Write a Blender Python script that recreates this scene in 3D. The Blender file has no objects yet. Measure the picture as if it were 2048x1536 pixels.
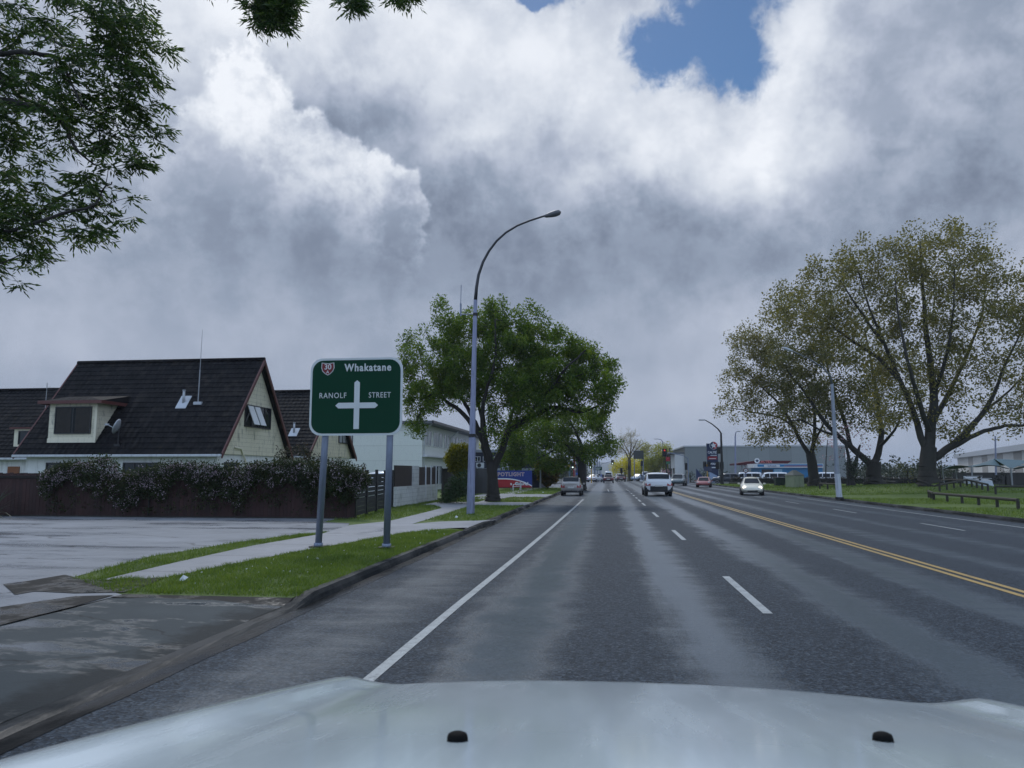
import bpy, bmesh, math, random
import numpy as np
from mathutils import Vector, Matrix
random.seed(7)
rng = np.random.default_rng(11)
scene = bpy.context.scene
COL = scene.collection
R = math.radians

# ------------------------------------------------------------------ camera
F_PX = 1500.0; CAM_H = 1.75
PITCH = math.atan(177 / F_PX); YAW = math.atan(191 * math.cos(PITCH) / F_PX)
CAM_M = Matrix.Rotation(YAW, 3, 'Z') @ Matrix.Rotation(math.pi / 2 + PITCH, 3, 'X')
def ray(px, py):
    return CAM_M @ Vector(((px - 1024) / F_PX, (768 - py) / F_PX, -1.0))
ORG = Vector((0, 0, CAM_H))
def G(px, py, z=0.0):            # authoring aid: photo position of a point on the ground
    d = ray(px, py); return ORG + d * ((z - CAM_H) / d.z)
def AY(px, py, Y):               # ... of a point on the upright plane y = Y
    d = ray(px, py); return ORG + d * (Y / d.y)
cam = bpy.data.cameras.new('camera'); camo = bpy.data.objects.new('camera', cam)
COL.objects.link(camo); scene.camera = camo
camo.location = ORG; camo.rotation_euler = (math.pi / 2 + PITCH, 0, YAW)
cam.sensor_width = 36; cam.lens = 36 * F_PX / 2048; cam.clip_start = 0.05; cam.clip_end = 20000
scene.render.engine = 'CYCLES'
scene.view_settings.view_transform = 'Standard'; scene.view_settings.look = 'None'
scene.view_settings.exposure = 0.0; scene.view_settings.gamma = 1.0
scene.cycles.use_denoising = True
scene.cycles.max_bounces = 6; scene.cycles.transparent_max_bounces = 8
scene.cycles.sample_clamp_indirect = 4.0

# ------------------------------------------------------------------ node helpers
class NB:
    """small expression layer over shader nodes"""
    def __init__(s, nt): s.nt = nt; s.L = nt.links
    def node(s, t, **kw):
        n = s.nt.nodes.new(t)
        for k, v in kw.items(): setattr(n, k, v)
        return n
    def setin(s, sock, v):
        if isinstance(v, E): v = v.k
        if hasattr(v, 'is_output'): s.L.new(v, sock)
        else:
            if sock.type == 'RGBA' and len(v) == 3: v = (*v, 1)
            sock.default_value = v
    def m(s, op, *a, clamp=False):
        n = s.node('ShaderNodeMath', operation=op, use_clamp=clamp)
        for i, v in enumerate(a): s.setin(n.inputs[i], v)
        return E(s, n.outputs[0])
    def vm(s, op, *a):
        n = s.node('ShaderNodeVectorMath', operation=op)
        for i, v in enumerate(a): s.setin(n.inputs[i], v)
        return n.outputs[0]
    def noise(s, vec, scale, detail=4, rough=0.55, col=False, dist=0.0):
        n = s.node('ShaderNodeTexNoise'); s.setin(n.inputs['Vector'], vec)
        n.inputs['Scale'].default_value = scale; n.inputs['Detail'].default_value = detail
        n.inputs['Roughness'].default_value = rough; n.inputs['Distortion'].default_value = dist
        return n.outputs['Color'] if col else E(s, n.outputs[0])
    def voronoi(s, vec, scale, feature='F1', out='Distance', rnd=1.0):
        n = s.node('ShaderNodeTexVoronoi', feature=feature); s.setin(n.inputs['Vector'], vec)
        n.inputs['Scale'].default_value = scale; n.inputs['Randomness'].default_value = rnd
        return n.outputs[out] if out == 'Color' else E(s, n.outputs[out])
    def ramp(s, v, stops, interp='LINEAR'):
        n = s.node('ShaderNodeValToRGB'); cr = n.color_ramp; cr.interpolation = interp
        while len(cr.elements) < len(stops): cr.elements.new(0.5)
        for e, (p, c) in zip(cr.elements, stops): e.position = p; e.color = (*c, 1) if len(c) == 3 else c
        s.setin(n.inputs[0], v); return n.outputs[0]
    def mix(s, f, a, b):
        n = s.node('ShaderNodeMix', data_type='RGBA'); s.setin(n.inputs[0], f); s.setin(n.inputs[6], a); s.setin(n.inputs[7], b)
        return n.outputs[2]
    def sep(s, v):
        n = s.node('ShaderNodeSeparateXYZ'); s.setin(n.inputs[0], v)
        return E(s, n.outputs[0]), E(s, n.outputs[1]), E(s, n.outputs[2])
    def comb(s, x, y, z):
        n = s.node('ShaderNodeCombineXYZ')
        for i, v in enumerate((x, y, z)): s.setin(n.inputs[i], v)
        return n.outputs[0]
    def smooth(s, v, a, b):
        n = s.node('ShaderNodeMapRange', interpolation_type='SMOOTHSTEP'); s.setin(n.inputs[0], v)
        n.inputs[1].default_value = a; n.inputs[2].default_value = b
        return E(s, n.outputs[0])
    def hsv(s, c, val=1.0, sat=1.0, hue=0.5):
        n = s.node('ShaderNodeHueSaturation'); s.setin(n.inputs['Color'], c); s.setin(n.inputs['Value'], val); s.setin(n.inputs['Saturation'], sat); s.setin(n.inputs['Hue'], hue)
        return n.outputs[0]
    def bump(s, h, strength=0.3, dist=0.02, normal=None):
        n = s.node('ShaderNodeBump'); s.setin(n.inputs['Height'], h); s.setin(n.inputs['Strength'], strength); n.inputs['Distance'].default_value = dist
        if normal is not None: s.setin(n.inputs['Normal'], normal)
        return n.outputs[0]
class E:
    def __init__(s, nb, k): s.nb = nb; s.k = k
    def __add__(s, o): return s.nb.m('ADD', s, o)
    __radd__ = __add__
    def __mul__(s, o): return s.nb.m('MULTIPLY', s, o)
    __rmul__ = __mul__
    def __sub__(s, o): return s.nb.m('SUBTRACT', s, o)
    def __rsub__(s, o): return s.nb.m('SUBTRACT', o, s)
    def __truediv__(s, o): return s.nb.m('DIVIDE', s, o)
    def exp(s): return s.nb.m('EXPONENT', s)
    def clamp(s): return s.nb.m('ADD', s, 0.0, clamp=True)
    def pow(s, p): return s.nb.m('POWER', s, p)

def lin(r, g=None, b=None):      # sRGB 0..255 -> linear
    if g is None: g = b = r
    f = lambda c: (c / 255 / 12.92) if c / 255 <= 0.04045 else ((c / 255 + 0.055) / 1.055) ** 2.4
    return (f(r), f(g), f(b))

# ------------------------------------------------------------------ sky and sun
SUN_EL, SUN_AZ = R(52), R(-20)   # ahead of the car, a little to the left, behind the cloud
w = bpy.data.worlds.new('World'); scene.world = w; w.use_nodes = True
w.cycles.sampling_method = 'MANUAL'; w.cycles.sample_map_resolution = 256
nt = w.node_tree; nt.nodes.clear(); nb = NB(nt)
tc = nb.node('ShaderNodeTexCoord'); D = tc.outputs['Generated']
dx, dy, dz = nb.sep(D)
hor = nb.m('SQRT', dx * dx + dy * dy)
az = nb.m('ARCTAN2', dx, dy); el = nb.m('ARCTAN2', dz, hor)
def azel(px, py):
    d = ray(px, py).normalized(); return math.atan2(d.x, d.y), math.asin(d.z)
# warped angles: big billows + fine wisps
wcol = nb.noise(D, 5.5, 5, 0.55, col=True); wx, wy, wz = nb.sep(wcol)
wcol2 = nb.noise(D, 15, 7, 0.62, col=True); vx, vy, vz = nb.sep(wcol2)
a1 = az + (wx - 0.5) * 0.16 + (vx - 0.5) * 0.07
e1 = el + (wy - 0.5) * 0.15 + (vy - 0.5) * 0.07
def blob(px, py, sx, sy, amp, rot=0.0, sharp=False):
    A, B = azel(px, py); c, s_ = math.cos(R(rot)), math.sin(R(rot))
    da, de = a1 - A, e1 - B
    u = (da * c + de * s_) / (sx / F_PX); v = (de * c - da * s_) / (sy / F_PX)
    return (u * u + v * v), amp
def gsum(bl):
    t = None
    for q, amp in bl:
        g = (q * -0.7).exp() * amp
        t = g if t is None else t + g
    return t
soft = gsum([
    blob(820, 50, 480, 120, 0.42), blob(440, 30, 220, 90, 0.32), blob(1130, 180, 280, 120, 0.30), blob(690, 205, 120, 90, -0.30, 20),
    blob(1380, 265, 230, 60, 0.30, -8), blob(1590, 130, 60, 160, 0.44, -25), blob(1480, 340, 220, 70, 0.20), blob(1650, 330, 110, 120, 0.18),
    blob(1830, 60, 110, 90, 0.12), blob(1890, 160, 120, 60, 0.10, 30), blob(1980, 260, 130, 160, -0.10), blob(1980, 430, 150, 120, -0.10), blob(1720, 260, 60, 110, -0.10), blob(1330, 480, 300, 80, -0.12),
    blob(900, 540, 420, 70, -0.10), blob(1640, 480, 260, 70, -0.10), blob(950, 380, 150, 120, -0.12), blob(1250, 330, 140, 60, 0.14),
    blob(150, 220, 260, 140, 0.16), blob(560, 470, 260, 60, -0.06), blob(2000, 540, 120, 80, 0.30), blob(1500, 800, 260, 90, 0.14), blob(1470, 610, 110, 60, 0.16),
    blob(1350, 830, 500, 60, 0.05), blob(905, 275, 80, 28, 0.24, 20), blob(60, 640, 120, 60, 0.10), blob(380, 690, 300, 60, 0.06)])
# towering cumulus on the left: crisp sunlit upper rim, fading down into grey
f = None
for q, amp_ in [blob(470, 400, 150, 250, 1.0), blob(600, 440, 150, 190, 1.0), blob(745, 460, 125, 130, 1.0), blob(300, 480, 90, 150, 1.0)]:
    g = (q * -1.0).exp() * amp_
    f = g if f is None else nb.m('MAXIMUM', f, g)
A_, el_lo = azel(560, 500); A_, el_hi = azel(560, 270)
puff = (nb.smooth(vz, 0.33, 0.67) - 0.5) * 0.56 + (nb.smooth(wz, 0.28, 0.72) - 0.5) * 0.16
cum = nb.smooth(f + puff * 0.12, 0.33, 0.43) * nb.smooth(el + (az + 0.4) * 0.28 + (wx - 0.5) * 0.10, el_lo, el_hi) * (0.40 + puff * 0.5)
B = 0.275 + soft + cum + (wy - 0.5) * 0.14 + puff * (nb.smooth(el, 0.05, 0.42) * 0.33 + 0.09)
cloud = nb.ramp(B, [(0.0, lin(114, 125, 145)), (0.22, lin(147, 159, 179)), (0.42, lin(177, 186, 204)), (0.66, lin(210, 217, 229)), (1.0, lin(243, 247, 254))])
# unseen sky behind and above the car is boosted as added fill light
back = nb.smooth(dy, 0.45, -0.55); top = nb.smooth(dz, 0.66, 0.95)
gain = 1.0 + back * 0.9 + top * 0.8
# blue gap
hq = [blob(1445, 70, 95, 105, 1.0, 20), blob(1340, 95, 90, 62, 1.0, 20), blob(1450, -40, 120, 70, 1.0), blob(1075, -18, 110, 26, 1.0)]
hf = None
for q, _ in hq:
    g = (q * -1.0).exp(); hf = g if hf is None else nb.m('MAXIMUM', hf, g)
hole = nb.smooth(hf + (nb.noise(D, 26, 7, 0.68, dist=0.6) - 0.5) * 0.70 + (vy - 0.5) * 0.5, 0.24, 0.66) * (1.0 - nb.smooth(wx + (vx - 0.5) * 1.2, 0.58, 0.80) * 0.7)
sky = nb.node('ShaderNodeTexSky'); sky.sky_type = 'NISHITA'; sky.sun_disc = False
sky.sun_elevation = SUN_EL; sky.sun_rotation = SUN_AZ; sky.air_density = 1.0; sky.dust_density = 0.3; sky.ozone_density = 2.0
bg1 = nb.node('ShaderNodeBackground'); nb.setin(bg1.inputs[0], nb.hsv(sky.outputs[0], 1.0, 1.24)); bg1.inputs[1].default_value = 0.078
bg2 = nb.node('ShaderNodeBackground'); nb.setin(bg2.inputs[0], nb.mix((back * 0.5 + top * 0.5).clamp(), cloud, nb.vm('MULTIPLY', cloud, (0.80, 0.98, 1.14)))); nb.setin(bg2.inputs[1], gain)  # boosted unseen sky is also tinted to cool the fill light
mx = nb.node('ShaderNodeMixShader'); nb.setin(mx.inputs[0], hole); nb.L.new(bg2.outputs[0], mx.inputs[1]); nb.L.new(bg1.outputs[0], mx.inputs[2])
wo = nb.node('ShaderNodeOutputWorld'); nb.L.new(mx.outputs[0], wo.inputs[0])
sun = bpy.data.lights.new('sun', 'SUN'); sun.energy = 1.4; sun.angle = R(14); sun.color = (1.0, 0.99, 0.97)
suno = bpy.data.objects.new('sun', sun); COL.objects.link(suno)
sd = Vector((math.sin(SUN_AZ) * math.cos(SUN_EL), math.cos(SUN_AZ) * math.cos(SUN_EL), math.sin(SUN_EL)))
suno.rotation_euler = (-sd).to_track_quat('-Z', 'Y').to_euler(); suno.location = (0, 0, 40)

# ------------------------------------------------------------------ materials
def new_mat(name):
    m = bpy.data.materials.new(name); m.use_nodes = True
    nt = m.node_tree; nt.nodes.clear(); nb = NB(nt)
    out = nb.node('ShaderNodeOutputMaterial'); p = nb.node('ShaderNodeBsdfPrincipled')
    nb.L.new(p.outputs[0], out.inputs[0])
    tc = nb.node('ShaderNodeTexCoord')
    geo = nb.node('ShaderNodeNewGeometry')
    return m, nb, p, tc.outputs['Object'], geo
_MC = {}
def M(name, col, rough=0.5, metal=0.0, var=0.15, vs=2.5, bump=0.0, bs=60.0, coat=0.0, streak=0.0, spec=0.5, island=0.0):
    """painted / plain surface: colour with slow mottling, streaks of dirt, fine bump"""
    if name in _MC: return _MC[name]
    m, nb, p, oc, geo = new_mat(name)
    n1 = nb.noise(oc, vs, 4, 0.6)
    val = 1.0 + (n1 - 0.5) * (2 * var)
    if streak:
        s_ = nb.noise(nb.vm('MULTIPLY', oc, (5, 5, 0.5)), 2.0, 3, 0.6)
        val = val * (1.0 - nb.smooth(s_, 0.48, 0.72) * streak)
    if island:
        ri = E(nb, geo.outputs['Random Per Island']); val = val * (1.0 + (ri - 0.5) * island)
    c = nb.hsv(col, val)
    nb.setin(p.inputs['Base Color'], c); p.inputs['Metallic'].default_value = metal
    nb.setin(p.inputs['Roughness'], (nb.noise(oc, vs * 3, 3) - 0.5) * 0.2 + rough)
    p.inputs['Specular IOR Level'].default_value = spec
    if coat: p.inputs['Coat Weight'].default_value = coat; p.inputs['Coat Roughness'].default_value = 0.04
    if bump: nb.setin(p.inputs['Normal'], nb.bump(nb.noise(oc, bs, 3), bump, 0.01))
    _MC[name] = m; return m
def glow(name, col, strength):
    if name in _MC: return _MC[name]
    m, nb, p, oc, geo = new_mat(name)
    p.inputs['Base Color'].default_value = (*col, 1); p.inputs['Emission Color'].default_value = (*col, 1); p.inputs['Emission Strength'].default_value = strength
    _MC[name] = m; return m
def leaf_mat(name, c1, c2, c3, trans=0.35, rough=0.5, spec=0.25):
    if name in _MC: return _MC[name]
    m, nb, p, oc, geo = new_mat(name)
    ri = E(nb, geo.outputs['Random Per Island'])
    n = nb.noise(oc, 0.9, 3, 0.6)
    f = (ri * 0.55 + n * 0.9 - 0.22).clamp()
    c = nb.ramp(f, [(0.0, c1), (0.5, c2), (1.0, c3)])
    nb.setin(p.inputs['Base Color'], c); p.inputs['Roughness'].default_value = rough; p.inputs['Specular IOR Level'].default_value = spec
    tr = nb.node('ShaderNodeBsdfTranslucent'); nb.setin(tr.inputs[0], nb.hsv(c, 1.5, 1.15, 0.49))
    mxn = nb.node('ShaderNodeMixShader'); mxn.inputs[0].default_value = trans
    nb.L.new(p.outputs[0], mxn.inputs[1]); nb.L.new(tr.outputs[0], mxn.inputs[2])
    out = [x for x in nb.nt.nodes if x.type == 'OUTPUT_MATERIAL'][0]; nb.L.new(mxn.outputs[0], out.inputs[0])
    _MC[name] = m; return m
def bark_mat(name, c1, c2):
    if name in _MC: return _MC[name]
    m, nb, p, oc, geo = new_mat(name)
    v = nb.vm('MULTIPLY', oc, (1, 1, 0.25))
    n = nb.noise(v, 14, 6, 0.65); g = nb.noise(oc, 1.3, 4, 0.6)
    nb.setin(p.inputs['Base Color'], nb.mix((n * 0.7 + g * 0.6 - 0.2).clamp(), c1, c2)); p.inputs['Roughness'].default_value = 0.85
    nb.setin(p.inputs['Normal'], nb.bump(n, 0.8, 0.03)); _MC[name] = m; return m
def glass_mat(name='window_glass', tint=(0.02, 0.025, 0.03)):
    if name in _MC: return _MC[name]
    m, nb, p, oc, geo = new_mat(name)
    p.inputs['Base Color'].default_value = (*tint, 1); p.inputs['Roughness'].default_value = 0.04; p.inputs['Specular IOR Level'].default_value = 0.3
    nb.setin(p.inputs['Normal'], nb.bump(nb.noise(oc, 1.2, 2), 0.08, 0.05)); _MC[name] = m; return m
def clear_glass():
    if 'clear_glass' in _MC: return _MC['clear_glass']
    m, nb, p, oc, geo = new_mat('clear_glass')
    gl = nb.node('ShaderNodeBsdfGlossy'); gl.inputs['Roughness'].default_value = 0.03
    tr = nb.node('ShaderNodeBsdfTransparent'); tr.inputs[0].default_value = (0.62, 0.66, 0.66, 1)
    fr = nb.node('ShaderNodeFresnel'); fr.inputs[0].default_value = 1.22
    mxn = nb.node('ShaderNodeMixShader'); nb.L.new(fr.outputs[0], mxn.inputs[0]); nb.L.new(tr.outputs[0], mxn.inputs[1]); nb.L.new(gl.outputs[0], mxn.inputs[2])
    out = [x for x in nb.nt.nodes if x.type == 'OUTPUT_MATERIAL'][0]; nb.L.new(mxn.outputs[0], out.inputs[0])
    _MC['clear_glass'] = m; return m
def board_mat(name, col, pitch, axis='Z', gap=0.06, dirt=0.35, rough=0.6, dirtcol=(0.05, 0.05, 0.045)):
    """boards or sheets laid with a regular joint; damp stains of their own shape"""
    if name in _MC: return _MC[name]
    m, nb, p, oc, geo = new_mat(name)
    x, y, z = nb.sep(oc); s_ = {'X': x, 'Y': y, 'Z': z}[axis]
    fr = nb.m('FRACT', s_ / pitch)
    idx = nb.m('FLOOR', s_ / pitch)
    tone = nb.m('FRACT', nb.m('SINE', idx * 12.9898) * 437.58)
    line = nb.smooth(fr, gap, 0.0)
    st = nb.noise(nb.vm('MULTIPLY', oc, (3.0, 3.0, 0.9)), 1.6, 5, 0.65)
    d = nb.smooth(st, 0.50, 0.74) * dirt
    c = nb.hsv(col, 0.92 + tone * 0.16 + (nb.noise(oc, 9, 3) - 0.5) * 0.14)
    c = nb.mix(d, c, dirtcol); c = nb.mix(line * 0.75, c, tuple(k * 0.15 for k in col))
    nb.setin(p.inputs['Base Color'], c); p.inputs['Roughness'].default_value = rough
    nb.setin(p.inputs['Normal'], nb.bump(fr * 0.6 - line, 0.5, 0.02)); _MC[name] = m; return m
def roof_mat():
    if 'roof_tile' in _MC: return _MC['roof_tile']
    m, nb, p, oc, geo = new_mat('roof_tile')
    x, y, z = nb.sep(oc)
    wv = nb.m('SINE', x * (2 * math.pi / 0.30)) * 0.5 + 0.5
    n = nb.noise(oc, 0.7, 5, 0.65); n2 = nb.noise(oc, 30, 3)
    cell = nb.m('FRACT', nb.m('SINE', nb.m('FLOOR', x / 0.3) * 78.23 + nb.m('FLOOR', z / 0.29) * 39.42) * 437.5)
    c = nb.ramp(n * 0.6 + cell * 0.3 + n2 * 0.1, [(0.25, (0.004, 0.004, 0.005)), (0.55, (0.009, 0.0085, 0.010)), (0.75, (0.024, 0.021, 0.019))])
    low = nb.smooth(nb.noise(oc, 1.1, 5, 0.7), 0.62, 0.78) * 0.6
    c = nb.mix(low * 0.6, c, (0.055, 0.045, 0.022))                  # lichen patches
    nb.setin(p.inputs['Base Color'], c); p.inputs['Roughness'].default_value = 0.6; p.inputs['Specular IOR Level'].default_value = 0.08
    nb.setin(p.inputs['Normal'], nb.bump(wv + n2 * 0.25, 0.75, 0.035)); _MC['roof_tile'] = m; return m
def block_mat(name, col):
    if name in _MC: return _MC[name]
    m, nb, p, oc, geo = new_mat(name)
    br = nb.node('ShaderNodeTexBrick'); nb.setin(br.inputs['Vector'], nb.vm('ADD', nb.comb(nb.sep(oc)[0] + nb.sep(oc)[1], nb.sep(oc)[2], 0.0), (0, 0, 0)))
    br.inputs['Scale'].default_value = 1.0; br.inputs['Brick Width'].default_value = 0.4; br.inputs['Row Height'].default_value = 0.2; br.inputs['Mortar Size'].default_value = 0.008
    br.inputs['Color1'].default_value = (*col, 1); br.inputs['Color2'].default_value = (*[c * 0.9 for c in col], 1); br.inputs['Mortar'].default_value = (*[c * 0.6 for c in col], 1)
    d = nb.smooth(nb.noise(oc, 1.5, 5, 0.65), 0.5, 0.75)
    nb.setin(p.inputs['Base Color'], nb.mix(d * 0.5, br.outputs[0], (0.12, 0.12, 0.09))); p.inputs['Roughness'].default_value = 0.8; _MC[name] = m; return m

def road_mat():
    m, nb, p, oc, geo = new_mat('wet_asphalt')
    x, y, z = nb.sep(oc)
    agg = nb.voronoi(oc, 42, 'F1'); agg2 = nb.noise(oc, 26, 5, 0.75)
    stretch = nb.noise(nb.vm('MULTIPLY', oc, (1.0, 0.13, 1.0)), 1.4, 6, 0.65)
    streak = nb.noise(nb.vm('MULTIPLY', oc, (0.55, 1.6, 1.0)), 1.1, 6, 0.68)
    xs = x + (stretch - 0.5) * 0.7 + (nb.noise(oc, 0.9, 4) - 0.5) * 0.35
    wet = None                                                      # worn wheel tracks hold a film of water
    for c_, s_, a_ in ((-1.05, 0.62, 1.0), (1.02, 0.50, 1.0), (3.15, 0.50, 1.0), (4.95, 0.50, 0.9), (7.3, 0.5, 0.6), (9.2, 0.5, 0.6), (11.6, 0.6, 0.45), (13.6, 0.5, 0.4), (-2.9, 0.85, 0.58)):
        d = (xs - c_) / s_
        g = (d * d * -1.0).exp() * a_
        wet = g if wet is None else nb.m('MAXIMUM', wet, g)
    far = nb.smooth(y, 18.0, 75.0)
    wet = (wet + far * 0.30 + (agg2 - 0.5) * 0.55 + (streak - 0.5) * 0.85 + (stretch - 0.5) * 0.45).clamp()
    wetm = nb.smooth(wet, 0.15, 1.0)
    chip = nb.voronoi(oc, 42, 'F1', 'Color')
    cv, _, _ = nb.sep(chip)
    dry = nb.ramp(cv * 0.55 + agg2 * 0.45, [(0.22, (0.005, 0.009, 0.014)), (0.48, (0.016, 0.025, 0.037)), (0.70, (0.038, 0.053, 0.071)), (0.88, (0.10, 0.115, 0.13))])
    base = nb.mix(wetm * 0.7, dry, nb.mix(0.25, (0.036, 0.062, 0.082), dry))  # wet tracks get a lighter base colour, standing in for sky sheen
    big = nb.noise(oc, 0.35, 4, 0.6)
    base = nb.hsv(base, 0.8 + big * 0.4)
    nb.setin(p.inputs['Base Color'], base)
    nb.setin(p.inputs['Roughness'], 0.66 - wetm * 0.36 + (agg2 - 0.5) * 0.25)
    nb.setin(p.inputs['Specular IOR Level'], 0.22 + wetm * wetm * 0.48)
    nb.setin(p.inputs['Normal'], nb.bump(agg * 0.6 + agg2 * 0.6, 0.9 - wetm * 0.78, 0.02)); return m
def wet_ground(name, c1, c2, scale=1.0, wetlo=0.42, wethi=0.62, stretch=(1, 1, 1), grain=70, rdry=0.6, rwet=0.12, joint=0.0, cracks=0.0, spec=0.5, edge_dirt=False):
    m, nb, p, oc, geo = new_mat(name)
    v = nb.vm('MULTIPLY', oc, stretch)
    wet = nb.smooth(nb.noise(v, 0.55 * scale, 6, 0.65), wetlo, wethi)
    g = nb.noise(oc, grain, 4, 0.7); b = nb.noise(oc, 0.9, 5, 0.62)
    c = nb.mix((g * 0.5 + b * 0.7 - 0.1).clamp(), c1, c2)
    blot = nb.noise(oc, 0.37, 6, 0.7); c = nb.hsv(c, 0.62 + blot * 0.76)
    c = nb.mix(wet * 0.35, c, nb.hsv(c, 0.55))
    if cracks:
        wv_ = nb.vm('ADD', nb.vm('MULTIPLY', oc, stretch), nb.vm('MULTIPLY', nb.noise(oc, 1.3, 5, 0.65, col=True), (0.55, 0.55, 0.0)))
        cr_ = nb.smooth(nb.voronoi(wv_, cracks, 'DISTANCE_TO_EDGE'), 0.012, 0.002) * nb.smooth(nb.noise(oc, 0.5, 3), 0.40, 0.55)
        c = nb.mix(cr_ * 0.8, c, (0.012, 0.012, 0.012))
    if edge_dirt:
        x_, y_, z_ = nb.sep(oc); ed_ = nb.smooth(x_ + (nb.noise(oc, 2.2, 6, 0.7) - 0.5) * 1.1, -4.75, -4.35)
        c = nb.mix(ed_ * 0.8, c, nb.mix(g, (0.003, 0.004, 0.0045), (0.014, 0.018, 0.020)))
    if joint:
        x, y, z = nb.sep(oc); j = nb.smooth(nb.m('ABSOLUTE', nb.m('FRACT', y / joint) - 0.5), 0.488, 0.497)
        c = nb.mix(j * 0.8, c, (0.03, 0.03, 0.028))
    nb.setin(p.inputs['Base Color'], c)
    nb.setin(p.inputs['Roughness'], rdry - wet * (rdry - rwet) + (g - 0.5) * 0.1)
    nb.setin(p.inputs['Specular IOR Level'], wet * spec * 0.7 + spec * 0.3)
    nb.setin(p.inputs['Normal'], nb.bump(g, 0.6 - wet * 0.5, 0.01)); return m
def grass_mat(name='lawn_grass'):
    m, nb, p, oc, geo = new_mat(name)
    n = nb.noise(oc, 0.45, 5, 0.65); f = nb.noise(oc, 22, 4, 0.7)
    c = nb.ramp(n * 0.55 + f * 0.45, [(0.28, (0.038, 0.062, 0.014)), (0.5, (0.085, 0.130, 0.028)), (0.72, (0.15, 0.19, 0.045))])
    nb.setin(p.inputs['Base Color'], c); p.inputs['Roughness'].default_value = 0.7; p.inputs['Specular IOR Level'].default_value = 0.2
    nb.setin(p.inputs['Normal'], nb.bump(f, 1.0, 0.05)); return m

# ------------------------------------------------------------------ mesh helpers
class MB:
    def __init__(s): s.v = []; s.f = []; s.mi = []; s.cur = 0
    def add(s, vs, fs):
        o = len(s.v); s.v += [tuple(v) for v in vs]
        for f in fs: s.f.append([i + o for i in f]); s.mi.append(s.cur)
        return s
    def box(s, x0, x1, y0, y1, z0, z1):
        return s.add([(x0, y0, z0), (x1, y0, z0), (x1, y1, z0), (x0, y1, z0), (x0, y0, z1), (x1, y0, z1), (x1, y1, z1), (x0, y1, z1)],
                     [(3, 2, 1, 0), (4, 5, 6, 7), (0, 1, 5, 4), (1, 2, 6, 5), (2, 3, 7, 6), (3, 0, 4, 7)])
    def tube(s, pts, rad, n=8, cap=True):
        pts = [Vector(p) for p in pts]
        if not hasattr(rad, '__len__'): rad = [rad] * len(pts)
        rings = []; up = None
        for i, p in enumerate(pts):
            d = (pts[min(i + 1, len(pts) - 1)] - pts[max(i - 1, 0)]).normalized()
            if up is None: up = d.orthogonal().normalized()
            up = (up - d * up.dot(d))
            up = up.normalized() if up.length > 1e-6 else d.orthogonal().normalized()
            b = d.cross(up)
            rings.append([p + (up * math.cos(2 * math.pi * k / n) + b * math.sin(2 * math.pi * k / n)) * rad[i] for k in range(n)])
        vs = [v for r in rings for v in r]; fs = []
        for i in range(len(rings) - 1):
            for k in range(n):
                a, b_ = i * n + k, i * n + (k + 1) % n
                fs.append((a, b_, b_ + n, a + n))
        if cap: fs.append(tuple(range(n - 1, -1, -1))); fs.append(tuple((len(rings) - 1) * n + k for k in range(n)))
        return s.add(vs, fs)
    def prism(s, poly, fn0, fn1):
        """closed solid between two placements of one outline"""
        n = len(poly); vs = [fn0(p) for p in poly] + [fn1(p) for p in poly]
        return s.add(vs, [tuple(range(n - 1, -1, -1)), tuple(range(n, 2 * n))] + [(k, (k + 1) % n, n + (k + 1) % n, n + k) for k in range(n)])
    def plate(s, poly, y0, y1):          # outline in (x, z), thickness along y
        return s.prism(poly, lambda p: (p[0], y0, p[1]), lambda p: (p[0], y1, p[1]))
    def slab(s, poly, z0, z1):           # outline in (x, y)
        return s.prism(poly, lambda p: (p[0], p[1], z0), lambda p: (p[0], p[1], z1))
    def side(s, poly, x0, x1):           # outline in (y, z)
        return s.prism(poly, lambda p: (x0, p[0], p[1]), lambda p: (x1, p[0], p[1]))
    def lathe(s, prof, c=(0, 0, 0), n=16, axis='Z'):
        vs = []
        for r, h in prof:
            for k in range(n):
                a = 2 * math.pi * k / n; q = (r * math.cos(a), r * math.sin(a), h)
                if axis == 'Y': q = (q[0], q[2], q[1])
                if axis == 'X': q = (q[2], q[0], q[1])
                vs.append((q[0] + c[0], q[1] + c[1], q[2] + c[2]))
        fs = [(i * n + k, i * n + (k + 1) % n, (i + 1) * n + (k + 1) % n, (i + 1) * n + k) for i in range(len(prof) - 1) for k in range(n)]
        fs += [tuple(range(n - 1, -1, -1)), tuple((len(prof) - 1) * n + k for k in range(n))]
        return s.add(vs, fs)
    def build(s, name, mat, parent=None, smooth=False, bevel=0.0):
        me = bpy.data.meshes.new(name); me.from_pydata(s.v, [], s.f)
        mats = mat if isinstance(mat, (list, tuple)) else [mat]
        for m_ in mats: me.materials.append(m_)
        me.polygons.foreach_set('material_index', s.mi)
        bm = bmesh.new(); bm.from_mesh(me); bmesh.ops.recalc_face_normals(bm, faces=bm.faces)
        if bevel: bmesh.ops.bevel(bm, geom=[e for e in bm.edges if e.calc_face_angle(0) > 0.6], offset=bevel, segments=2, affect='EDGES', clamp_overlap=True)
        bm.to_mesh(me); bm.free()
        if smooth: me.polygons.foreach_set('use_smooth', [True] * len(me.polygons))
        me.update()
        return link(name, me, parent)
def link(name, data, parent=None):
    o = bpy.data.objects.new(name, data); COL.objects.link(o)
    if parent is not None: o.parent = parent
    return o
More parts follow.
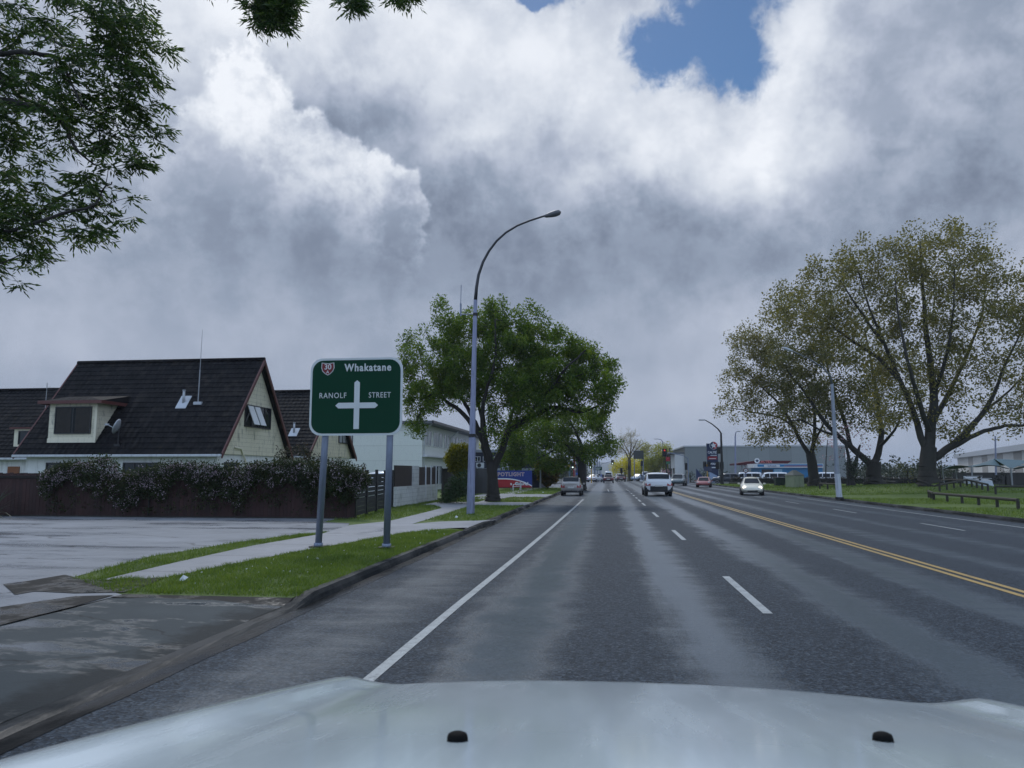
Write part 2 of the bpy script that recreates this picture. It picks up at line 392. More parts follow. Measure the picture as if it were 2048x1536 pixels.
def np_mesh(name, V, F, mat, parent=None, k=4):
    """V (n,3) and F (m,k) arrays -> one mesh object"""
    me = bpy.data.meshes.new(name); me.vertices.add(len(V)); me.vertices.foreach_set('co', np.asarray(V, dtype=np.float32).ravel())
    m_ = len(F); me.loops.add(m_ * k); me.loops.foreach_set('vertex_index', np.asarray(F, dtype=np.int32).ravel())
    me.polygons.add(m_); me.polygons.foreach_set('loop_start', np.arange(0, m_ * k, k, dtype=np.int32))
    me.materials.append(mat); me.update(calc_edges=True); me.validate()
    return link(name, me, parent)
def thing(name, label, cat, loc=(0, 0, 0), rotz=0.0, group=None):
    o = link(name, None); o.location = loc; o.rotation_euler = (0, 0, rotz)
    return tag(o, label, cat, group)
def tag(o, label, cat, group=None, kind=None):
    o['label'] = label; o['category'] = cat
    if group: o['group'] = group
    if kind: o['kind'] = kind
    return o
def struct(o): o['kind'] = 'structure'; return o
def copy_tree(o, parent=None):
    c = o.copy(); COL.objects.link(c)
    if parent is not None: c.parent = parent
    for ch in list(o.children): copy_tree(ch, c)
    return c
def dup(o, loc, rotz, label, sc=None):
    c = copy_tree(o); c.location = loc; c.rotation_euler = (0, 0, rotz); c['label'] = label
    if sc: c.scale = sc
    return c
def sheet(name, poly, z, mat, kind='structure'):
    from mathutils.geometry import tessellate_polygon
    P = [Vector((p[0], p[1], 0)) for p in poly]; tris = tessellate_polygon([P])
    me = bpy.data.meshes.new(name); me.from_pydata([(p.x, p.y, z) for p in P], [], [tuple(t) for t in tris])
    bm = bmesh.new(); bm.from_mesh(me)
    for f in bm.faces:
        f.normal_update()
        if f.normal.z < 0: f.normal_flip()
    bm.to_mesh(me); bm.free(); me.materials.append(mat)
    o = link(name, me); o['kind'] = kind; return o
def text(name, body, size, mat, parent, loc, rot=(math.pi / 2, 0, 0), bold=0.0, align='CENTER', ext=0.004, sx=1.0, sp=1.0):
    cu = bpy.data.curves.new(name, 'FONT'); cu.body = body; cu.size = size; cu.align_x = align; cu.align_y = 'CENTER'; cu.extrude = ext; cu.offset = bold; cu.space_character = sp
    cu.resolution_u = 4
    o = bpy.data.objects.new(name, cu); COL.objects.link(o)
    dg = bpy.context.evaluated_depsgraph_get(); me = bpy.data.meshes.new_from_object(o.evaluated_get(dg))
    bpy.data.objects.remove(o); bpy.data.curves.remove(cu)
    Mx = Matrix.Translation(loc) @ (Matrix.Rotation(rot[2], 4, 'Z') @ Matrix.Rotation(rot[0], 4, 'X')) @ Matrix.Diagonal((sx, 1, 1, 1))
    me.transform(Mx); me.materials.clear(); me.materials.append(mat); me.name = name
    return link(name, me, parent)
def P2(pts, z): return [(lambda g: (g.x, g.y))(G(px, py, z)) for px, py in pts]
def inside(poly, X, Y):
    r = np.zeros(len(X), bool); n = len(poly); j = n - 1
    for i in range(n):
        xi, yi = poly[i]; xj, yj = poly[j]
        c = ((yi > Y) != (yj > Y)) & (X < (xj - xi) * (Y - yi) / (yj - yi + 1e-12) + xi); r ^= c; j = i
    return r

# ------------------------------------------------------------------ ground, road, kerbs
LZ = 0.10                                          # level of the land beside the road
KL, KR = -4.0, 14.5                                # kerb faces
m_grass = grass_mat()
m_conc = wet_ground('wet_concrete', (0.20, 0.205, 0.22), (0.33, 0.33, 0.34), 1.2, 0.46, 0.75, (1, 0.6, 1), 40, 0.5, 0.22, joint=2.4)
m_park = wet_ground('wet_parking_seal', (0.17, 0.18, 0.195), (0.28, 0.29, 0.31), 1.0, 0.38, 0.72, (0.4, 1.3, 1), 40, 0.5, 0.10, cracks=0.5)
m_apron = wet_ground('damp_asphalt_apron', (0.024, 0.031, 0.035), (0.062, 0.074, 0.078), 1.3, 0.52, 0.62, (0.7, 1.3, 1), 34, 0.75, 0.08, cracks=0.45, spec=0.7, edge_dirt=True)
m_dirt = wet_ground('wet_dirt', (0.010, 0.010, 0.010), (0.036, 0.034, 0.030), 2.5, 0.45, 0.6, (1, 1, 1), 40, 0.75, 0.2)
m_kerb = wet_ground('damp_kerb_concrete', (0.005, 0.006, 0.0065), (0.030, 0.034, 0.037), 2.0, 0.4, 0.6, (1, 0.4, 1), 50, 0.75, 0.4, spec=0.25)
m_gut = wet_ground('wet_gutter', (0.002, 0.0025, 0.003), (0.009, 0.011, 0.013), 2.0, 0.35, 0.65, (1, 0.3, 1), 22, 0.7, 0.2, spec=0.22, cracks=1.5)
m_far = M('distant_ground', (0.07, 0.09, 0.045), 0.8, var=0.4, vs=0.05)
sheet('ground', [(-2500, -400), (2500, -400), (2500, 6000), (-2500, 6000)], -0.03, m_far)
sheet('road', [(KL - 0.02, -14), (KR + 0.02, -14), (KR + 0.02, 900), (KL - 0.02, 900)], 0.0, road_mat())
m_cross = wet_ground('wet_side_street', (0.05, 0.053, 0.058), (0.10, 0.104, 0.11), 0.6, 0.3, 0.6, (0.4, 1, 1), 70, 0.45, 0.14)
sheet('side_street', [(-120, 84), (KL - 0.03, 84), (KL - 0.03, 117), (-120, 117)], 0.0, m_cross)
sheet('side_street', [(KR + 0.03, 118), (140, 118), (140, 131), (KR + 0.03, 131)], 0.0, m_cross)
# land on both sides
lawn_l = [(-90, 9.75), (KL - 0.17, 9.75), (KL - 0.17, 80), (-5.4, 84), (-90, 84)]
sheet('lawn', lawn_l, LZ, m_grass)
sheet('lawn', [(KL - 0.17, 117), (KL - 0.17, 500), (-90, 500), (-90, 117)], LZ - 0.02, m_cross)
sheet('lawn', [(KR + 0.17, -14), (160, -14), (160, 117.9), (KR + 2.5, 117.9), (KR + 0.17, 112)], LZ, m_grass)
m_fore = wet_ground('wet_forecourt', (0.16, 0.165, 0.17), (0.26, 0.26, 0.27), 0.6, 0.3, 0.6, (0.4, 1, 1), 60, 0.5, 0.15)
sheet('forecourt', [(KR + 0.17, 131), (140, 131), (140, 420), (KR + 0.17, 420)], LZ - 0.02, m_fore)
# gently raised turf round the big trees on the right
hm = MB(); NX, NY = 40, 40; grid = []
for j in range(NY + 1):
    for i in range(NX + 1):
        x = 15.2 + i * (60 - 15.2) / NX; y = 48 + j * (112 - 48) / NY
        u = (x - 30) / 9.5; v = (y - 72) / 15
        q = math.exp(-(u * u + v * v) * 1.2) * 0.62
        grid.append((x, y, LZ + 0.004 + q - (0.02 if i in (0, NX) or j in (0, NY) else 0) - 0.015 * (q < 0.02)))
hm.add(grid, [(j * (NX + 1) + i, j * (NX + 1) + i + 1, (j + 1) * (NX + 1) + i + 1, (j + 1) * (NX + 1) + i) for j in range(NY) for i in range(NX)])
struct(hm.build('grass_mound', m_grass, smooth=True))
def hill(x, y):
    u = (x - 30) / 9.5; v = (y - 72) / 15
    return LZ + math.exp(-(u * u + v * v) * 1.2) * 0.62 if 48 < y < 112 and 15.2 < x < 60 else LZ
# kerbs
DRIVES_L = [(-14, 9.5), (21.6, 25.6), (38.0, 42.0), (51.0, 57.5)]
def kerb(name, xf, sgn, y0, y1, drives):
    ys = []; y = y0
    while y < y1: ys.append(y); y += 0.35 if y < 30 else (0.8 if y < 60 else 3)
    ys.append(y1); mb = MB(); V = []; rr = random.Random(5)
    for y in ys:
        h = 0.125
        for a, b in drives:
            if a - 0.5 < y < b + 0.5: h = min(h, 0.03 + 0.095 * max(0, min(1, max((a - y), (y - b)) / 0.5)) if not a <= y <= b else 0.03)
            if a > 0 and a - 0.5 < y < b + 0.5: h = max(h, .102)
        j = rr.uniform(-0.012, 0.012) if y < 60 else 0
        V += [(xf + sgn * (-0.22) + j, y, 0.004), (xf + sgn * -0.02 + j, y, 0.007), (xf + sgn * 0.0 + j, y, h * 0.55), (xf + sgn * 0.035 + j, y, h + rr.uniform(-0.006, 0.006)), (xf + sgn * 0.18, y, h), (xf + sgn * 0.18, y, -0.03)]
    for i in range(len(ys) - 1):
        for k in range(5):
            mb.cur = 1 if k == 0 else 0
            mb.add([V[i * 6 + k], V[i * 6 + k + 1], V[(i + 1) * 6 + k + 1], V[(i + 1) * 6 + k]], [(0, 1, 2, 3)])
    o = mb.build(name, [m_kerb, m_gut])
    bm = bmesh.new(); bm.from_mesh(o.data); bmesh.ops.remove_doubles(bm, verts=bm.verts, dist=0.0005); bm.to_mesh(o.data); bm.free()
    return struct(o)
kerb('kerb', KL, -1, -14, 82, DRIVES_L); kerb('kerb', KR, 1, -14, 112, [])
kerb('kerb', KL, -1, 118, 500, []); kerb('kerb', KR, 1, 131.5, 500, [])
# driveway apron beside the camera: rises from the dropped kerb to the footpath
am = MB(); xs = [KL - 0.18, -4.7, -5.6, -6.55]; zs = [0.026, 0.05, 0.085, LZ + 0.004]; yy = [-14, -6, 0, 3, 5, 7, 8.6, 9.3, 9.74]
V = [(x - (0.0 if j < 7 else 0.0), y, zz + 0.01 * math.sin(y * 1.3 + x)) for j, y in enumerate(yy) for x, zz in zip(xs, zs)]
am.add(V, [(j * 4 + i, j * 4 + i + 1, (j + 1) * 4 + i + 1, (j + 1) * 4 + i) for j in range(len(yy) - 1) for i in range(3)])
struct(am.build('driveway', m_apron, smooth=True))
# car park and footpath
CZ = LZ + 0.004
park = [(-80, -14), (-6.56, -14), (-6.56, 9.7)] + P2([(225, 1184), (140, 1156), (300, 1113), (480, 1084), (600, 1068), (640, 1066), (690, 1058), (700, 1046), (645, 1044)], CZ) + [(-9.6, 26.3), (-80, 26.3)]
sheet('car_park', park, CZ, m_park)
foot = P2([(330, 1155), (480, 1125), (600, 1102), (700, 1085), (780, 1070), (840, 1062), (900, 1056), (938, 1055)], CZ + .004) + [(KL - 0.18, 21.75), (KL - 0.18, 25.3)] + \
    P2([(996, 1039), (960, 1041), (880, 1043), (823, 1048), (884, 1030), (919, 1018), (960, 1007), (990, 1000), (1030, 992), (1020, 990), (975, 999), (935, 1009), (863, 1008), (884, 1016), (849, 1025), (779, 1042), (700, 1050), (645, 1067), (500, 1092), (350, 1125), (200, 1160)], CZ + .004)
sheet('footpath', foot, CZ + 0.004, m_conc)
for a, b in DRIVES_L[2:]:
    sheet('driveway', [(KL - 0.18, a), (KL - 0.18, b), (-9.5, b), (-9.5, a)], CZ, m_conc)
sheet('footpath', [(-8.4, 47), (-7.2, 47), (-7.0, 83), (-8.2, 83)], CZ + 0.008, m_conc)
dz_ = CZ + 0.008
sheet('dirt_patch', P2([(6, 1168), (60, 1161), (130, 1149), (165, 1158), (240, 1160), (330, 1154), (300, 1168), (250, 1184), (150, 1186), (70, 1182), (30, 1189)], dz_), dz_, m_dirt)
sheet('dirt_patch', P2([(0, 1214), (60, 1205), (150, 1192), (228, 1190), (150, 1212), (70, 1232), (0, 1250)], dz_), dz_, m_dirt)
em = MB(); xs2 = [KL - 0.16 - 0.2 * i for i in range(13)]
def apz(x): return 0.026 + (LZ - 0.026) * min(1, max(0, (KL - .18 - x) / 2.37))
for i in range(12):
    a, b = xs2[i], xs2[i + 1]; ja, jb = (.05 * math.sin(a * 7), .05 * math.sin(b * 7))
    em.add([(a, 9.76, LZ + .002), (b, 9.76, LZ + .002), (b, 9.5 + jb, apz(b) + .012), (a, 9.5 + ja, apz(a) + .012)], [(0, 1, 2, 3)])
struct(em.build('lawn_edge', m_dirt, smooth=True))
gp = [(KL - .14 + .10 * math.sin(y * 5.1) + .04 * math.sin(y * 13), y) for y in [3.2 + .1 * i for i in range(34)]]
gq = [(KL + .16 + .05 * math.sin(y * 4.3 + 1) + .03 * math.sin(y * 17), y) for y in [3.2 + .1 * i for i in range(34)]]
# worn seal strip along the driveway and painted lines
m_white = M('road_paint_white', (0.31, 0.33, 0.33), 0.5, var=0.45, vs=9, bump=0.3, bs=90)
m_yellow = M('road_paint_yellow', (0.42, 0.27, 0.075), 0.4, var=0.3, vs=6, bump=0.3, bs=90)
for pm_ in (m_white, m_yellow):
    nb = NB(pm_.node_tree); n_ = pm_.node_tree.nodes; p_ = [x for x in n_ if x.type == 'BSDF_PRINCIPLED'][0]; src = p_.inputs['Base Color'].links[0].from_socket
    oc_ = [x for x in n_ if x.type == 'TEX_COORD'][0].outputs['Object']
    chip_ = nb.smooth(nb.noise(oc_, 34, 4, .75) * .6 + nb.noise(oc_, 3.0, 4, .6) * .4, .50, .60)
    nb.setin(p_.inputs['Base Color'], nb.mix(chip_ * .55, src, (.07, .075, .085)))
def stripe(name, pts, wd, mat, z=0.0045):
    L_, R_ = [], []
    for i, (x, y) in enumerate(pts):
        a = Vector(pts[min(i + 1, len(pts) - 1)]) - Vector(pts[max(i - 1, 0)]); n_ = Vector((-a.y, a.x)).normalized() * wd / 2
        L_.append((x + n_.x, y + n_.y)); R_.append((x - n_.x, y - n_.y))
    return sheet(name, L_ + R_[::-1], z, mat)
stripe('edge_line', [(-2.06, 2.0), (-2.04, 6), (-2.0, 10), (-1.9, 16), (-1.8, 24), (-1.66, 40), (-1.6, 50)], 0.115, m_white)
for xo in (-0.11, 0.11):
    stripe('centre_line', [(5.95 + xo, 2), (5.95 + xo, 15), (5.93 + xo, 30), (5.86 + xo, 55), (5.86 + xo, 82)], 0.11, m_yellow)
stripe('edge_line', [(13.1, 2), (13.15, 35), (13.1, 55)], 0.11, m_white)
yd = -0.4
while yd < 84:
    if yd > 1: stripe('lane_dash', [(1.96, yd), (1.96, yd + 3.4 if yd < 50 else yd + 2.2)], 0.12, m_white)
    yd += 10.35 if yd < 40 else 5.5
for a, b in ((24.6, 28.0), (34.6, 38.2), (44.6, 48.0), (55, 58)): stripe('lane_dash', [(10.7, a), (10.75, b)], 0.10, m_white)
for a in range(130, 300, 10): stripe('lane_dash', [(1.96, a), (1.96, a + 3)], 0.12, m_white)
for x in (-0.2, 3.6): stripe('lane_dash', [(x + .3, 70), (x + .2, 80)], 0.1, m_white)

# ------------------------------------------------------------------ buildings on the left
m_cream = board_mat('cream_weatherboard', (0.72, 0.67, 0.52), 0.21, dirt=0.65, dirtcol=(0.10, 0.10, 0.085))
m_creamp = M('cream_paint', (0.74, 0.69, 0.54), 0.55, var=0.1, streak=0.2)
m_plaster = M('white_plaster', (0.78, 0.79, 0.78), 0.7, var=0.12, streak=0.2, bump=0.2)
m_barge = M('red_brown_barge', (0.10, 0.030, 0.026), 0.5, var=0.25)
m_guttr = M('white_gutter', (0.55, 0.57, 0.60), 0.4, var=0.1, streak=0.2)
m_dark = M('dark_frame', (0.015, 0.015, 0.018), 0.4)
m_glass = glass_mat(); m_clear = clear_glass()
m_lead = M('grey_metal_flashing', (0.42, 0.44, 0.47), 0.35, metal=0.3)
m_pole_g = M('thin_grey_metal', (0.30, 0.31, 0.33), 0.4, metal=0.4)
m_curt = M('brown_curtain', (0.24, 0.15, 0.12), 0.9, var=0.5, vs=5)
m_winw = M('white_window_frame', (0.6, 0.62, 0.63), 0.4)
def win(parent, name, x0, x1, z0, z1, y, fr, bars=1, facing=-1, depth=0.07, pane=None, ax='x'):
    """window in a wall: frame part with a pane as its sub-part. ax 'x': wall along x at y; ax 'y': wall along y at x=y"""
    f = MB(); t = 0.05
    def bx(a0, a1, b0, b1, d0, d1):
        lo, hi = min(y + facing * d0, y + facing * d1), max(y + facing * d0, y + facing * d1)
        if ax == 'x': f.box(a0, a1, lo, hi, b0, b1)
        else: f.box(lo, hi, a0, a1, b0, b1)
    bx(x0, x1, z0, z0 + t, 0, depth); bx(x0, x1, z1 - t, z1, 0, depth)
    bx(x0, x0 + t, z0 + t, z1 - t, 0, depth); bx(x1 - t, x1, z0 + t, z1 - t, 0, depth)
    for k in range(bars):
        c = x0 + (x1 - x0) * (k + 1) / (bars + 1); bx(c - t / 2, c + t / 2, z0 + t, z1 - t, 0, depth * .9)
    fo = f.build(name, fr, parent); f = MB(); bx(x0 + t * .5, x1 - t * .5, z0 + t * .5, z1 - t * .5, 0.012, 0.03)
    f.build('pane', pane or m_glass, fo); return fo

def chalet(label, x0, x1, ye, yr, ze, zr, y_back=None):
    """steep tiled gable house: eave facing -y at ye, ridge along x at yr"""
    h = thing('gable_house', label, 'house', (x1, ye, LZ))
    L = lambda x, y, z: (x - x1, y - ye, z - LZ)
    slope = (zr - ze) / (yr - ye); yb = y_back or 2 * yr - ye
    # tiled roof: overlapping courses
    mb = MB(); n = 19
    for side in (0, 1):
        for i in range(n):
            t0, t1 = i / n, (i + 1) / n
            yy = lambda t: ye + (yr - ye) * t if side == 0 else yb + (yr - yb) * t
            nz = 0.045; ysg = -1 if side == 0 else 1
            a = L(x0, yy(t0), ze + (zr - ze) * t0 + nz); b = L(x1, yy(t0), ze + (zr - ze) * t0 + nz)
            c = L(x1, yy(t1), ze + (zr - ze) * t1 + 0.005); d = L(x0, yy(t1), ze + (zr - ze) * t1 + 0.005)
            e = L(x0, yy(t0), ze + (zr - ze) * t0 - 0.02); g = L(x1, yy(t0), ze + (zr - ze) * t0 - 0.02)
            mb.add([a, b, c, d, e, g], [(0, 1, 2, 3), (4, 5, 1, 0)])
        mb.add([L(x0, yy(0), ze - .03), L(x1, yy(0), ze - .03), L(x1, yr, zr - .03), L(x0, yr, zr - .03)], [(0, 1, 2, 3)])
    ro = mb.build('roof', roof_mat(), h)
    rc = MB(); rc.tube([L(x0, yr, zr + 0.03), L(x1, yr, zr + 0.03)], 0.11, 8); rc.build('ridge_cap', roof_mat(), ro, smooth=True)
    for xe in (x0, x1):
        for s_, (ya, yb_) in enumerate(((ye, yr), (yb, yr))):
            p = [L(xe, ya, ze + .05), L(xe, ya, ze - .20), L(xe, yb_, zr - .20), L(xe, yb_, zr + .05)]
            sg = 0.035
            bg = MB(); bg.add([(q[0] - sg, q[1], q[2]) for q in p] + [(q[0] + sg, q[1], q[2]) for q in p], [(0, 1, 2, 3), (7, 6, 5, 4), (0, 4, 5, 1), (1, 5, 6, 2), (2, 6, 7, 3), (3, 7, 4, 0)]); bg.build('barge_board', m_barge, ro)
    gt = MB(); gt.box(*[v for q in ((L(x0, 0, 0)[0], L(x1, 0, 0)[0]), (-0.13, 0.0)) for v in q], ze - LZ - 0.12, ze - LZ + 0.0); gt.build('gutter', m_guttr, ro, bevel=0.02)
    # walls
    ins = 0.42; wl = MB(); zw = LZ
    wl.box(L(x0 + ins, 0, 0)[0], L(x1 - ins, 0, 0)[0], 0.35, (yb - ye) - 0.35, 0, ze + 0.35 * slope - LZ - 0.06)
    wl.build('wall', m_plaster, h)
    zg = ze + 0.02
    for xe, sg in ((x1 - ins + 0.02, 1), (x0 + ins - 0.02, -1)):
        y0_, y1_ = ye + 0.12, yb - 0.12
        gw = MB(); gw.side([(0.12, zg - LZ), (y1_ - ye, zg - LZ), (y1_ - ye, ze + 0.12 * slope - .06 - LZ), (yr - ye, zr - LZ - 0.12), (0.12, ze + 0.12 * slope - .06 - LZ)], xe - x1 - 0.06, xe - x1 + 0.06)
        gw.build('gable_wall', m_cream, h)
    return h, L, slope
# --- main house
X1 = -17.75; YE, YR = 33.0, 37.0
hA, L, SL = chalet('dark tiled steep gable house with cream dormer, whip aerial and satellite dish', -28.4, X1, YE, YR, 2.60, 7.62)
def roof_pt(px, py):              # where the photo's line of sight meets the front roof slope
    d = ray(px, py); t = (2.60 + SL * (0 - YE) - CAM_H) / (d.z - SL * d.y); return ORG + d * t
pd = roof_pt(95, 886); pd2 = roof_pt(190, 886)
yd0 = pd.y; zd0 = pd.z; zd1 = AY(95, 806, yd0).z; xa, xb = pd.x, pd2.x
dm = MB(); q = lambda x, y, z: L(x, y, z)
ydb = YE + (zd1 - 2.6) / SL
dm.side([(yd0 - YE, zd0 - LZ - .05), (yd0 - YE, zd1 - LZ), (ydb - YE + .1, zd1 - LZ), (ydb - YE + .1, zd1 - LZ - .3)], xa - X1, xb - X1)
do = dm.build('dormer', m_cream, hA)
zc = zd1 + 0.06; dr = MB(); ytop = YE + (zc + 0.45 - 2.6) / SL + 0.05
for (u0, u1, v0, v1) in ((xa - .35, xb + .45, yd0 - .35, ytop),):
    dr.add([L(u0, v0, zc), L(u1, v0, zc), L(u1, v1, zc + .02), L(u0, v1, zc + .02), L(u0 + 0.9, v0 + .5, zc + .22), L(u1 - 0.9, v0 + .5, zc + .22), L(u1 - .1, v1, zc + .45), L(u0 + .1, v1, zc + .45)],
           [(0, 1, 5, 4), (1, 2, 6, 5), (3, 0, 4, 7), (4, 5, 6, 7), (0, 3, 2, 1)])
dr.build('roof', roof_mat(), do)
df = MB(); df.box(xa - .37 - X1, xb + .47 - X1, yd0 - .39 - YE, yd0 - .34 - YE, zc - .14 - LZ, zc + .02 - LZ); df.box(xb + .43 - X1, xb + .47 - X1, yd0 - .34 - YE, ydb - YE + .1, zc - .14 - LZ, zc + .02 - LZ)
df.box(xa - .37 - X1, xa - .33 - X1, yd0 - .34 - YE, ydb - YE + .1, zc - .14 - LZ, zc + .02 - LZ)
df.build('fascia', m_barge, do)
w0 = AY(109, 868, yd0); w1 = AY(185, 813, yd0)
win(do, 'window', w0.x - X1, w1.x - X1, w0.z - LZ, w1.z - LZ, yd0 - YE, m_dark, bars=1, pane=m_glass)
cu = MB(); nn = 46
for i in range(nn):
    a, b = i / nn, (i + 1) / nn; fx = lambda t: w0.x - X1 + .06 + (w1.x - w0.x - .12) * t; yo = lambda k: yd0 - YE - 0.036 - 0.008 * (k % 2)
    if abs((a + b) / 2 - .5) > .06: cu.add([(fx(a), yo(i), w0.z - LZ + .06), (fx(b), yo(i + 1), w0.z - LZ + .06), (fx(b), yo(i + 1), w1.z - LZ - .06), (fx(a), yo(i), w1.z - LZ - .06)], [(0, 1, 2, 3)])
cu.build('curtain', m_curt, do)
gl = MB(); gl.box(w0.x - X1 + .05, w1.x - X1 - .05, yd0 - YE - .062, yd0 - YE - .056, w0.z - LZ + .05, w1.z - LZ - .05); gl.build('outer_pane', m_clear, do)
tr = MB()
for c in (xb - 0.04,): tr.box(c - .05 - X1, c + .06 - X1, yd0 - YE - .03, yd0 - YE + .03, zd0 - LZ - .02, zd1 - LZ)
tr.box(xa - .02 - X1, xb + .02 - X1, yd0 - YE - .025, yd0 - YE + .02, zd0 - LZ - .05, zd0 - LZ + .22)
tr.build('corner_trim', m_creamp, do)
# ground floor windows, gable window with two open sashes
yw = 0.35
for a, b in ((92, 182), (246, 316)):
    p0, p1 = AY(a, 950, YE + yw), AY(b, 925, YE + yw); win(hA, 'window', p0.x - X1, p1.x - X1, 1.0, p1.z - LZ, yw, m_dark, bars=2)
xg = -0.42 + 0.02 + 0.06
def AXp(px, py, X): d = ray(px, py); return ORG + d * (X / d.x)
g0, g1 = AXp(487, 853, X1 - .36), AXp(540, 822, X1 - .36)
wo_ = win(hA, 'window', g0.y - YE, g1.y - YE, g0.z - LZ, g1.z - LZ + .12, xg, m_dark, bars=3, facing=1, ax='y')
for k in (0, 1):
    ya = g0.y - YE + (g1.y - g0.y) * (.06 + .25 * k); yb_ = ya + (g1.y - g0.y) * .20; zt = g1.z - LZ + .06; zb = g0.z - LZ + .12
    sx = MB(); sx.add([(xg + .06, ya, zt), (xg + .06, yb_, zt), (xg + .46, yb_, zb), (xg + .46, ya, zb), (xg + .10, ya, zt), (xg + .10, yb_, zt), (xg + .50, yb_, zb), (xg + .50, ya, zb)], [(0, 1, 2, 3), (7, 6, 5, 4), (0, 4, 5, 1), (1, 5, 6, 2), (2, 6, 7, 3), (3, 7, 4, 0)])
    sx.build('open_sash', m_winw, wo_)
p0, p1 = AXp(449, 940, X1 - .38), AXp(478, 925, X1 - .38); win(hA, 'window', p0.y - YE, p1.y - YE, 1.2, p1.z - LZ, -0.42, m_dark, bars=0, facing=1, ax='y')
dp = MB(); a = AXp(470, 895, X1 - .3); b = AXp(482, 897, X1 - .3); c = AXp(492, 925, X1 - .3)
dp.tube([(a.x - X1, a.y - YE, a.z - LZ), (b.x - X1, b.y - YE, b.z - LZ), (c.x - X1, c.y - YE, c.z - LZ), (c.x - X1, c.y - YE, .2)], .05, 8); dp.build('downpipe', m_creamp, hA, smooth=True)
# things standing on the roof
def vent(px, py, label, pt):
    p = pt(px, py); t = thing('roof_vent', label, 'roof vent', p, group='vent pipes on the tiled roofs')
    mb = MB(); mb.add([(-.28, -.26, -.26 * SL + .06), (.28, -.26, -.26 * SL + .06), (.28, .26, .26 * SL + .06), (-.28, .26, .26 * SL + .06), (-.28, -.26, -.26 * SL + .03), (.28, -.26, -.26 * SL + .03), (.28, .26, .26 * SL + .03), (-.28, .26, .26 * SL + .03)],
                      [(0, 1, 2, 3), (7, 6, 5, 4), (0, 4, 5, 1), (1, 5, 6, 2), (2, 6, 7, 3), (3, 7, 4, 0)]); mb.build('flashing', m_lead, t)
    mb = MB(); mb.tube([(0, 0, -.05), (0, 0, .62)], .065, 10); mb.tube([(0, 0, .62), (0, 0, .66)], .085, 10); mb.build('pipe', m_lead, t, smooth=True)
vent(367, 806, 'grey vent pipe on flashing beside the whip aerial on the main roof', roof_pt)
p = roof_pt(396, 806); t = thing('whip_aerial', 'tall thin whip aerial standing on the dark tiled roof slope', 'aerial', p)
top = AY(405, 659, p.y)
mb = MB(); mb.tube([(0, 0, 0), ((top.x - p.x) * .45, 0, (top.z - p.z) * .45)], .028, 6); mb.tube([((top.x - p.x) * .45, 0, (top.z - p.z) * .45), (top.x - p.x, 0, top.z - p.z)], [.018, .008], 6); mb.build('rod', m_pole_g, t)
mb = MB(); mb.box(-.2, .25, -.12, .12, -.1, .06); mb.build('bracket', m_lead, t, bevel=.02)
p = roof_pt(236, 890); t = thing('satellite_dish', 'grey satellite dish on a short mast on the tiled roof', 'satellite dish', p)
mb = MB(); mb.tube([(0, 0, 0), (0, 0, 0.75)], .03, 8); mb.box(-.15, .15, -.1, .1, -.06, .04); mb.build('mast', m_dark, t)
mb = MB(); mb.lathe([(0.02, 0.0), (.18, .025), (.32, .08), (.38, .12), (.38, .135), (.31, .095), (.17, .04), (.02, .015)], n=20, axis='X'); o = mb.build('dish', m_lead, t, smooth=True); o.location = (0, 0, .85); o.rotation_euler = (0, R(-20), R(195))
mb = MB(); mb.tube([(-.02, 0, .7), (-.55, -.1, .98)], .018, 6); mb.box(-.66, -.5, -.14, -.02, .94, 1.03); mb.build('receiver_arm', m_lead, t)
# --- second and third house
hB, LB, _ = chalet('dark tiled steep gable house half hidden behind the green road sign', -27.5, -17.9, 43.6, 48.0, 2.75, 7.15)
g0, g1 = AXp(676, 886, -17.9 - .36), AXp(704, 868, -17.9 - .36)
win(hB, 'window', g0.y - 43.6, g1.y - 43.6, g0.z - LZ, g1.z - LZ, -.34, m_dark, bars=3, facing=1, ax='y', pane=M('net_curtained_pane', (.45, .47, .5), .1))
SLB = (7.15 - 2.75) / 4.4
def roof_ptB(px, py): d = ray(px, py); t = (2.75 - SLB * 43.6 - CAM_H) / (d.z - SLB * d.y); return ORG + d * t
SL_old = SL; SL = SLB; vent(588, 866, 'grey vent pipe on flashing on the roof behind the road sign', roof_ptB); SL = SL_old
hC, LC, _ = chalet('dark tiled house with small dormer at far left behind the fence', -52, -28.9, 37.2, 41.4, 2.55, 6.72)
d0, d1 = AY(28, 893, 37.6), AY(48, 862, 37.6)
mb = MB(); mb.box(d0.x + 28.9, d0.x + 28.9 + 2.4, .35, 1.6, d0.z - LZ, d1.z - LZ + .1); do = mb.build('dormer', m_creamp, hC)
win(do, 'window', d0.x + 29.2, d0.x + 31, d0.z - LZ + .1, d1.z - LZ, .35, m_dark, bars=1)
mb = MB(); mb.box(d0.x + 28.7, d0.x + 31.5, .2, 1.9, d1.z - LZ + .1, d1.z - LZ + .2); mb.build('roof', m_barge, do)
a, b = AY(16, 950, 37.55), AY(40, 933, 37.55)
mb = MB(); mb.box(a.x + 28.9, b.x + 28.9, .28, .36, 0.3, b.z - LZ); mb.build('door', M('orange_brown_door', (.22, .075, .025), .5), hC)
t = thing('tv_aerial', 'small yagi television aerial on a mast behind the dormer', 'aerial', AY(92, 800, 37.9))
mb = MB(); mb.tube([(0, 0, -.6), (0, 0, .95)], .02, 6); mb.build('mast', m_pole_g, t)
mb = MB(); mb.tube([(0, 0, .6), (.75, 0, .5)], .012, 5)
for k in range(9): mb.tube([(.06 + k * .08, -.18, .6 - k * .01), (.06 + k * .08, .18, .6 - k * .01)], .006, 4); mb.tube([(.06 + k * .08, 0, .45 - k * .01), (.06 + k * .08, 0, .75 - k * .01)], .006, 4)
mb.build('antenna', m_dark, t)

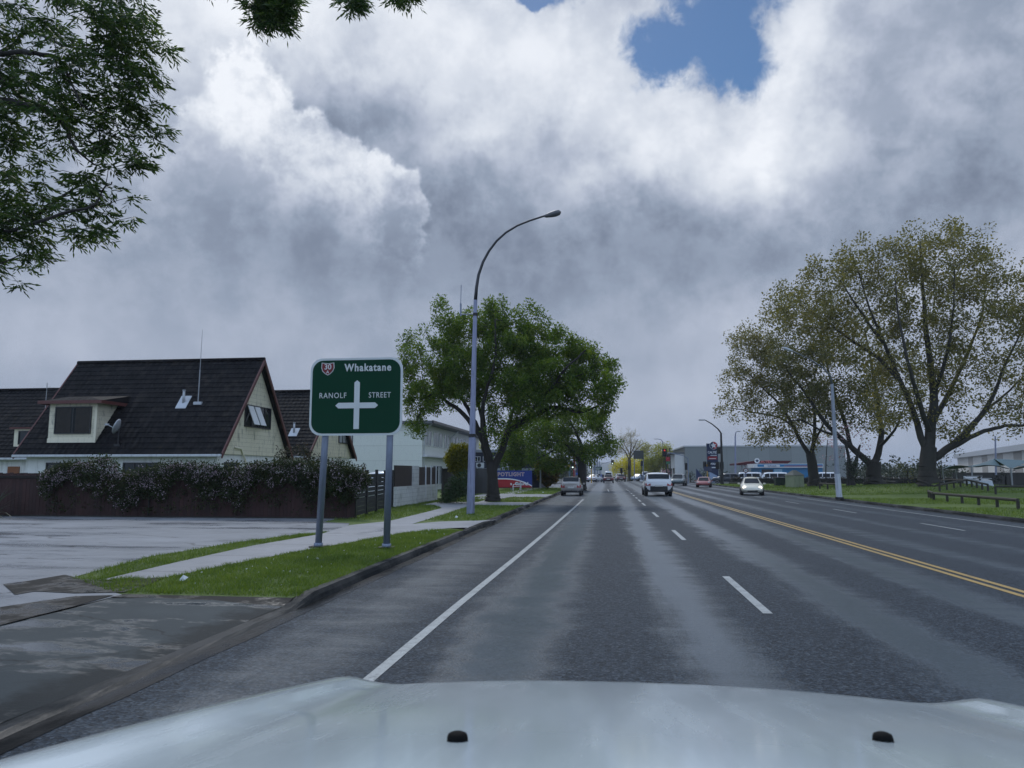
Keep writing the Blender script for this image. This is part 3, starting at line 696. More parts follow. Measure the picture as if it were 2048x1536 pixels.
# --- side boundary fence with vertical boards, creeper comes later
m_fence = M('dark_red_brown_board', (0.034, 0.013, 0.011), 0.8, var=0.4, vs=1.5, island=0.6, bump=0.4)
m_fencep = M('weathered_post', (0.03, 0.024, 0.02), 0.85, var=0.3, bump=0.3)
FY = 26.45; FX0, FX1 = -62.0, -9.1; FT = 1.62
t = thing('board_fence', 'dark red brown board fence along the far side of the car park', 'fence', ((FX0 + FX1) / 2, FY, LZ))
mb = MB(); x = FX0; cx = (FX0 + FX1) / 2; rr = random.Random(3)
while x < FX1:
    mb.box(x - cx, x - cx + .143, -.012 + rr.uniform(-.004, .004), .012, .02, FT + rr.uniform(-.02, .03)); x += .15
mb.build('board_panel', m_fence, t)
mb = MB()
for z in (.35, .95, 1.45): mb.box(FX0 - cx, FX1 - cx, .02, .07, z, z + .09)
mb.build('rail', m_fencep, t)
mb = MB(); mb.box(-4.2, FX1 - cx, -.10, -.02, 0, .05); mb.build('plinth', m_fencep, t)
t = thing('sign_panel', 'small bright green notice fixed to the creeper covered fence', 'sign', AY(669, 972, FY - .06))
p0, p1 = AY(656, 982, FY - .06), AY(683, 963, FY - .06); hx, hz = (p1.x - p0.x) / 2, (p1.z - p0.z) / 2
mb = MB(); mb.box(-hx, hx, -.012, .012, -hz, hz); mb.build('board', M('bright_green_board', (.035, .22, .03), .5), t)
m_wtxt = M('white_lettering', (.72, .73, .73), .4, var=.05)
text('lettering', 'its on', .17, m_wtxt, t, (.02, -.017, .07), sx=.9); text('lettering', 'everyone', .14, m_wtxt, t, (0, -.017, -.07), sx=.9)

# --- slatted fence panels along the front of the house, between dark posts
m_slat = M('charcoal_slat', (0.018, 0.019, 0.023), 0.6, var=0.25, island=0.4)
m_gap = M('pale_yard_behind', (0.45, 0.46, 0.47), .8)
pA, pB = AY(744, 1030, 28.2), AXp(846, 1003, -10.1)
def slat_fence(label, x0, y0, x1, y1, nseg, zt):
    t = thing('slat_fence', label, 'fence', (x0, y0, LZ)); v = Vector((x1 - x0, y1 - y0)); n = Vector((-v.y, v.x)).normalized()
    P = lambda s, d, z: (v.x * s + n.x * d, v.y * s + n.y * d, z)
    def bar(mb, s0, s1, d0, d1, z0, z1):
        mb.add([P(s0, d0, z0), P(s1, d0, z0), P(s1, d1, z0), P(s0, d1, z0), P(s0, d0, z1), P(s1, d0, z1), P(s1, d1, z1), P(s0, d1, z1)], [(3, 2, 1, 0), (4, 5, 6, 7), (0, 1, 5, 4), (1, 2, 6, 5), (2, 3, 7, 6), (3, 0, 4, 7)])
    for k in range(nseg):
        mb = MB(); s0, s1 = k / nseg + .012, (k + 1) / nseg - .012; z = .08; row = 0
        while z + .15 < zt: bar(mb, s0, s1, -.012, .012, z, z + (.148 if row < 2 else .150)); z += .158 if row < 3 or row > 8 else .178; row += 1
        mb.build('slat_panel', m_slat, t)
    for k in range(nseg + 1):
        mb = MB(); s = k / nseg; bar(mb, s - .012, s + .012, -.05, .05, 0, zt + (.0 if k % 2 else .02)); mb.build('post', m_dark, t)
    return t
slat_fence('charcoal horizontal slat fence with thin gaps beside the footpath', FX1 - .05, FY + .3, -10.25, 35.3, 4, 1.75)
# white wheelie-cover shapes behind the slats: two pale parked car roofs
# --- low white block wall with brown infill
XW = -10.25
t = thing('block_wall', 'low white block wall with tall pier and dark brown panels above', 'wall', (XW, 35.6, LZ))
mb = MB(); mb.box(-.1, .1, 0.0, 9, 0, .95); mb.box(-.14, .14, 3.2, 4.3, .95, 2.0); mb.build('wall', block_mat('white_block', (.55, .56, .54)), t)
mb = MB(); mb.box(-.03, .03, 0.0, 3.2, .96, 2.0); mb.build('infill_panel', board_mat('brown_panel', (.035, .022, .018), .15, axis='Y', dirt=.2), t)
mb = MB(); mb.box(-.03, .03, 4.3, 9, .96, 1.95); mb.build('infill_panel', board_mat('brown_panel', (.035, .022, .018), .15, axis='Y', dirt=.2), t)
for k, yy in enumerate((6.0, 7.3, 8.6)):
    mb = MB(); mb.box(.05, .12, yy, yy + .08, .3, 2.05); mb.build('post', m_guttr, t)
# --- cream two-storey building
m_cr2 = board_mat('pale_cream_panels', (.66, .68, .64), 1.35, gap=.015, dirt=.15, dirtcol=(.25, .26, .24))
YC = 66.0; cC = AY(845, 850, YC); XC = cC.x; ZC = cC.z + .15
YC2 = 104.0 - 8
t = thing('two_storey_building', 'pale cream two storey motel block with blank end wall', 'building', (XC, YC, LZ))
mb = MB(); mb.box(-13.5, 0, 0, YC2 - YC, 0, ZC - LZ - .05); mb.build('wall', m_cr2, t)
mb = MB(); mb.side([(-.35, ZC - LZ - .04), (YC2 - YC + .3, ZC - LZ - .04), (YC2 - YC + .3, ZC - LZ + .22), (-.35, ZC - LZ + .22)], -13.6, .95); rf = mb.build('roof', M('grey_metal_roof', (.10, .11, .12), .5), t)
mb = MB(); mb.box(.95, 1.1, -.35, YC2 - YC + .3, ZC - LZ, ZC - LZ + .24); mb.build('fascia', m_dark, rf)
mb = MB(); mb.tube([(.75, .35, ZC - LZ - .1), (.2, .3, ZC - LZ - .25), (.12, .25, ZC - LZ - .5), (.12, .25, .2)], .07, 8); mb.build('downpipe', m_guttr, t, smooth=True); mb = MB(); mb.tube([(.9, 12, ZC - LZ - .1), (.4, 12, ZC - LZ - .5), (.12, 12, ZC - LZ - .8), (.12, 12, .3)], .07, 8); mb.build('downpipe', m_guttr, t, smooth=True)
zu0, zu1 = ZC - LZ - 1.95, ZC - LZ - .55
y = .9; k = 0
while y < 27:
    wdt = (1.0, 1.0, 2.4, 1.2)[k % 4]
    win(t, 'window', y, y + wdt, zu0, zu1, 0.0, m_winw, bars=0 if wdt < 1.5 else 2, facing=1, ax='y', pane=M('pale_curtained_pane', (.28, .30, .34), .12))
    if wdt > 1.1: win(t, 'window', y, y + wdt, 0.5, 2.3, 0.0, m_winw, bars=1, facing=1, ax='y')
    y += wdt + (.35, .9, .35, 1.0)[k % 4]; k += 1
mb = MB(); mb.box(0, .5, 0, YC2 - YC, zu0 - 1.05, zu0 - .93); mb.build('ledge', m_guttr, t)
# two pale car roofs standing behind the slat fence are built with the vehicles
# --- dark blue building beyond the street tree
YD = 82.0; a, b = AY(938, 905, YD), AY(1078, 905, YD); zt = a.z
t = thing('office_building', 'dark navy two level building with small white framed windows', 'building', (a.x, YD, LZ))
m_navy = M('navy_render', (.016, .020, .040), .6, var=.15, streak=.2)
W_ = b.x - a.x
mb = MB(); mb.box(0, W_, 0, 14, 0, zt - LZ); mb.build('wall', m_navy, t)
mb = MB(); mb.box(-.2, W_ + .2, -.15, 14.1, zt - LZ, zt - LZ + .3); mb.build('parapet', M('grey_capping', (.25, .27, .3), .5), t)
for x0_, x1_ in ((950, 961), (966, 976), (988, 994), (998, 1003), (1012, 1024), (1040, 1052)):
    q0, q1 = AY(x0_, 923, YD), AY(x1_, 913, YD); win(t, 'window', q0.x - a.x, q1.x - a.x, q0.z - LZ, q1.z - LZ, 0, m_winw, bars=1, depth=.09)
q = AY(952, 939, YD)
mb = MB(); mb.box(-.2, W_, -2.2, 0, q.z - LZ - .1, q.z - LZ + .12); mb.build('canopy', M('pale_canopy_edge', (.42, .45, .48), .5), t)
for px, lab in ((961, 'white air conditioner box on the canopy, the one nearer the lamp post'), (1011, 'white air conditioner box on the canopy, right of the tree trunk')):
    q = AY(px, 936, YD - .9); u = thing('air_conditioner', lab, 'air conditioner', (q.x, YD - 1.1, AY(952, 939, YD).z + .12), group='air conditioners on the canopy')
    mb = MB(); mb.box(-.42, .42, -.16, .16, .05, .62); mb.box(-.36, -.28, -.14, .14, 0, .05); mb.box(.28, .36, -.14, .14, 0, .05); mb.build('case', m_winw, u, bevel=.02)
    mb = MB(); mb.lathe([(.02, 0), (.20, 0), (.22, -.02), (.2, -.03)], c=(-.08, -.165, .33), n=16, axis='Y'); mb.build('fan_grille', m_dark, u)
# --- banner hoarding
YB = 70.0; a, b = AY(978, 975, YB), AY(1064, 941, YB); hx, hz = (b.x - a.x), (b.z - a.z)
t = thing('banner_hoarding', 'blue and red shop banner hoarding with white lettering beyond the street tree', 'banner', (a.x, YB, LZ)); z0 = a.z - LZ
mb = MB(); mb.box(0, hx, 0, .06, z0, z0 + hz); mb.build('panel', M('banner_blue', (.015, .035, .20), .45), t)
arc = [(hx * (k / 20), z0 + hz * (.50 - .42 * max(0, (k / 20 - .35) / .65) ** 2.2)) for k in range(21)]
mb = MB(); mb.plate([(0.01, z0 + .01)] + [(x_, z_ + hz * .045) for x_, z_ in arc[:-1]] + [(hx - .01, arc[-1][1] + hz * .045), (hx - .01, z0 + .01)], -.004, -.002); mb.build('white_band', m_wtxt, t)
mb = MB(); mb.plate([(0.01, z0 + .01)] + [(x_, z_ - hz * .02) for x_, z_ in arc[:-1]] + [(hx - .01, max(arc[-1][1] - hz * .02, z0 + .02)), (hx - .01, z0 + .01)], -.008, -.006); mb.build('red_field', M('banner_red', (.33, .012, .02), .45), t)
m_bred = M('lettering_red', (.25, .012, .02), .4)
text('lettering_outline', 'SPOTLIGHT', hz * .30, m_wtxt, t, (hx * .48, -.012, z0 + hz * .77), bold=.016, sx=1.0, sp=1.16)
text('lettering', 'SPOTLIGHT', hz * .30, m_bred, t, (hx * .48, -.020, z0 + hz * .77), bold=-.004, sx=1.0, sp=1.16)
text('lettering', 'Galore!', hz * .26, m_wtxt, t, (hx * .76, -.014, z0 + hz * .22), bold=.012); text('lettering', 's', hz * .24, m_wtxt, t, (hx * .515, -.014, z0 + hz * .22), bold=.012)
for xx in (.05, hx * .5, hx - .1):
    mb = MB(); mb.box(xx, xx + .06, .06, .14, 0, z0 + hz); mb.build('post', m_pole_g, t)
# --- dark close-boarded fence behind the street tree
pa, pb = AY(938, 985, 50.0), AY(1030, 985, 62.0)
t = thing('timber_fence', 'dark timber fence with square end pier behind the street tree', 'fence', (-10.2, 46, LZ))
mb = MB(); rr = random.Random(8); y = 0.0
while y < 10.5: mb.box(-.02 + rr.uniform(-.006, .006), .02, y, y + .145, .03, 1.9 + rr.uniform(-.02, .02)); y += .15
mb.build('board_panel', M('dark_grey_timber', (.035, .034, .034), .8, var=.4, island=.5), t)
mb = MB(); mb.box(-.25, .25, 10.5, 11.1, 0, 2.05); mb.build('pier', m_dark, t, bevel=.02)
mb = MB(); mb.box(.25, 1.35, 10.7, 10.8, .05, 1.95); mb.build('return_panel', board_mat('grey_boards', (.06, .06, .06), .15, axis='X', dirt=.2), t)

# ------------------------------------------------------------------ road sign, lamps, signals
m_galv = M('galvanised_steel', (.20, .235, .31), .45, metal=.35, var=.22, vs=4, streak=.25)
m_lil = M('lilac_grey_lamp_post', (.26, .28, .40), .5, metal=.2, var=.18, vs=3, streak=.35)
m_black = M('black_signal', (.012, .012, .013), .5)
m_sgreen = M('sign_green', (.002, .042, .020), .5, var=.12, vs=1.2, spec=.15)
m_refl = M('reflective_white', (.62, .66, .66), .35, var=.1)
m_sred = M('shield_red', (.20, .012, .016), .4)
YS = 16.15
c0, c1 = AY(617.5, 871.5, YS), AY(806, 714, YS); W_, H_ = c1.x - c0.x, c1.z - c0.z
t = thing('direction_sign', 'green direction sign for Whakatane and Ranolf Street on two grey posts', 'road sign', ((c0.x + c1.x) / 2, YS, LZ))
ox, oz = -W_ / 2, c0.z - LZ; U = W_ / 187.0                       # one photo pixel on the sign
def rrect(x0, x1, z0, z1, r, n=6):
    p = []
    for cx, cz, a in ((x1 - r, z1 - r, 0), (x0 + r, z1 - r, 90), (x0 + r, z0 + r, 180), (x1 - r, z0 + r, 270)):
        for k in range(n + 1): p.append((cx + r * math.cos(R(a + 90 * k / n)), cz + r * math.sin(R(a + 90 * k / n))))
    return p
mb = MB(); mb.plate(rrect(ox, -ox, oz, oz + H_, .27), 0, .03); mb.build('border', m_refl, t)
mb = MB(); e = 4.2 * U; mb.plate(rrect(ox + e, -ox - e, oz + e, oz + H_ - e, .25), -.006, -.001)
pn = mb.build('panel', m_sgreen, t)
X_ = lambda px: ox + (px - 618) * U; Z_ = lambda py: oz + (871.5 - py) * U
sh = [(640.5, 727.5), (654, 729), (666, 727.5), (667, 738), (664, 745), (658.5, 750.5), (653.5, 753), (648, 750), (642.5, 745), (640, 738)]
def shp(k): return [(X_(653.5 + (x - 653.5) * k), Z_(739.5 + (y - 739.5) * k)) for x, y in sh]
mb = MB(); mb.plate(shp(1.0), -.012, -.008); mb.build('shield_border', m_refl, t)
mb = MB(); mb.plate(shp(.88), -.017, -.013); mb.build('shield', m_sred, t)
text('lettering', '30', 15.0 * U, m_wtxt, t, (X_(653.5), -.02, Z_(736.5)), bold=.002); text('lettering', 'A', 8.5 * U, m_wtxt, t, (X_(653.5), -.02, Z_(746.5)), bold=.001)
text('lettering', 'Whakatane', 20.5 * U, m_refl, t, (X_(735), -.012, Z_(739)), bold=.006, sx=.86, sp=1.18)
text('lettering', 'RANOLF', 15.2 * U, m_refl, t, (X_(665), -.012, Z_(793.5)), bold=.0005, sx=.86, sp=1.18)
text('lettering', 'STREET', 15.2 * U, m_refl, t, (X_(760), -.012, Z_(793.5)), bold=.0005, sx=.80, sp=1.16)
mb = MB(); mb.plate([(X_(x), Z_(y)) for x, y in ((708.5, 859), (719.5, 859), (719.5, 768), (714, 763.5), (708.5, 768))], -.012, -.008); mb.build('route_bar', m_refl, t)
mb = MB(); mb.plate([(X_(x), Z_(y)) for x, y in ((671, 813), (677, 807.5), (751, 807.5), (757, 813), (751, 818.5), (677, 818.5))], -.017, -.013); mb.build('route_arrow', m_refl, t)
for pxs, pxe in ((651, 636.5), (780, 773)):
    b = AY(pxe, 1095, YS + .12); tp = AY(pxs, 868, YS + .12); mb = MB()
    x0 = b.x - t.location.x; x1 = tp.x - t.location.x; k = (oz + H_ * .92) / (tp.z - LZ)
    mb.tube([(x0, .12, .0), (x0 + (x1 - x0) * k, .12, oz + H_ * .92)], .075, 14); po = mb.build('post', m_galv, t, smooth=True)
    mb = MB(); mb.box(x0 - .16, x0 + .16, -.04, .28, -.02, .035)
    mb.build('base_flange', m_black, po)
    mb = MB(); mb.tube([(x0, .12, 0), (x0, .12, .10)], .10, 12); mb.build('collar', m_galv, po, smooth=True)
# --- tall curved lamp post
pL = G(941, 1028, LZ); YL = pL.y
def at(px, py, Y=YL): return AY(px, py, Y)
t = thing('street_lamp', 'tall lilac grey street lamp with a long curved arm reaching over the lane', 'street lamp', (pL.x, pL.y, LZ)); rel = lambda p: (p.x - pL.x, p.y - pL.y, p.z - LZ)
mb = MB(); mb.tube([(0, 0, 0), rel(at(944.5, 872))], [.165, .145], 8); mb.build('pole_base', m_lil, t)
mb = MB(); mb.tube([rel(at(944.5, 872)), rel(at(950, 640)), rel(at(951, 600))], [.125, .085, .078], 8); mb.build('pole', m_lil, t)
mb = MB(); mb.tube([rel(at(944.5, 875)), rel(at(944.6, 868))], .15, 10); mb.tube([rel(at(950.4, 632)), rel(at(950.5, 626))], .1, 10); mb.build('collar', m_black, t)
arm = [(951, 600), (953, 575), (957, 550), (966, 524), (978, 502), (993, 482), (1012, 465), (1035, 451), (1060, 441), (1090, 431.5)]
mb = MB(); mb.tube([rel(at(*p)) for p in arm], [.075, .068, .062, .058, .054, .05, .047, .044, .042, .04], 8); mb.build('arm', M('dark_lamp_arm', (.05, .052, .06), .45, metal=.4), t, smooth=True)
h0, h1 = at(1088, 433), at(1122, 424); d = (h1 - h0); L_ = d.length; mb = MB(); mb.lathe([(.03, 0), (.075, L_ * .12), (.12, L_ * .45), (.135, L_ * .68), (.11, L_ * .9), (.03, L_)], n=14)
o = mb.build('lamp_head', M('lamp_head_grey', (.10, .10, .11), .4, metal=.2), t, smooth=True); o.rotation_euler = d.to_track_quat('Z', 'Y').to_euler(); o.location = rel(h0)
mb = MB(); mb.lathe([(.02, L_ * .42), (.10, L_ * .5), (.115, L_ * .68), (.09, L_ * .88), (.02, L_ * .93)], n=14); l2 = mb.build('lamp_glass', M('lamp_glass', (.35, .36, .37), .15), o, smooth=True); l2.location = (0.045, 0, 0)
mb = MB(); mb.tube([rel(at(949, 628)), rel(at(921, 629)), rel(at(921.5, 622))], .022, 6); mb.tube([rel(at(921.5, 632)), rel(at(921.5, 607))], .04, 6); mb.tube([rel(at(921.5, 607)), rel(at(922.5, 570))], .016, 5); mb.build('radio_antenna', m_galv, t)
# --- pale pole on the right with arm
pR = G(1679, 998, LZ); YR_ = pR.y
t = thing('street_lamp', 'pale grey street lamp at the park edge with painted white lower half', 'street lamp', (pR.x, pR.y, LZ)); rel = lambda p: (p.x - pR.x, p.y - pR.y, p.z - LZ); at2 = lambda a, b: AY(a, b, YR_)
mb = MB(); mb.tube([rel(at2(1679, 998)), rel(at2(1674.5, 948))], [.19, .17], 10); mb.build('pole_base', M('white_painted_pole', (.50, .53, .58), .5, streak=.3), t)
mb = MB(); mb.tube([rel(at2(1674.5, 948)), rel(at2(1669, 860)), rel(at2(1664, 768))], [.155, .12, .09], 10); mb.build('pole', M('grey_blue_pole', (.27, .30, .35), .5, metal=.2, streak=.3), t)
mb = MB(); mb.tube([rel(at2(1664, 768)), rel(at2(1661, 752)), rel(at2(1645, 735)), rel(at2(1615, 716)), rel(at2(1584, 702))], [.07, .06, .05, .045, .04], 8); mb.build('arm', M('dull_arm', (.10, .11, .11), .6), t, smooth=True)
mb = MB(); a, b = at2(1587, 703), at2(1574, 698); d = b - a; mb.lathe([(.03, 0), (.08, .2), (.10, .45), (.07, .65), (.02, .72)], n=12); o = mb.build('lamp_head', M('lamp_head_pale', (.42, .44, .46), .35), t, smooth=True); o.rotation_euler = d.to_track_quat('Z', 'Y').to_euler(); o.location = rel(a)
mb = MB(); mb.tube([(0, 0, -.02), (0, 0, .12)], .26, 12); mb.build('base_collar', m_black, t)
# --- generic poles with arm
def lamp_post(label, base, pts, r0, r1, mat, head=None, Y=None):
    t = thing('street_lamp', label, 'street lamp', (base.x, base.y, base.z)); Y = Y or base.y
    P = [(q.x - base.x, 0, q.z - base.z) for q in (AY(*p, Y) for p in pts)]; n = len(P)
    mb = MB(); mb.tube([(0, 0, 0)] + P[:1], [r0, (r0 + r1) / 2], 8); mb.build('pole', mat, t)
    if n > 1: mb = MB(); mb.tube(P, [(r0 + r1) / 2 * .8 - ((r0 + r1) / 2 * .8 - r1) * i / (n - 1) for i in range(n)], 6); mb.build('arm', mat, t, smooth=True)
    if head:
        mb = MB(); e = Vector(P[-1]); sx = 1 if head > 0 else -1
        mb.box(e.x - .1 if sx > 0 else e.x - abs(head), e.x + abs(head) if sx > 0 else e.x + .1, -.17, .17, e.z - .08, e.z + .08); mb.build('lamp_head', M('lamp_head_pale', (.42, .44, .46), .35), t, bevel=.05)
    return t
b = G(1445, 969, LZ)
lamp_post('black street lamp with pale arm on the grass corner of the junction', b, [(1442, 866), (1436, 858), (1424, 848), (1410, 840)], .2, .07, m_black, -.9)
lamp_post('slim pale lamp post standing before the grey warehouse', AY(1471, 958, 134), [(1470.5, 872), (1471.5, 865), (1474, 863)], .16, .07, m_lil, .6)
lamp_post('thin black lamp post behind the red and green kiosk', AY(1171, 963, 118), [(1170.5, 903)], .17, .1, m_black)
for px, y0, Y, lab in ((1189.5, 900, 128, 'tall thin lamp column beside the green overhead sign'), (1194.5, 912, 170, 'distant thin lamp column, taller of the two in the haze'), (1198.5, 922, 210, 'most distant thin lamp column up the street'),):
    lamp_post(lab, AY(px, 950, Y), [(px, y0)], .16, .1, m_galv)
lamp_post('far lamp post with pale head above the yellow trees', AY(1327, 952, 190), [(1325.5, 884), (1322, 879), (1316, 878)], .16, .1, m_lil, -1.0)
for px, yb, yt, Y, lab in ((1066.5, 960, 918, 84, 'white flat topped lamp post next to the banner, the shorter one behind'), (1081, 974, 918, 77, 'white flat topped lamp post in front of the orange tinged shrub')):
    b = AY(px, yb, Y); b.z = LZ; tp = AY(px, yt, Y); t = thing('path_lamp', lab, 'lamp post', b, group='flat topped path lamps')
    mb = MB(); mb.tube([(0, 0, 0), (0, 0, tp.z - LZ)], .07, 8); mb.build('post', M('pale_post', (.36, .38, .42), .5), t)
    mb = MB(); mb.lathe([(.05, -.1), (.36, -.02), (.40, .06), (.30, .12), (.05, .14)], c=(0, 0, tp.z - LZ), n=14); mb.build('lamp_hood', m_winw, t, smooth=True)
# --- traffic signals
m_lit = glow('lit_signal_lens', (.78, 1.0, .88), 2.2); m_lred = glow('lit_red_lens', (.75, .05, .03), .9); m_off = M('dark_lens', (.03, .02, .02), .3)
m_yel = M('yellow_signal_pole', (.55, .30, .03), .5, var=.2)
def signal_head(parent, x, z, s=1.0, face=-1, lit=2, y=0.0, wd=1.0):
    """three lenses on a black backboard; local, facing -y"""
    mb = MB(); mb.box(x - .30 * s * wd, x + .30 * s * wd, y - .03, y + .03, z - .62 * s, z + .62 * s); ho = mb.build('backboard', m_black, parent, bevel=.02)
    mb = MB(); mb.box(x - .16 * s, x + .16 * s, y - .2 * s, y - .03, z - .52 * s, z + .52 * s); mb.build('housing', m_black, ho)
    for k in range(3):
        zc = z + (1 - k) * .33 * s; mb = MB(); mb.lathe([(.01, -.215 * s), (.12 * s, -.21 * s), (.12 * s, -.2 * s)], c=(x, y, zc), n=12, axis='Y')
        mt = m_off
        if face < 0 and k == 2 and lit == 2: mt = m_lit
        if face < 0 and k == 0 and lit == 0: mt = m_lred
        mb.build('lens', mt, ho)
        mb = MB(); n = 8; ring = [(x + math.cos(math.pi * i / n) * .14 * s, zc + math.sin(math.pi * i / n) * .14 * s) for i in range(n + 1)]
        for i in range(n):
            (xa_, za_), (xb_, zb_) = ring[i], ring[i + 1]; mb.add([(xa_, y - .2 * s, za_), (xb_, y - .2 * s, zb_), (xb_, y - .42 * s, zb_), (xa_, y - .42 * s, za_)], [(0, 1, 2, 3)])
        mb.build('visor', m_black, ho)
    return ho
def signal(label, px, py_base, py_head, Y, pole, s=1.0, lit=2, ptop=None, dx=0.0, heads=1, z0=None):
    b = AY(px, py_base, Y); b.z = max(b.z, 0.0) if z0 is None else z0
    b.z = LZ; hz = AY(px, py_head, Y).z - LZ
    t = thing('traffic_signal', label, 'traffic light', b); mb = MB(); mb.tube([(0, 0, 0), (0, 0, (ptop or hz + .5))], .075, 8); mb.build('pole', pole, t)
    for k in range(heads): signal_head(t, dx + (.75 * k * s), hz, s, y=-.12, lit=lit)
    return t
def mast_signal(label, base_px, base_py, Y, pts, head_px, head_py, pole, s=1.0, lit=2):
    b = AY(base_px, base_py, Y); b.z = LZ; t = thing('traffic_signal', label, 'traffic light', b); rel = lambda p: (p.x - b.x, 0, p.z - LZ)
    P = [rel(AY(*p, Y)) for p in pts]; mb = MB(); mb.tube([(0, 0, 0), P[0]], [.11, .08], 8); mb.build('pole', pole, t)
    mb = MB(); mb.tube(P, .055, 7); mb.build('mast_arm', pole, t, smooth=True)
    hx = rel(AY(head_px, head_py, Y)); signal_head(t, hx[0], hx[2], s, y=-.12, lit=lit, wd=1.25); return t
mast_signal('overhead traffic light hanging above the left lane, largest on the left', 1170, 963, 117.5, [(1172, 890), (1182, 893), (1194, 896)], 1195, 897, m_black, .95, 2)
signal('traffic light on a teal wrapped pole left of the kiosk', 1140, 960, 931, 117.5, M('teal_pole_wrap', (.03, .10, .13), .5), .85, 2, dx=.45)
signal('traffic light on yellow pole beside the green overhead sign', 1183, 962, 931, 118.5, m_yel, .8, 2, dx=-.1)
mast_signal('far overhead traffic light on a slim grey mast arm in mid road', 1201.5, 952, 150, [(1201.5, 930), (1203, 927.5), (1224, 923)], 1225, 924.5, m_galv, .72, 2)
mast_signal('overhead traffic light on grey arm to the right of the white hatchback', 1376, 962, 118, [(1376, 917), (1366, 911), (1350, 907.5), (1333, 905)], 1329, 905, m_galv, .95, 0)
signal('traffic light on short yellow pole in front of the grey warehouse', 1375.5, 962, 933, 119, m_yel, .85, 1, dx=-.15)
signal('pair of traffic lights on yellow pole with blue sign by the price tower', 1415, 962, 930, 118.5, m_yel, .85, 1, dx=-.35, heads=2, ptop=2.9)
signal('traffic lights on slim pole beside the black lamp post', 1441, 966, 931, 115.5, m_black, .9, 1, dx=-.4, heads=2)
mast_signal('overhead traffic light on a short curved white arm beside the price tower', 1442.5, 966, 116.5, [(1443, 911), (1441.5, 906), (1433, 901)], 1437, 901, m_winw, .8, 1)
signal('black pedestrian signal on the grass median before the bare tree', 1243, 956, 941, 150, m_black, .8, 1, dx=.0)
signal('dark traffic light hanging close to the bare tree trunk', 1259, 958, 935, 152, m_black, .7, 1, dx=-.1)
signal('dark traffic light in front of the yellow willow', 1284, 958, 927, 145, m_black, .75, 1, dx=.0)
# --- small signs
def sign_on_post(name, label, cat, px, py, Y, wpx, hpx, mat, shape='rect', pole=m_galv, base_py=960):
    c = AY(px, py, Y); s = Y / F_PX; b = Vector((c.x, Y, LZ)); t = thing(name, label, cat, b); z = c.z - LZ
    mb = MB(); mb.tube([(0, .05, 0), (0, .05, z + hpx * s * .4)], .05, 8); mb.build('post', pole, t); mb = MB()
    if shape == 'disc': mb.lathe([(.01, .02), (wpx * s / 2, .02), (wpx * s / 2, -.01), (.01, -.01)], c=(0, 0, z), n=22, axis='Y')
    elif shape == 'tri': mb.plate([(-wpx * s / 2, z - hpx * s / 2), (wpx * s / 2, z - hpx * s / 2), (wpx * s / 2, z - hpx * s / 2 + .5), (-wpx * s / 2, z + hpx * s / 2)], -.1, .1)
    else: mb.box(-wpx * s / 2, wpx * s / 2, -.02, .02, z - hpx * s / 2, z + hpx * s / 2)
    mb.build('panel', mat, t); return t, z, s
t, z, s = sign_on_post('speed_sign', 'round speed limit sign reading 50 beside the cream car', 'road sign', 1491.5, 941, 71, 9.5, 9.5, M('sign_ring', (.09, .012, .018), .4), 'disc', m_lil)
mb = MB(); mb.lathe([(.01, -.012), (.15, -.012), (.15, -.018), (.01, -.018)], c=(0, 0, z), n=20, axis='Y'); mb.build('face', m_winw, t)
text('lettering', '50', .17, m_black, t, (0, -.022, z), bold=.003)
sign_on_post('warning_sign', 'small yellow board on the teal pole left of the traffic light', 'road sign', 1138, 932, 117, 5, 6, M('dull_yellow', (.30, .20, .02), .5))
sign_on_post('street_sign', 'round pale sign next to the kiosk with the green top', 'road sign', 1150, 938, 118, 5.5, 5.5, M('cream_disc', (.5, .45, .36), .5), 'disc')
t, z, s = sign_on_post('direction_sign', 'small green direction sign far up the road beyond the signals', 'road sign', 1195.5, 937, 140, 17, 7, m_sgreen)
mb = MB(); mb.box(-.55, .55, -.03, -.024, z + .05, z + .12); mb.build('lettering', m_refl, t); mb = MB(); mb.box(-.35, .35, -.03, -.024, z - .16, z - .08); mb.build('lettering', m_refl, t)
sign_on_post('corner_sign', 'blue triangular forecourt sign with a white star left of the price tower', 'sign', 1398, 947, 128, 11, 20, M('deep_blue', (.012, .028, .09), .4), 'tri')
t = thing('blue_sign', 'small slate blue sign board across the yellow signal pole', 'sign', AY(1415, 938, 118)); mb = MB(); mb.box(-.6, .6, -.25, -.2, -.3, .35); mb.build('board', M('slate_blue', (.05, .06, .11), .5), t)
# flag banner on two black poles
YF = 140; t = thing('flag_banner', 'red and green banner sign between two black poles by the white facade', 'sign', (AY(1335, 950, YF).x, YF, LZ)); cx = t.location.x
for px, yt in ((1332, 912), (1339.5, 896)):
    q = AY(px, yt, YF); mb = MB(); mb.tube([(q.x - cx, 0, 0), (q.x - cx, 0, q.z - LZ)], .11, 8); mb.build('pole', m_black, t)
q0, q1 = AY(1332, 922, YF), AY(1339.5, 914, YF); mb = MB(); mb.box(q0.x - cx, q1.x - cx, -.2, -.12, q0.z - LZ, q1.z - LZ); mb.build('red_panel', M('banner_red', (.33, .012, .02), .45), t)
q0, q1 = AY(1332, 928, YF), AY(1339.5, 923, YF); mb = MB(); mb.box(q0.x - cx, q1.x - cx, -.2, -.12, q0.z - LZ, q1.z - LZ); mb.build('green_panel', M('banner_green', (.02, .12, .05), .45), t)
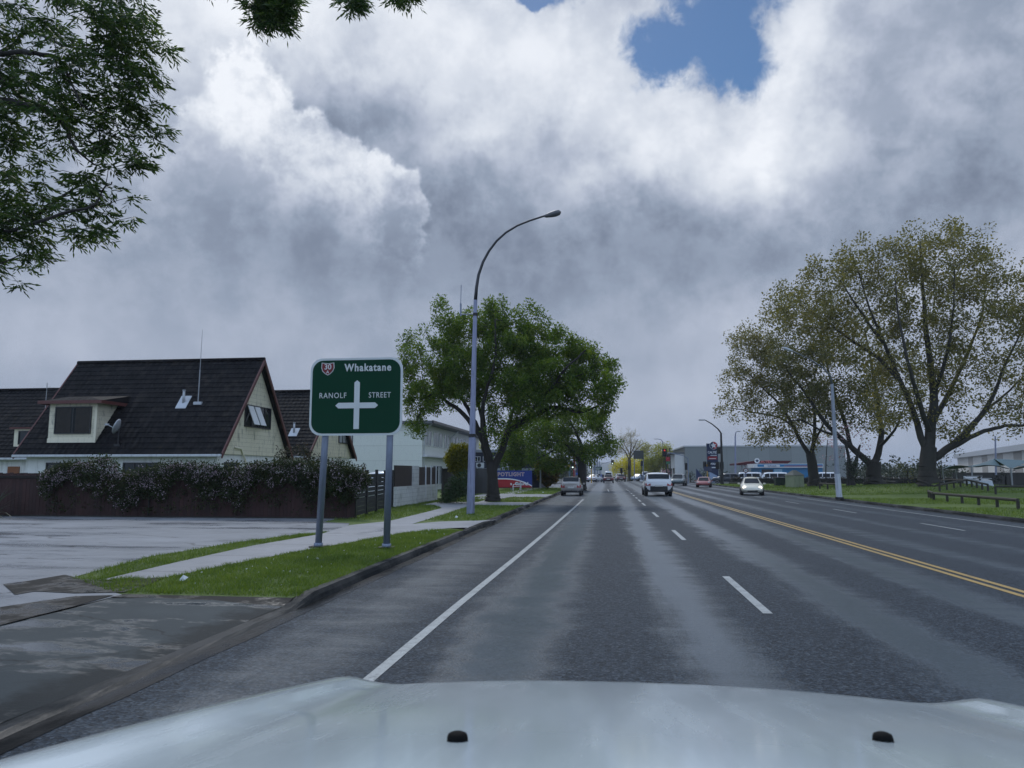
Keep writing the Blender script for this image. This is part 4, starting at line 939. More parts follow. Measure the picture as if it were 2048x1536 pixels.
# dark hoarding in the median
YH = 156; q0, q1 = AY(1267, 918, YH), AY(1287, 901, YH); t = thing('billboard', 'dark grey billboard seen from behind beside the bare tree', 'billboard', ((q0.x + q1.x) / 2, YH, LZ)); cx = t.location.x
mb = MB(); mb.box(q0.x - cx, q1.x - cx, -.1, .1, q0.z - LZ, q1.z - LZ); mb.build('panel', M('dark_hoarding', (.045, .05, .045), .7), t)
for xx in (-.9, .9): mb = MB(); mb.tube([(xx, .2, 0), (xx, .2, q1.z - LZ - .2)], .1, 8); mb.build('post', m_galv, t)
# kiosk / pylon on the left beyond the junction
YK = 126; q0, q1 = AY(1147, 962, YK), AY(1169, 912, YK); t = thing('pylon_kiosk', 'red posted kiosk with dark blue panels and a green top panel', 'kiosk', ((q0.x + q1.x) / 2, YK, LZ)); cx = t.location.x; w_ = (q1.x - q0.x) / 2; h_ = q1.z - LZ
for xx, nm in ((-w_, 0), (w_ - .3, 1)): mb = MB(); mb.box(xx, xx + .35, -.3, .3, 0, h_ * (.98 if nm == 0 else .72)); mb.build('red_post', M('kiosk_red', (.28, .02, .02), .5), t)
mb = MB(); mb.box(-w_ + .45, w_ - .4, -.2, .2, h_ * .72, h_ * .99); mb.build('green_panel', M('kiosk_green', (.012, .13, .045), .5), t)
mb = MB(); mb.box(-w_ + .45, w_ - .4, -.2, .2, h_ * .38, h_ * .71); mb.build('blue_panel', M('kiosk_blue', (.03, .04, .09), .5), t)
mb = MB(); mb.box(-w_ + .45, w_ - .4, -.25, .2, h_ * .29, h_ * .37); mb.build('bright_blue_strip', M('kiosk_bright', (.02, .10, .42), .5), t)
mb = MB(); mb.box(-w_ + .45, w_ - .4, -.15, .2, 0, h_ * .28); mb.build('base', M('kiosk_grey', (.22, .22, .24), .5), t)
# --- service station, price tower, warehouse
m_ware = board_mat('grey_warehouse_sheet', (.215, .235, .225), 4.4, axis='X', gap=.012, dirt=.15, dirtcol=(.12, .13, .12))
YW = 165; q = AY(1369, 894, YW); q2 = AY(1690, 894, YW); q3 = AY(1344, 898, YW); t = thing('warehouse', 'long grey warehouse with plain sheet front and white flank on the left', 'warehouse', (q.x, YW, LZ)); hz = q.z - LZ
mb = MB(); mb.box(0, q2.x - q.x, 0, 45, 0, hz); mb.build('wall', m_ware, t)
mb = MB(); mb.box(-.15, q2.x - q.x + .1, -.12, 45.1, hz, hz + .28); mb.build('parapet', M('pale_parapet', (.42, .44, .44), .5), t)
mb = MB(); mb.box(-2.1, -.02, .4, 44, 0, hz * .80); mb.build('white_flank', board_mat('white_flank_panel', (.60, .60, .57), 2.6, axis='Y', gap=.02, dirt=.15), t)
for k in range(6): win(t, 'window', 1.2 + k * 6.5, 5.4 + k * 6.5, .6, 2.6, -2.1, m_dark, bars=2, facing=-1, ax='y')
mb = MB(); mb.side([(.2, hz * .80), (44, hz * .80), (44, hz * .84), (.2, hz * .84)], -3.2, -.1); mb.build('roof', M('grey_metal_roof', (.10, .11, .12), .5), t)
# price tower
YP = 134; q0, q1 = AY(1414.5, 950, YP), AY(1434, 884, YP); t = thing('price_tower', 'tall navy fuel price tower with star emblem on top', 'sign', ((q0.x + q1.x) / 2, YP, LZ)); cx = t.location.x; w_ = (q1.x - q0.x) / 2; TZ = lambda py: AY(1424, py, YP).z - LZ
m_nvy = M('tower_navy', (.010, .022, .065), .35)
mb = MB(); mb.plate([(-w_, TZ(887)), (-w_, TZ(944)), (-w_ + .5, TZ(944)), (w_ + .05, TZ(953)), (w_ + .05, TZ(887.5))], -.25, .25); mb.build('tower_panel', m_nvy, t)
mb = MB(); mb.plate([(-w_ + .35, 0), (w_ + .4, 0), (w_ + .4, TZ(954)), (-w_ + .4, TZ(944))], -.22, .22); mb.build('base', M('tower_base_blue', (.25, .33, .46), .4), t)
r_ = 7.6 * YP / F_PX; ez = TZ(891); ex = .25
mb = MB(); mb.lathe([(.01, .3), (r_, .3), (r_, -.34), (.01, -.34)], c=(ex, 0, ez), n=28, axis='Y'); mb.build('emblem_rim', m_winw, t)
half = lambda a0, a1, rr_: [(ex, ez)] + [(ex + rr_ * math.cos(R(a0 + (a1 - a0) * k / 14)), ez + rr_ * math.sin(R(a0 + (a1 - a0) * k / 14))) for k in range(15)]
mb = MB(); mb.plate(half(95, 275, r_ * .93), -.36, -.345); mb.build('emblem_blue', m_nvy, t)
mb = MB(); mb.plate(half(-85, 95, r_ * .93), -.36, -.345); mb.build('emblem_red', M('emblem_red', (.38, .015, .02), .4), t)
st = []
for k in range(10): a = R(97 + 36 * k); rr_ = r_ * (.82 if k % 2 == 0 else .36); st.append((ex + rr_ * math.cos(a), ez + rr_ * math.sin(a)))
mb = MB(); mb.plate(st, -.38, -.365); mb.build('emblem_star', m_winw, t)
text('lettering', 'CALTEX', .52, m_winw, t, (.1, -.26, TZ(905)), bold=.015, sx=.9)
mb = MB(); mb.box(-w_ + .12, w_ - .1, -.27, -.255, TZ(919), TZ(913)); mb.build('red_strip', m_bred, t)
mb = MB(); mb.box(-.3, w_ - .15, -.27, -.255, TZ(911.4), TZ(910.2)); mb.box(-.55, w_ - .3, -.28, -.271, TZ(917.8), TZ(916.6)); mb.build('pale_strip', m_winw, t)
text('lettering', 'YOU', .42, m_winw, t, (.05, -.26, TZ(928)), bold=.02); mb = MB(); mb.box(-.2, w_ - .2, -.27, -.255, TZ(936), TZ(934)); mb.build('pale_strip', m_winw, t)
# canopy and wash building
YG = 148; q0, q1 = AY(1474, 925, YG), AY(1584, 921, YG); t = thing('fuel_canopy', 'dark red fuel station canopy with lettering in front of the warehouse', 'canopy', (q0.x, YG, LZ)); w_ = q1.x - q0.x
ct, cb = AY(1510, 921.5, YG).z - LZ, AY(1510, 929, YG).z - LZ
mb = MB(); mb.plate([(0, cb - .1), (.02, ct - .5), (w_ * .32, ct), (w_, ct), (w_ * .9, cb)], 0, 9); mb.build('fascia', M('canopy_red', (.06, .007, .011), .5, spec=.2), t)
for xx in (w_ * .15, w_ * .45, w_ * .8): mb = MB(); mb.tube([(xx, 4, 0), (xx, 4, cb)], .16, 8); mb.build('column', m_winw, t)
text('lettering', 'CALTEX', .62, M('pale_red_letter', (.55, .16, .15), .4), t, (AY(1530, 923, YG).x - q0.x, -.02, AY(1530, 923.6, YG).z - LZ), bold=.012, sp=1.15)
ec = AY(1514, 921.5, YG); mb = MB(); mb.lathe([(.01, .05), (.48, .05), (.48, -.05), (.01, -.05)], c=(ec.x - q0.x, -.06, ec.z - LZ), n=22, axis='Y'); mb.build('emblem', m_winw, t)
st = []
for k in range(10): a = R(90 + 36 * k); rr_ = .42 * (1 if k % 2 == 0 else .42); st.append((ec.x - q0.x + rr_ * math.cos(a), ec.z - LZ + rr_ * math.sin(a)))
mb = MB(); mb.plate(st, -.14, -.12); mb.build('emblem_star', m_nvy, t)
YB2 = 141; q0, q1 = AY(1508, 927.5, YB2), AY(1612, 936, YB2); t = thing('wash_building', 'bright blue car wash building with white edged sign band', 'building', (q0.x, YB2, LZ)); w_ = q1.x - q0.x; zt, zb = q0.z - LZ, AY(1508, 935.5, YB2).z - LZ
m_cy = M('wash_blue', (.015, .17, .36), .4); mb = MB(); mb.box(1.1, w_ + 3, .6, 9, 0, zb); mb.build('wall', m_cy, t)
mb = MB(); mb.box(0, w_ + 3, 0, 9.2, zb, zt); bd = mb.build('sign_band', m_winw, t); mb = MB(); mb.box(.6, w_ + 2.9, -.03, -.005, zb + .18, zt - .1); mb.build('blue_field', m_cy, bd)
mb = MB(); mb.box(w_ * .58, w_ + 2.8, -.05, -.035, zb + .22, zt - .35); mb.build('red_field', M('dull_red', (.35, .10, .10), .5), bd)
mb = MB(); mb.plate(rrect(w_ * .19, w_ * .50, zb + .15, zt - .18, .2), -.06, -.035); mb.build('name_panel', m_winw, bd)
text('lettering', 'Softwash', .42, M('steel_blue_letter', (.10, .16, .28), .4), bd, (w_ * .345, -.07, (zb + zt) / 2 - .02), bold=.012)
mb = MB(); mb.box(1.4, 3.4, .55, .62, .1, zb - .3); mb.build('bay_door', m_dark, t); mb = MB(); mb.box(3.6, 5.0, .54, .6, .6, zb - .25); mb.build('window', M('pale_blue_pane', (.25, .45, .6), .2), t)
# --- long white building far right
P0 = AY(2075, 893, 112); dirv = Vector((math.sin(R(16)), math.cos(R(16)), 0)); 
t = thing('sports_hall', 'long white and grey banded hall behind the shade sail on the right', 'building', (P0.x, P0.y, LZ), -R(16)); hz = P0.z - LZ
mb = MB(); mb.box(0, 30, -10, 75, 0, hz - .35); mb.build('wall', M('white_hall', (.60, .60, .57), .6, streak=.1), t)
mb = MB()
for y0_ in (-4, 10, 24, 38, 54): mb = MB(); mb.box(-.05, -.005, y0_, y0_ + 5.5, .0, hz - .4); mb.build('grey_band', M('grey_band', (.32, .31, .29), .6), t)
mb = MB(); mb.box(-.7, 31, -10.4, 75.4, hz - .34, hz + .55); mb.build('roof', M('pale_grey_roof', (.40, .43, .46), .5), t)
for k, y0_ in enumerate((3, 17, 31)): mb = MB(); mb.tube([(-.1, y0_, hz - 2.0), (-.7, y0_ - .3, hz - 1.7)], .14, 6); mb.build('flood_light', m_dark, t)
mb = MB(); mb.box(-1.1, -.06, -9, 4.5, 2.7, 2.95); mb.build('ledge', M('grey_band', (.32, .31, .29), .6), t)
lamp_post('slim pale pole rising before the white hall', AY(1992, 950, 100), [(1990.5, 872)], .12, .06, m_lil)

# ------------------------------------------------------------------ park furniture on the right
m_rail = M('dark_damp_timber', (.035, .032, .024), .75, var=.4, bump=.3)
def knee_rail(label, pts, gap, zh=.42):
    b = pts[0]; t = thing('knee_rail', label, 'fence', (b[0], b[1], hill(*b))); z0 = hill(*b)
    for (xa_, ya_), (xb_, yb_) in zip(pts[:-1], pts[1:]):
        v = Vector((xb_ - xa_, yb_ - ya_)); n = max(1, int(v.length / gap)); L0 = v.length
        mb = MB(); mb.tube([(xa_ - b[0], ya_ - b[1], hill(xa_, ya_) - z0 + zh), (xb_ - b[0], yb_ - b[1], hill(xb_, yb_) - z0 + zh)], .075, 7); mb.build('rail', m_rail, t)
        for k in range(n + 1):
            x, y = xa_ + v.x * k / n, ya_ + v.y * k / n; h = hill(x, y) - z0; mb = MB(); mb.tube([(x - b[0], y - b[1], h - .05), (x - b[0], y - b[1], h + zh - .02 + (.1 if k == n else 0))], .075, 7); mb.build('post', m_rail, t)
    return t
def gxy(px, py): g = G(px, py, LZ); return (g.x, g.y)
knee_rail('long low timber rail running along the grass nearest the road', [gxy(2037, 1019), gxy(1868, 1001), gxy(1858, 996)], 1.9)
knee_rail('low timber rail behind the large right tree by the play area', [gxy(1962, 985), gxy(1955, 978), gxy(1868, 974)], 1.9, .75)
knee_rail('low timber rail turning at the gravel pad near the ramps', [gxy(1977, 990), gxy(1935, 985), gxy(1880, 989)], 1.6, .5)
knee_rail('low timber rail edging the play area at the right frame edge', [gxy(1992, 993), gxy(2075, 994)], 1.4, .55)
knee_rail('low dark rail beyond the pale street lamp near the picnic table', [gxy(1640, 981), gxy(1672, 983)], 1.8, .5)
knee_rail('low timber rail between the two big trunks', [gxy(1730, 976), gxy(1765, 976), gxy(1790, 971)], 3.0, .5)
sheet('path', [gxy(1640, 975), gxy(1790, 975), gxy(1900, 980), gxy(2100, 990), gxy(2100, 982), gxy(1900, 973), gxy(1790, 970), gxy(1640, 971)], LZ + .006, m_conc)
# shade sail
YV = 84; t = thing('shade_sail', 'dark blue green shade sail on posts over the play area', 'shade sail', (AY(1985, 960, YV).x, YV, LZ)); o0 = t.location
m_sail = M('blue_green_sail', (.045, .10, .125), .7, var=.12)
pk = AY(1988, 917.5, YV) ; pk2 = AY(2060, 916, YV)
cs = [AY(1886, 938, YV + 7), AY(1943, 934, YV - 6), AY(2022, 938, YV - 7), AY(2110, 934, YV - 5), AY(2090, 933, YV + 8), AY(1912, 935, YV + 9)]
mb = MB(); V = []
def mixp(a, b, f): return a + (b - a) * f
NS = 6; rows = []
pkA, pkB = pk, AY(2062, 921, YV)
edges = [(cs[0], cs[1], pkA), (cs[1], cs[2], pkA), (cs[2], cs[3], pkB), (cs[3], cs[4], pkB), (cs[4], cs[5], pkA), (cs[5], cs[0], pkA)]
for a, b, p_ in edges:
    for i in range(NS):
        for j in range(NS):
            def S(u, v):
                e_ = mixp(a, b, u); e_ = e_ + Vector((0, 0, .28 * math.sin(math.pi * u))) * 1.0
                q = mixp(e_, p_, v); q = q - Vector((0, 0, .35 * math.sin(math.pi * v))); return tuple(q - o0)
            mb.add([S(i / NS, j / NS), S((i + 1) / NS, j / NS), S((i + 1) / NS, (j + 1) / NS), S(i / NS, (j + 1) / NS)], [(0, 1, 2, 3)])
sp_ = mixp(cs[2], cs[3], .0)
mb.add([tuple(cs[2] - o0), tuple(pkB - o0), tuple(pkA - o0)], [(0, 1, 2)]); mb.add([tuple(cs[4] - o0), tuple(pkB - o0), tuple(pkA - o0)], [(0, 1, 2)])
mb.build('canopy', m_sail, t, smooth=True)
for c in cs: mb = MB(); mb.tube([(c.x - o0.x, c.y - o0.y, 0), (c.x - o0.x, c.y - o0.y, c.z - LZ + .15)], .08, 8); mb.build('post', m_pole_g, t)
# quarter pipes
m_ramp = M('pale_ramp_sheet', (.42, .46, .50), .35, var=.12, streak=.2)
def ramp(label, px0, px1, pyb, Y, h, rot, grp='skate ramps'):
    a, b = AY(px0, pyb, Y), AY(px1, pyb, Y); w_ = (b.x - a.x); t = thing('skate_ramp', label, 'skate ramp', ((a.x + b.x) / 2, Y, LZ), rot, grp)
    prof = [(0, .02)] + [(h * 1.15 * math.sin(R(k * 9)), h * (1 - math.cos(R(k * 9)))) for k in range(0, 10)]
    prof = [(q[0], max(q[1], .02)) for q in prof] + [(h * 1.15 + .7, h), (h * 1.15 + .7, 0), (0, 0)]
    mb = MB(); mb.side(prof, -w_ / 2, w_ / 2); mb.build('curved_deck', m_ramp, t)
    mb = MB(); mb.tube([(-w_ / 2, h * 1.15, h), (w_ / 2, h * 1.15, h)], .04, 8); mb.build('coping', m_pole_g, t)
    for s_ in (-1, 1): mb = MB(); mb.box(s_ * w_ / 2 - .02, s_ * w_ / 2 + .02, h * 1.1, h * 1.15 + .7, h, h + .05); mb.build('side_trim', m_dark, t)
ramp('pale curved skate ramp, the wider one nearer the frame edge', 1981, 2011, 985, 66, 1.15, R(12))
ramp('pale skate ramp behind, with flat top deck', 1946, 1979, 979, 74, 1.3, R(-6))
# electricity box, bins, table, bench
b = G(1590, 976, LZ); t = thing('electricity_kiosk', 'pale green electricity kiosk with shallow hipped roof on the grass', 'utility box', (b.x, b.y, LZ), R(28)); k = b.y / F_PX
w_ = 24 * k / 2; h_ = 24 * k
mb = MB(); mb.box(-w_, w_, -w_, w_, 0, h_); mb.build('cabinet', M('pale_green_paint', (.27, .30, .19), .5, streak=.25), t, bevel=.02)
mb = MB(); e = w_ * 1.12; mb.add([(-e, -e, h_), (e, -e, h_), (e, e, h_), (-e, e, h_), (-.25, 0, h_ + .55), (.25, 0, h_ + .55)], [(3, 2, 1, 0), (0, 1, 5, 4), (1, 2, 5), (2, 3, 4, 5), (3, 0, 4)]); mb.build('roof', M('grey_green_roof', (.16, .16, .13), .5), t)
for s_ in (-1, 1): mb = MB(); mb.box(s_ * w_ * .5 - .42 * w_, s_ * w_ * .5 + .42 * w_, -w_ - .03, -w_, .1, h_ - .12); mb.build('door', M('pale_green_paint', (.27, .30, .19), .5, streak=.25), t)
for px, lab in ((1555, 'dark green wheeled bin on the grass, left of the pair'), (1564, 'dark wheeled bin on the grass beside the electricity kiosk')):
    b = G(px, 972, LZ); t = thing('wheelie_bin', lab, 'bin', (b.x, b.y, LZ), R(10), 'bins on the grass'); mb = MB()
    mb.add([(-.25, -.3, .08), (.25, -.3, .08), (.25, .3, .08), (-.25, .3, .08), (-.32, -.38, .98), (.32, -.38, .98), (.32, .38, .98), (-.32, .38, .98)], [(3, 2, 1, 0), (4, 5, 6, 7), (0, 1, 5, 4), (1, 2, 6, 5), (2, 3, 7, 6), (3, 0, 4, 7)]); mb.build('body', M('bin_green', (.010, .025, .02), .5), t, bevel=.02)
    mb = MB(); mb.box(-.35, .35, -.42, .42, .98, 1.06); mb.build('lid', M('bin_lid', (.05, .025, .02), .5), t, bevel=.02)
    for s_ in (-1, 1): mb = MB(); mb.lathe([(.02, -.03), (.11, -.03), (.11, .03), (.02, .03)], c=(s_ * .27, .3, .11), n=12, axis='X'); mb.build('wheel', m_black, t)
b = G(1665, 976, LZ); t = thing('picnic_table', 'dark timber picnic table beside the pale street lamp', 'picnic table', (b.x, b.y + 2, LZ))
mb = MB(); mb.box(-1.3, 1.3, -.4, .4, .82, .90); mb.build('table_top', m_rail, t)
for s_ in (-1, 1):
    mb = MB(); mb.box(-1.3, 1.3, s_ * .8 - .15, s_ * .8 + .15, .45, .51); mb.build('bench_seat', m_rail, t)
    mb = MB(); mb.tube([(s_ * .9, -.75, 0), (s_ * .9, -.25, .82)], .06, 5); mb.tube([(s_ * .9, .75, 0), (s_ * .9, .25, .82)], .06, 5); mb.box(s_ * .9 - .04, s_ * .9 + .04, -.8, .8, .38, .46); mb.build('leg', m_rail, t)
for px, py, lab in ((1468, 967.5, 'short dark log lying on the grass, left of two'), (1485, 967.5, 'short dark log lying on the grass beside the speed sign')):
    b = G(px, py, LZ); t = thing('log', lab, 'log', (b.x, b.y, LZ), group='logs on the grass'); mb = MB(); mb.tube([(-.75, 0, .12), (.75, .1, .12)], .13, 9); tag(mb.build('trunk', m_rail, t), '', '') if False else mb.build('log_body', m_rail, t)
# white metal frame sign near the banner
b = G(1033, 981, LZ); t = thing('folding_frame', 'white tubular metal frame standing on the grass before the banner', 'frame', (b.x, b.y, LZ), R(20))
for y_, sx_ in ((-.25, 1), (.25, -1)): mb = MB(); mb.tube([(-.35, y_, 0), (-.30, y_ * .3, .55), (.42, y_ * .3, .62), (.35, y_, 0)], .03, 6); mb.build('leg_frame', m_winw, t)
mb = MB(); mb.tube([(-.4, -.05, .34), (.45, -.05, .4)], .025, 6); mb.build('cross_bar', m_winw, t); mb = MB(); mb.box(-.05, .6, -.05, .05, .55, .72); mb.build('seat', m_pole_g, t)
# litter on the verge
for px, py, lab in ((366, 1159, 'scrap of white paper litter on the near verge'), (912, 1035, 'scrap of white litter below the lamp post'), (1086, 985, 'small pale scrap of litter on the far verge')):
    b = G(px, py, LZ + .04); mb = MB(); mb.add([(-.06, -.03, .0), (.05, -.05, .01), (.07, .03, .05), (-.02, .05, .06), (0, 0, .09)], [(0, 1, 4), (1, 2, 4), (2, 3, 4), (3, 0, 4)]); o = mb.build('litter', m_winw); o.location = (b.x, b.y, LZ + .02); tag(o, lab, 'litter')

# ------------------------------------------------------------------ vehicles
m_tyre = M('tyre_rubber', (.012, .012, .013), .8); m_rim = M('alloy_rim', (.30, .31, .33), .35, metal=.6)
m_plas = M('black_plastic', (.014, .014, .016), .55); m_cgl = M('car_glass', (.010, .013, .017), .08, var=.1, spec=.22); m_tail = M('tail_lens', (.26, .014, .012), .3); m_headl = M('head_lens', (.55, .58, .6), .1, coat=.5)
m_plate = M('number_plate', (.55, .55, .53), .4)
def car_paint(name, col, metal=0.2): return M('paint_' + name, col, .30, metal=metal, var=.05, coat=.8)
SHAPES = {   # station: y, z_low, z_belt, z_top, half width, half width of roof   (rear at y=0)
    'suv': [(0.00, .42, .90, 1.00, .80, .72), (.08, .34, .98, 1.16, .87, .79), (.26, .30, 1.02, 1.48, .90, .78), (.58, .28, 1.04, 1.61, .91, .76), (1.5, .26, 1.02, 1.65, .91, .77), (2.45, .26, 1.0, 1.58, .91, .75), (2.95, .26, .98, 1.32, .91, .72), (3.35, .28, .96, 1.05, .91, .70), (4.0, .30, .90, .97, .89, .66), (4.30, .34, .76, .84, .82, .58), (4.42, .40, .64, .70, .70, .5)],
    'hatch': [(0.00, .36, .80, .92, .72, .64), (.08, .28, .90, 1.10, .80, .72), (.35, .25, .92, 1.44, .83, .68), (.75, .24, .92, 1.50, .84, .67), (1.7, .24, .90, 1.50, .84, .67), (2.3, .24, .88, 1.40, .85, .60), (2.75, .24, .86, 1.08, .84, .60), (3.05, .25, .84, .92, .83, .62), (3.6, .28, .76, .82, .80, .56), (3.85, .34, .62, .68, .66, .46)],
    'sedan': [(0.00, .38, .78, .84, .72, .54), (.10, .30, .86, .93, .82, .62), (.70, .25, .90, .98, .86, .64), (1.25, .24, .90, 1.34, .87, .58), (1.7, .24, .89, 1.42, .87, .57), (2.4, .24, .88, 1.41, .87, .58), (2.85, .24, .86, 1.14, .87, .60), (3.2, .25, .84, .92, .86, .64), (4.0, .28, .76, .82, .83, .58), (4.4, .34, .62, .68, .70, .46)],
    'beetle': [(0.00, .34, .52, .60, .55, .34), (.12, .26, .66, .76, .72, .45), (.45, .22, .80, .98, .82, .50), (.95, .20, .88, 1.26, .86, .52), (1.45, .20, .90, 1.44, .87, .54), (1.95, .20, .90, 1.49, .87, .55), (2.45, .20, .89, 1.40, .87, .54), (2.85, .20, .88, 1.12, .87, .55), (3.1, .22, .86, .96, .86, .56), (3.6, .24, .78, .86, .83, .48), (3.92, .26, .64, .72, .74, .38), (4.08, .34, .50, .56, .56, .26)],
    'van': [(0.00, .40, 1.05, 1.80, .80, .68), (.12, .30, 1.08, 1.94, .84, .72), (1.0, .28, 1.08, 1.98, .85, .73), (3.2, .28, 1.06, 1.98, .85, .73), (3.75, .28, 1.04, 1.86, .85, .70), (4.25, .28, 1.0, 1.36, .85, .68), (4.55, .30, .94, 1.06, .83, .64), (4.70, .38, .70, .78, .74, .55)],
}
def car(label, cat, shape, paint, loc, rotz, group=None, sc=(1, 1, 1), lower=None, lights_on=False, detail=True):
    S = SHAPES[shape]; t = thing({'van': 'passenger_van', 'suv': 'sport_utility_car', 'hatch': 'hatchback_car', 'sedan': 'saloon_car', 'beetle': 'rounded_car'}[shape], label, cat, loc, rotz, group); t.scale = sc
    Lc = S[-1][0]; yo = Lc / 2
    def lerp(y):
        for a, b in zip(S[:-1], S[1:]):
            if a[0] <= y <= b[0]:
                f = (y - a[0]) / (b[0] - a[0]); return [p + (q - p) * f for p, q in zip(a, b)]
        return list(S[0] if y < S[0][0] else S[-1])
    def sec(st):
        y, zl, zb, zt, w_, wr = st; zm = zl + (zb - zl) * .5
        hp = [(0, zl), (w_ * .80, zl), (w_ * .96, zl + .10), (w_, zm), (w_ * .985, zb - .10), (w_ * .94, zb), (wr + (w_ * .94 - wr) * .12, zb + (zt - zb) * .78), (wr * .84, zt - (zt - zb) * .05), (wr * .45, zt), (0, zt + .012)]
        return hp
    mb = MB(); ys = []
    for a, b in zip(S[:-1], S[1:]): ys += [a[0], (a[0] + b[0]) / 2]
    ys.append(Lc); V = []; NSEC = 18
    for y in ys:
        hp = sec(lerp(y)); ring = [(x, y - yo, z) for x, z in hp] + [(-x, y - yo, z) for x, z in hp[-2:0:-1]]; V += ring
    n = len(ring); fs = [(i * n + k, i * n + (k + 1) % n, (i + 1) * n + (k + 1) % n, (i + 1) * n + k) for i in range(len(ys) - 1) for k in range(n)]
    fs += [tuple(range(n)), tuple((len(ys) - 1) * n + k for k in range(n))]; mb.add(V, fs); body = mb.build('body', paint, t, smooth=True)
    def pt(y, k, s, off):            # point on the side of the cabin: k between belt (0) and roof (1)
        st = lerp(y); hp = sec(st); (x0, z0), (x1, z1) = hp[5], hp[6]; x, z = x0 + (x1 - x0) * k, z0 + (z1 - z0) * k
        return (s * (x + off), y - yo, z + off * .3)
    cab = [st for st in S if st[3] - st[2] > .30]; y0c, y1c = cab[0][0], cab[-1][0]
    rear = S[0][3] - S[0][2] > .3
    ws = [st for st in S if st[0] > y1c and st[3] - st[2] < .15][0][0]
    # side glass
    segs = {'van': [(.35, 1.6), (1.7, 2.9), (3.0, 3.75)], 'beetle': [(.75, 1.35), (1.45, 2.55)]}.get(shape, [(y0c + .10, y0c + (y1c - y0c) * .45), (y0c + (y1c - y0c) * .5, y1c - .05)])
    for s_ in (-1, 1):
        for a, b in segs:
            mb = MB(); N = 6; P = []
            for i in range(N + 1): y = a + (b - a) * i / N; P += [pt(y, .10, s_, .008), pt(y, .96, s_, .008)]
            mb.add(P, [(2 * i, 2 * i + 2, 2 * i + 3, 2 * i + 1) for i in range(N)]); mb.build('side_window', m_cgl, t, smooth=True)
    # screens: patches over the sloping front and rear
    def screen(name, ya, yb, mat, fw=.86, lift=.012, flip=1):
        mb = MB(); N = 6; P = []
        for i in range(N + 1):
            y = ya + (yb - ya) * i / N; st = lerp(y); z = st[3] ; wd = (st[5] + (st[4] * .84 - st[5]) * max(0, 1 - (st[3] - st[2]) / .5)) * fw
            for q in (-1, -.5, 0, .5, 1): P.append((q * wd, y - yo + lift * flip, z + lift + .012 * (1 - q * q)))
        mb.add(P, [(i * 5 + j, i * 5 + j + 1, (i + 1) * 5 + j + 1, (i + 1) * 5 + j) for i in range(N) for j in range(4)]); return mb.build(name, mat, t, smooth=True)
    if shape == 'van': screen('windscreen', 3.80, 4.45, m_cgl)
    else: screen('windscreen', y1c + (.0 if shape != 'beetle' else .05), ws - .03, m_cgl)
    if shape in ('suv', 'hatch'): screen('rear_window', .10, .36 if shape == 'suv' else .40, m_cgl, .92, .02, -1)
    elif shape == 'sedan': screen('rear_window', .74, 1.28, m_cgl)
    elif shape == 'beetle': screen('rear_window', .5, 1.1, m_cgl)
    else:
        mb = MB(); mb.box(-.62, .62, -yo - .012, -yo + .01, 1.14, 1.70); mb.build('rear_window', m_cgl, t)
    # wheels
    wr_ = .34 if shape in ('suv', 'van') else .30; wyr, wyf = Lc * .19, Lc * .80; wx = max(s[4] for s in S) - .10
    for y in (wyr, wyf):
        for s_ in (-1, 1):
            we = link('wheel', None, t); we.location = (s_ * wx, y - yo, wr_)
            mb = MB(); mb.lathe([(wr_ * .62, -.11), (wr_ * .95, -.11), (wr_, -.07), (wr_, .07), (wr_ * .95, .11), (wr_ * .62, .11)], n=20, axis='X'); mb.build('tyre', m_tyre, we, smooth=False)
            mb = MB(); mb.lathe([(.03, s_ * .09), (wr_ * .6, s_ * .115), (wr_ * .66, s_ * .112), (wr_ * .6, -s_ * .05)], n=16, axis='X'); mb.build('rim', m_rim, we)
    if not detail: return t
    # bumpers, lights, plate, mirrors
    wb = S[1][4]
    mb = MB(); st = S[1]; zl = st[1]
    rb = [(-1.07, .45), (-1.08, .08), (-.92, -.10), (0, -.14), (.92, -.10), (1.08, .08), (1.07, .45)]
    P = [(q * wb, -yo + .10 + d * .9, z) for q, d in rb for z in (zl - .02, zl + .36 if lower else zl + .14)]
    mb.add(P, [(2 * i, 2 * i + 2, 2 * i + 3, 2 * i + 1) for i in range(6)]); mb.build('rear_bumper', lower or m_plas, t, smooth=True)
    for s_ in (-1, 1):
        zt_ = S[1][2]; mb = MB(); hh = .20 if shape in ('van', 'hatch') else .16
        x0, x1 = s_ * wb * (.62 if shape != 'van' else .86), s_ * wb * 1.0
        mb.add([(x0, -yo - .05, zt_ - .24), (x1 * 1.03, -yo + .0, zt_ - .24), (x1 * 1.03, -yo + .06, zt_ - .24 + hh), (x0 + s_ * .02, -yo + .0, zt_ - .24 + hh), (x0, -yo + .1, zt_ - .24), (x1, -yo + .25, zt_ - .24), (x1, -yo + .3, zt_ - .24 + hh), (x0, -yo + .2, zt_ - .24 + hh)], [(0, 1, 2, 3), (7, 6, 5, 4), (0, 4, 5, 1), (1, 5, 6, 2), (2, 6, 7, 3), (3, 7, 4, 0)]); mb.build('tail_light', m_tail, t)
        fy = Lc - yo; zb_ = S[-2][2]; wf = S[-2][4]
        mb = MB(); mb.lathe([(.01, .045), (.09, .035), (.135 if shape == 'beetle' else .11, .0), (.05, -.12)], n=14, axis='Y'); o = mb.build('headlight', glow('headlamp_on', (1.0, .90, .72), 2.2) if lights_on else m_headl, t, smooth=True)
        o.location = (s_ * wf * .80, fy - (.155 if shape == 'beetle' else .10), zb_ + (.00 if shape == 'beetle' else -.06))
        mb = MB(); mx = max(s[4] for s in S); my = ws - .55; mb.box(-.10, .10, -.07, .07, -.07, .07); o = mb.build('mirror', paint, t, bevel=.03); st = lerp(my); o.location = (s_ * (mx + .10), my - yo, st[2] + .06)
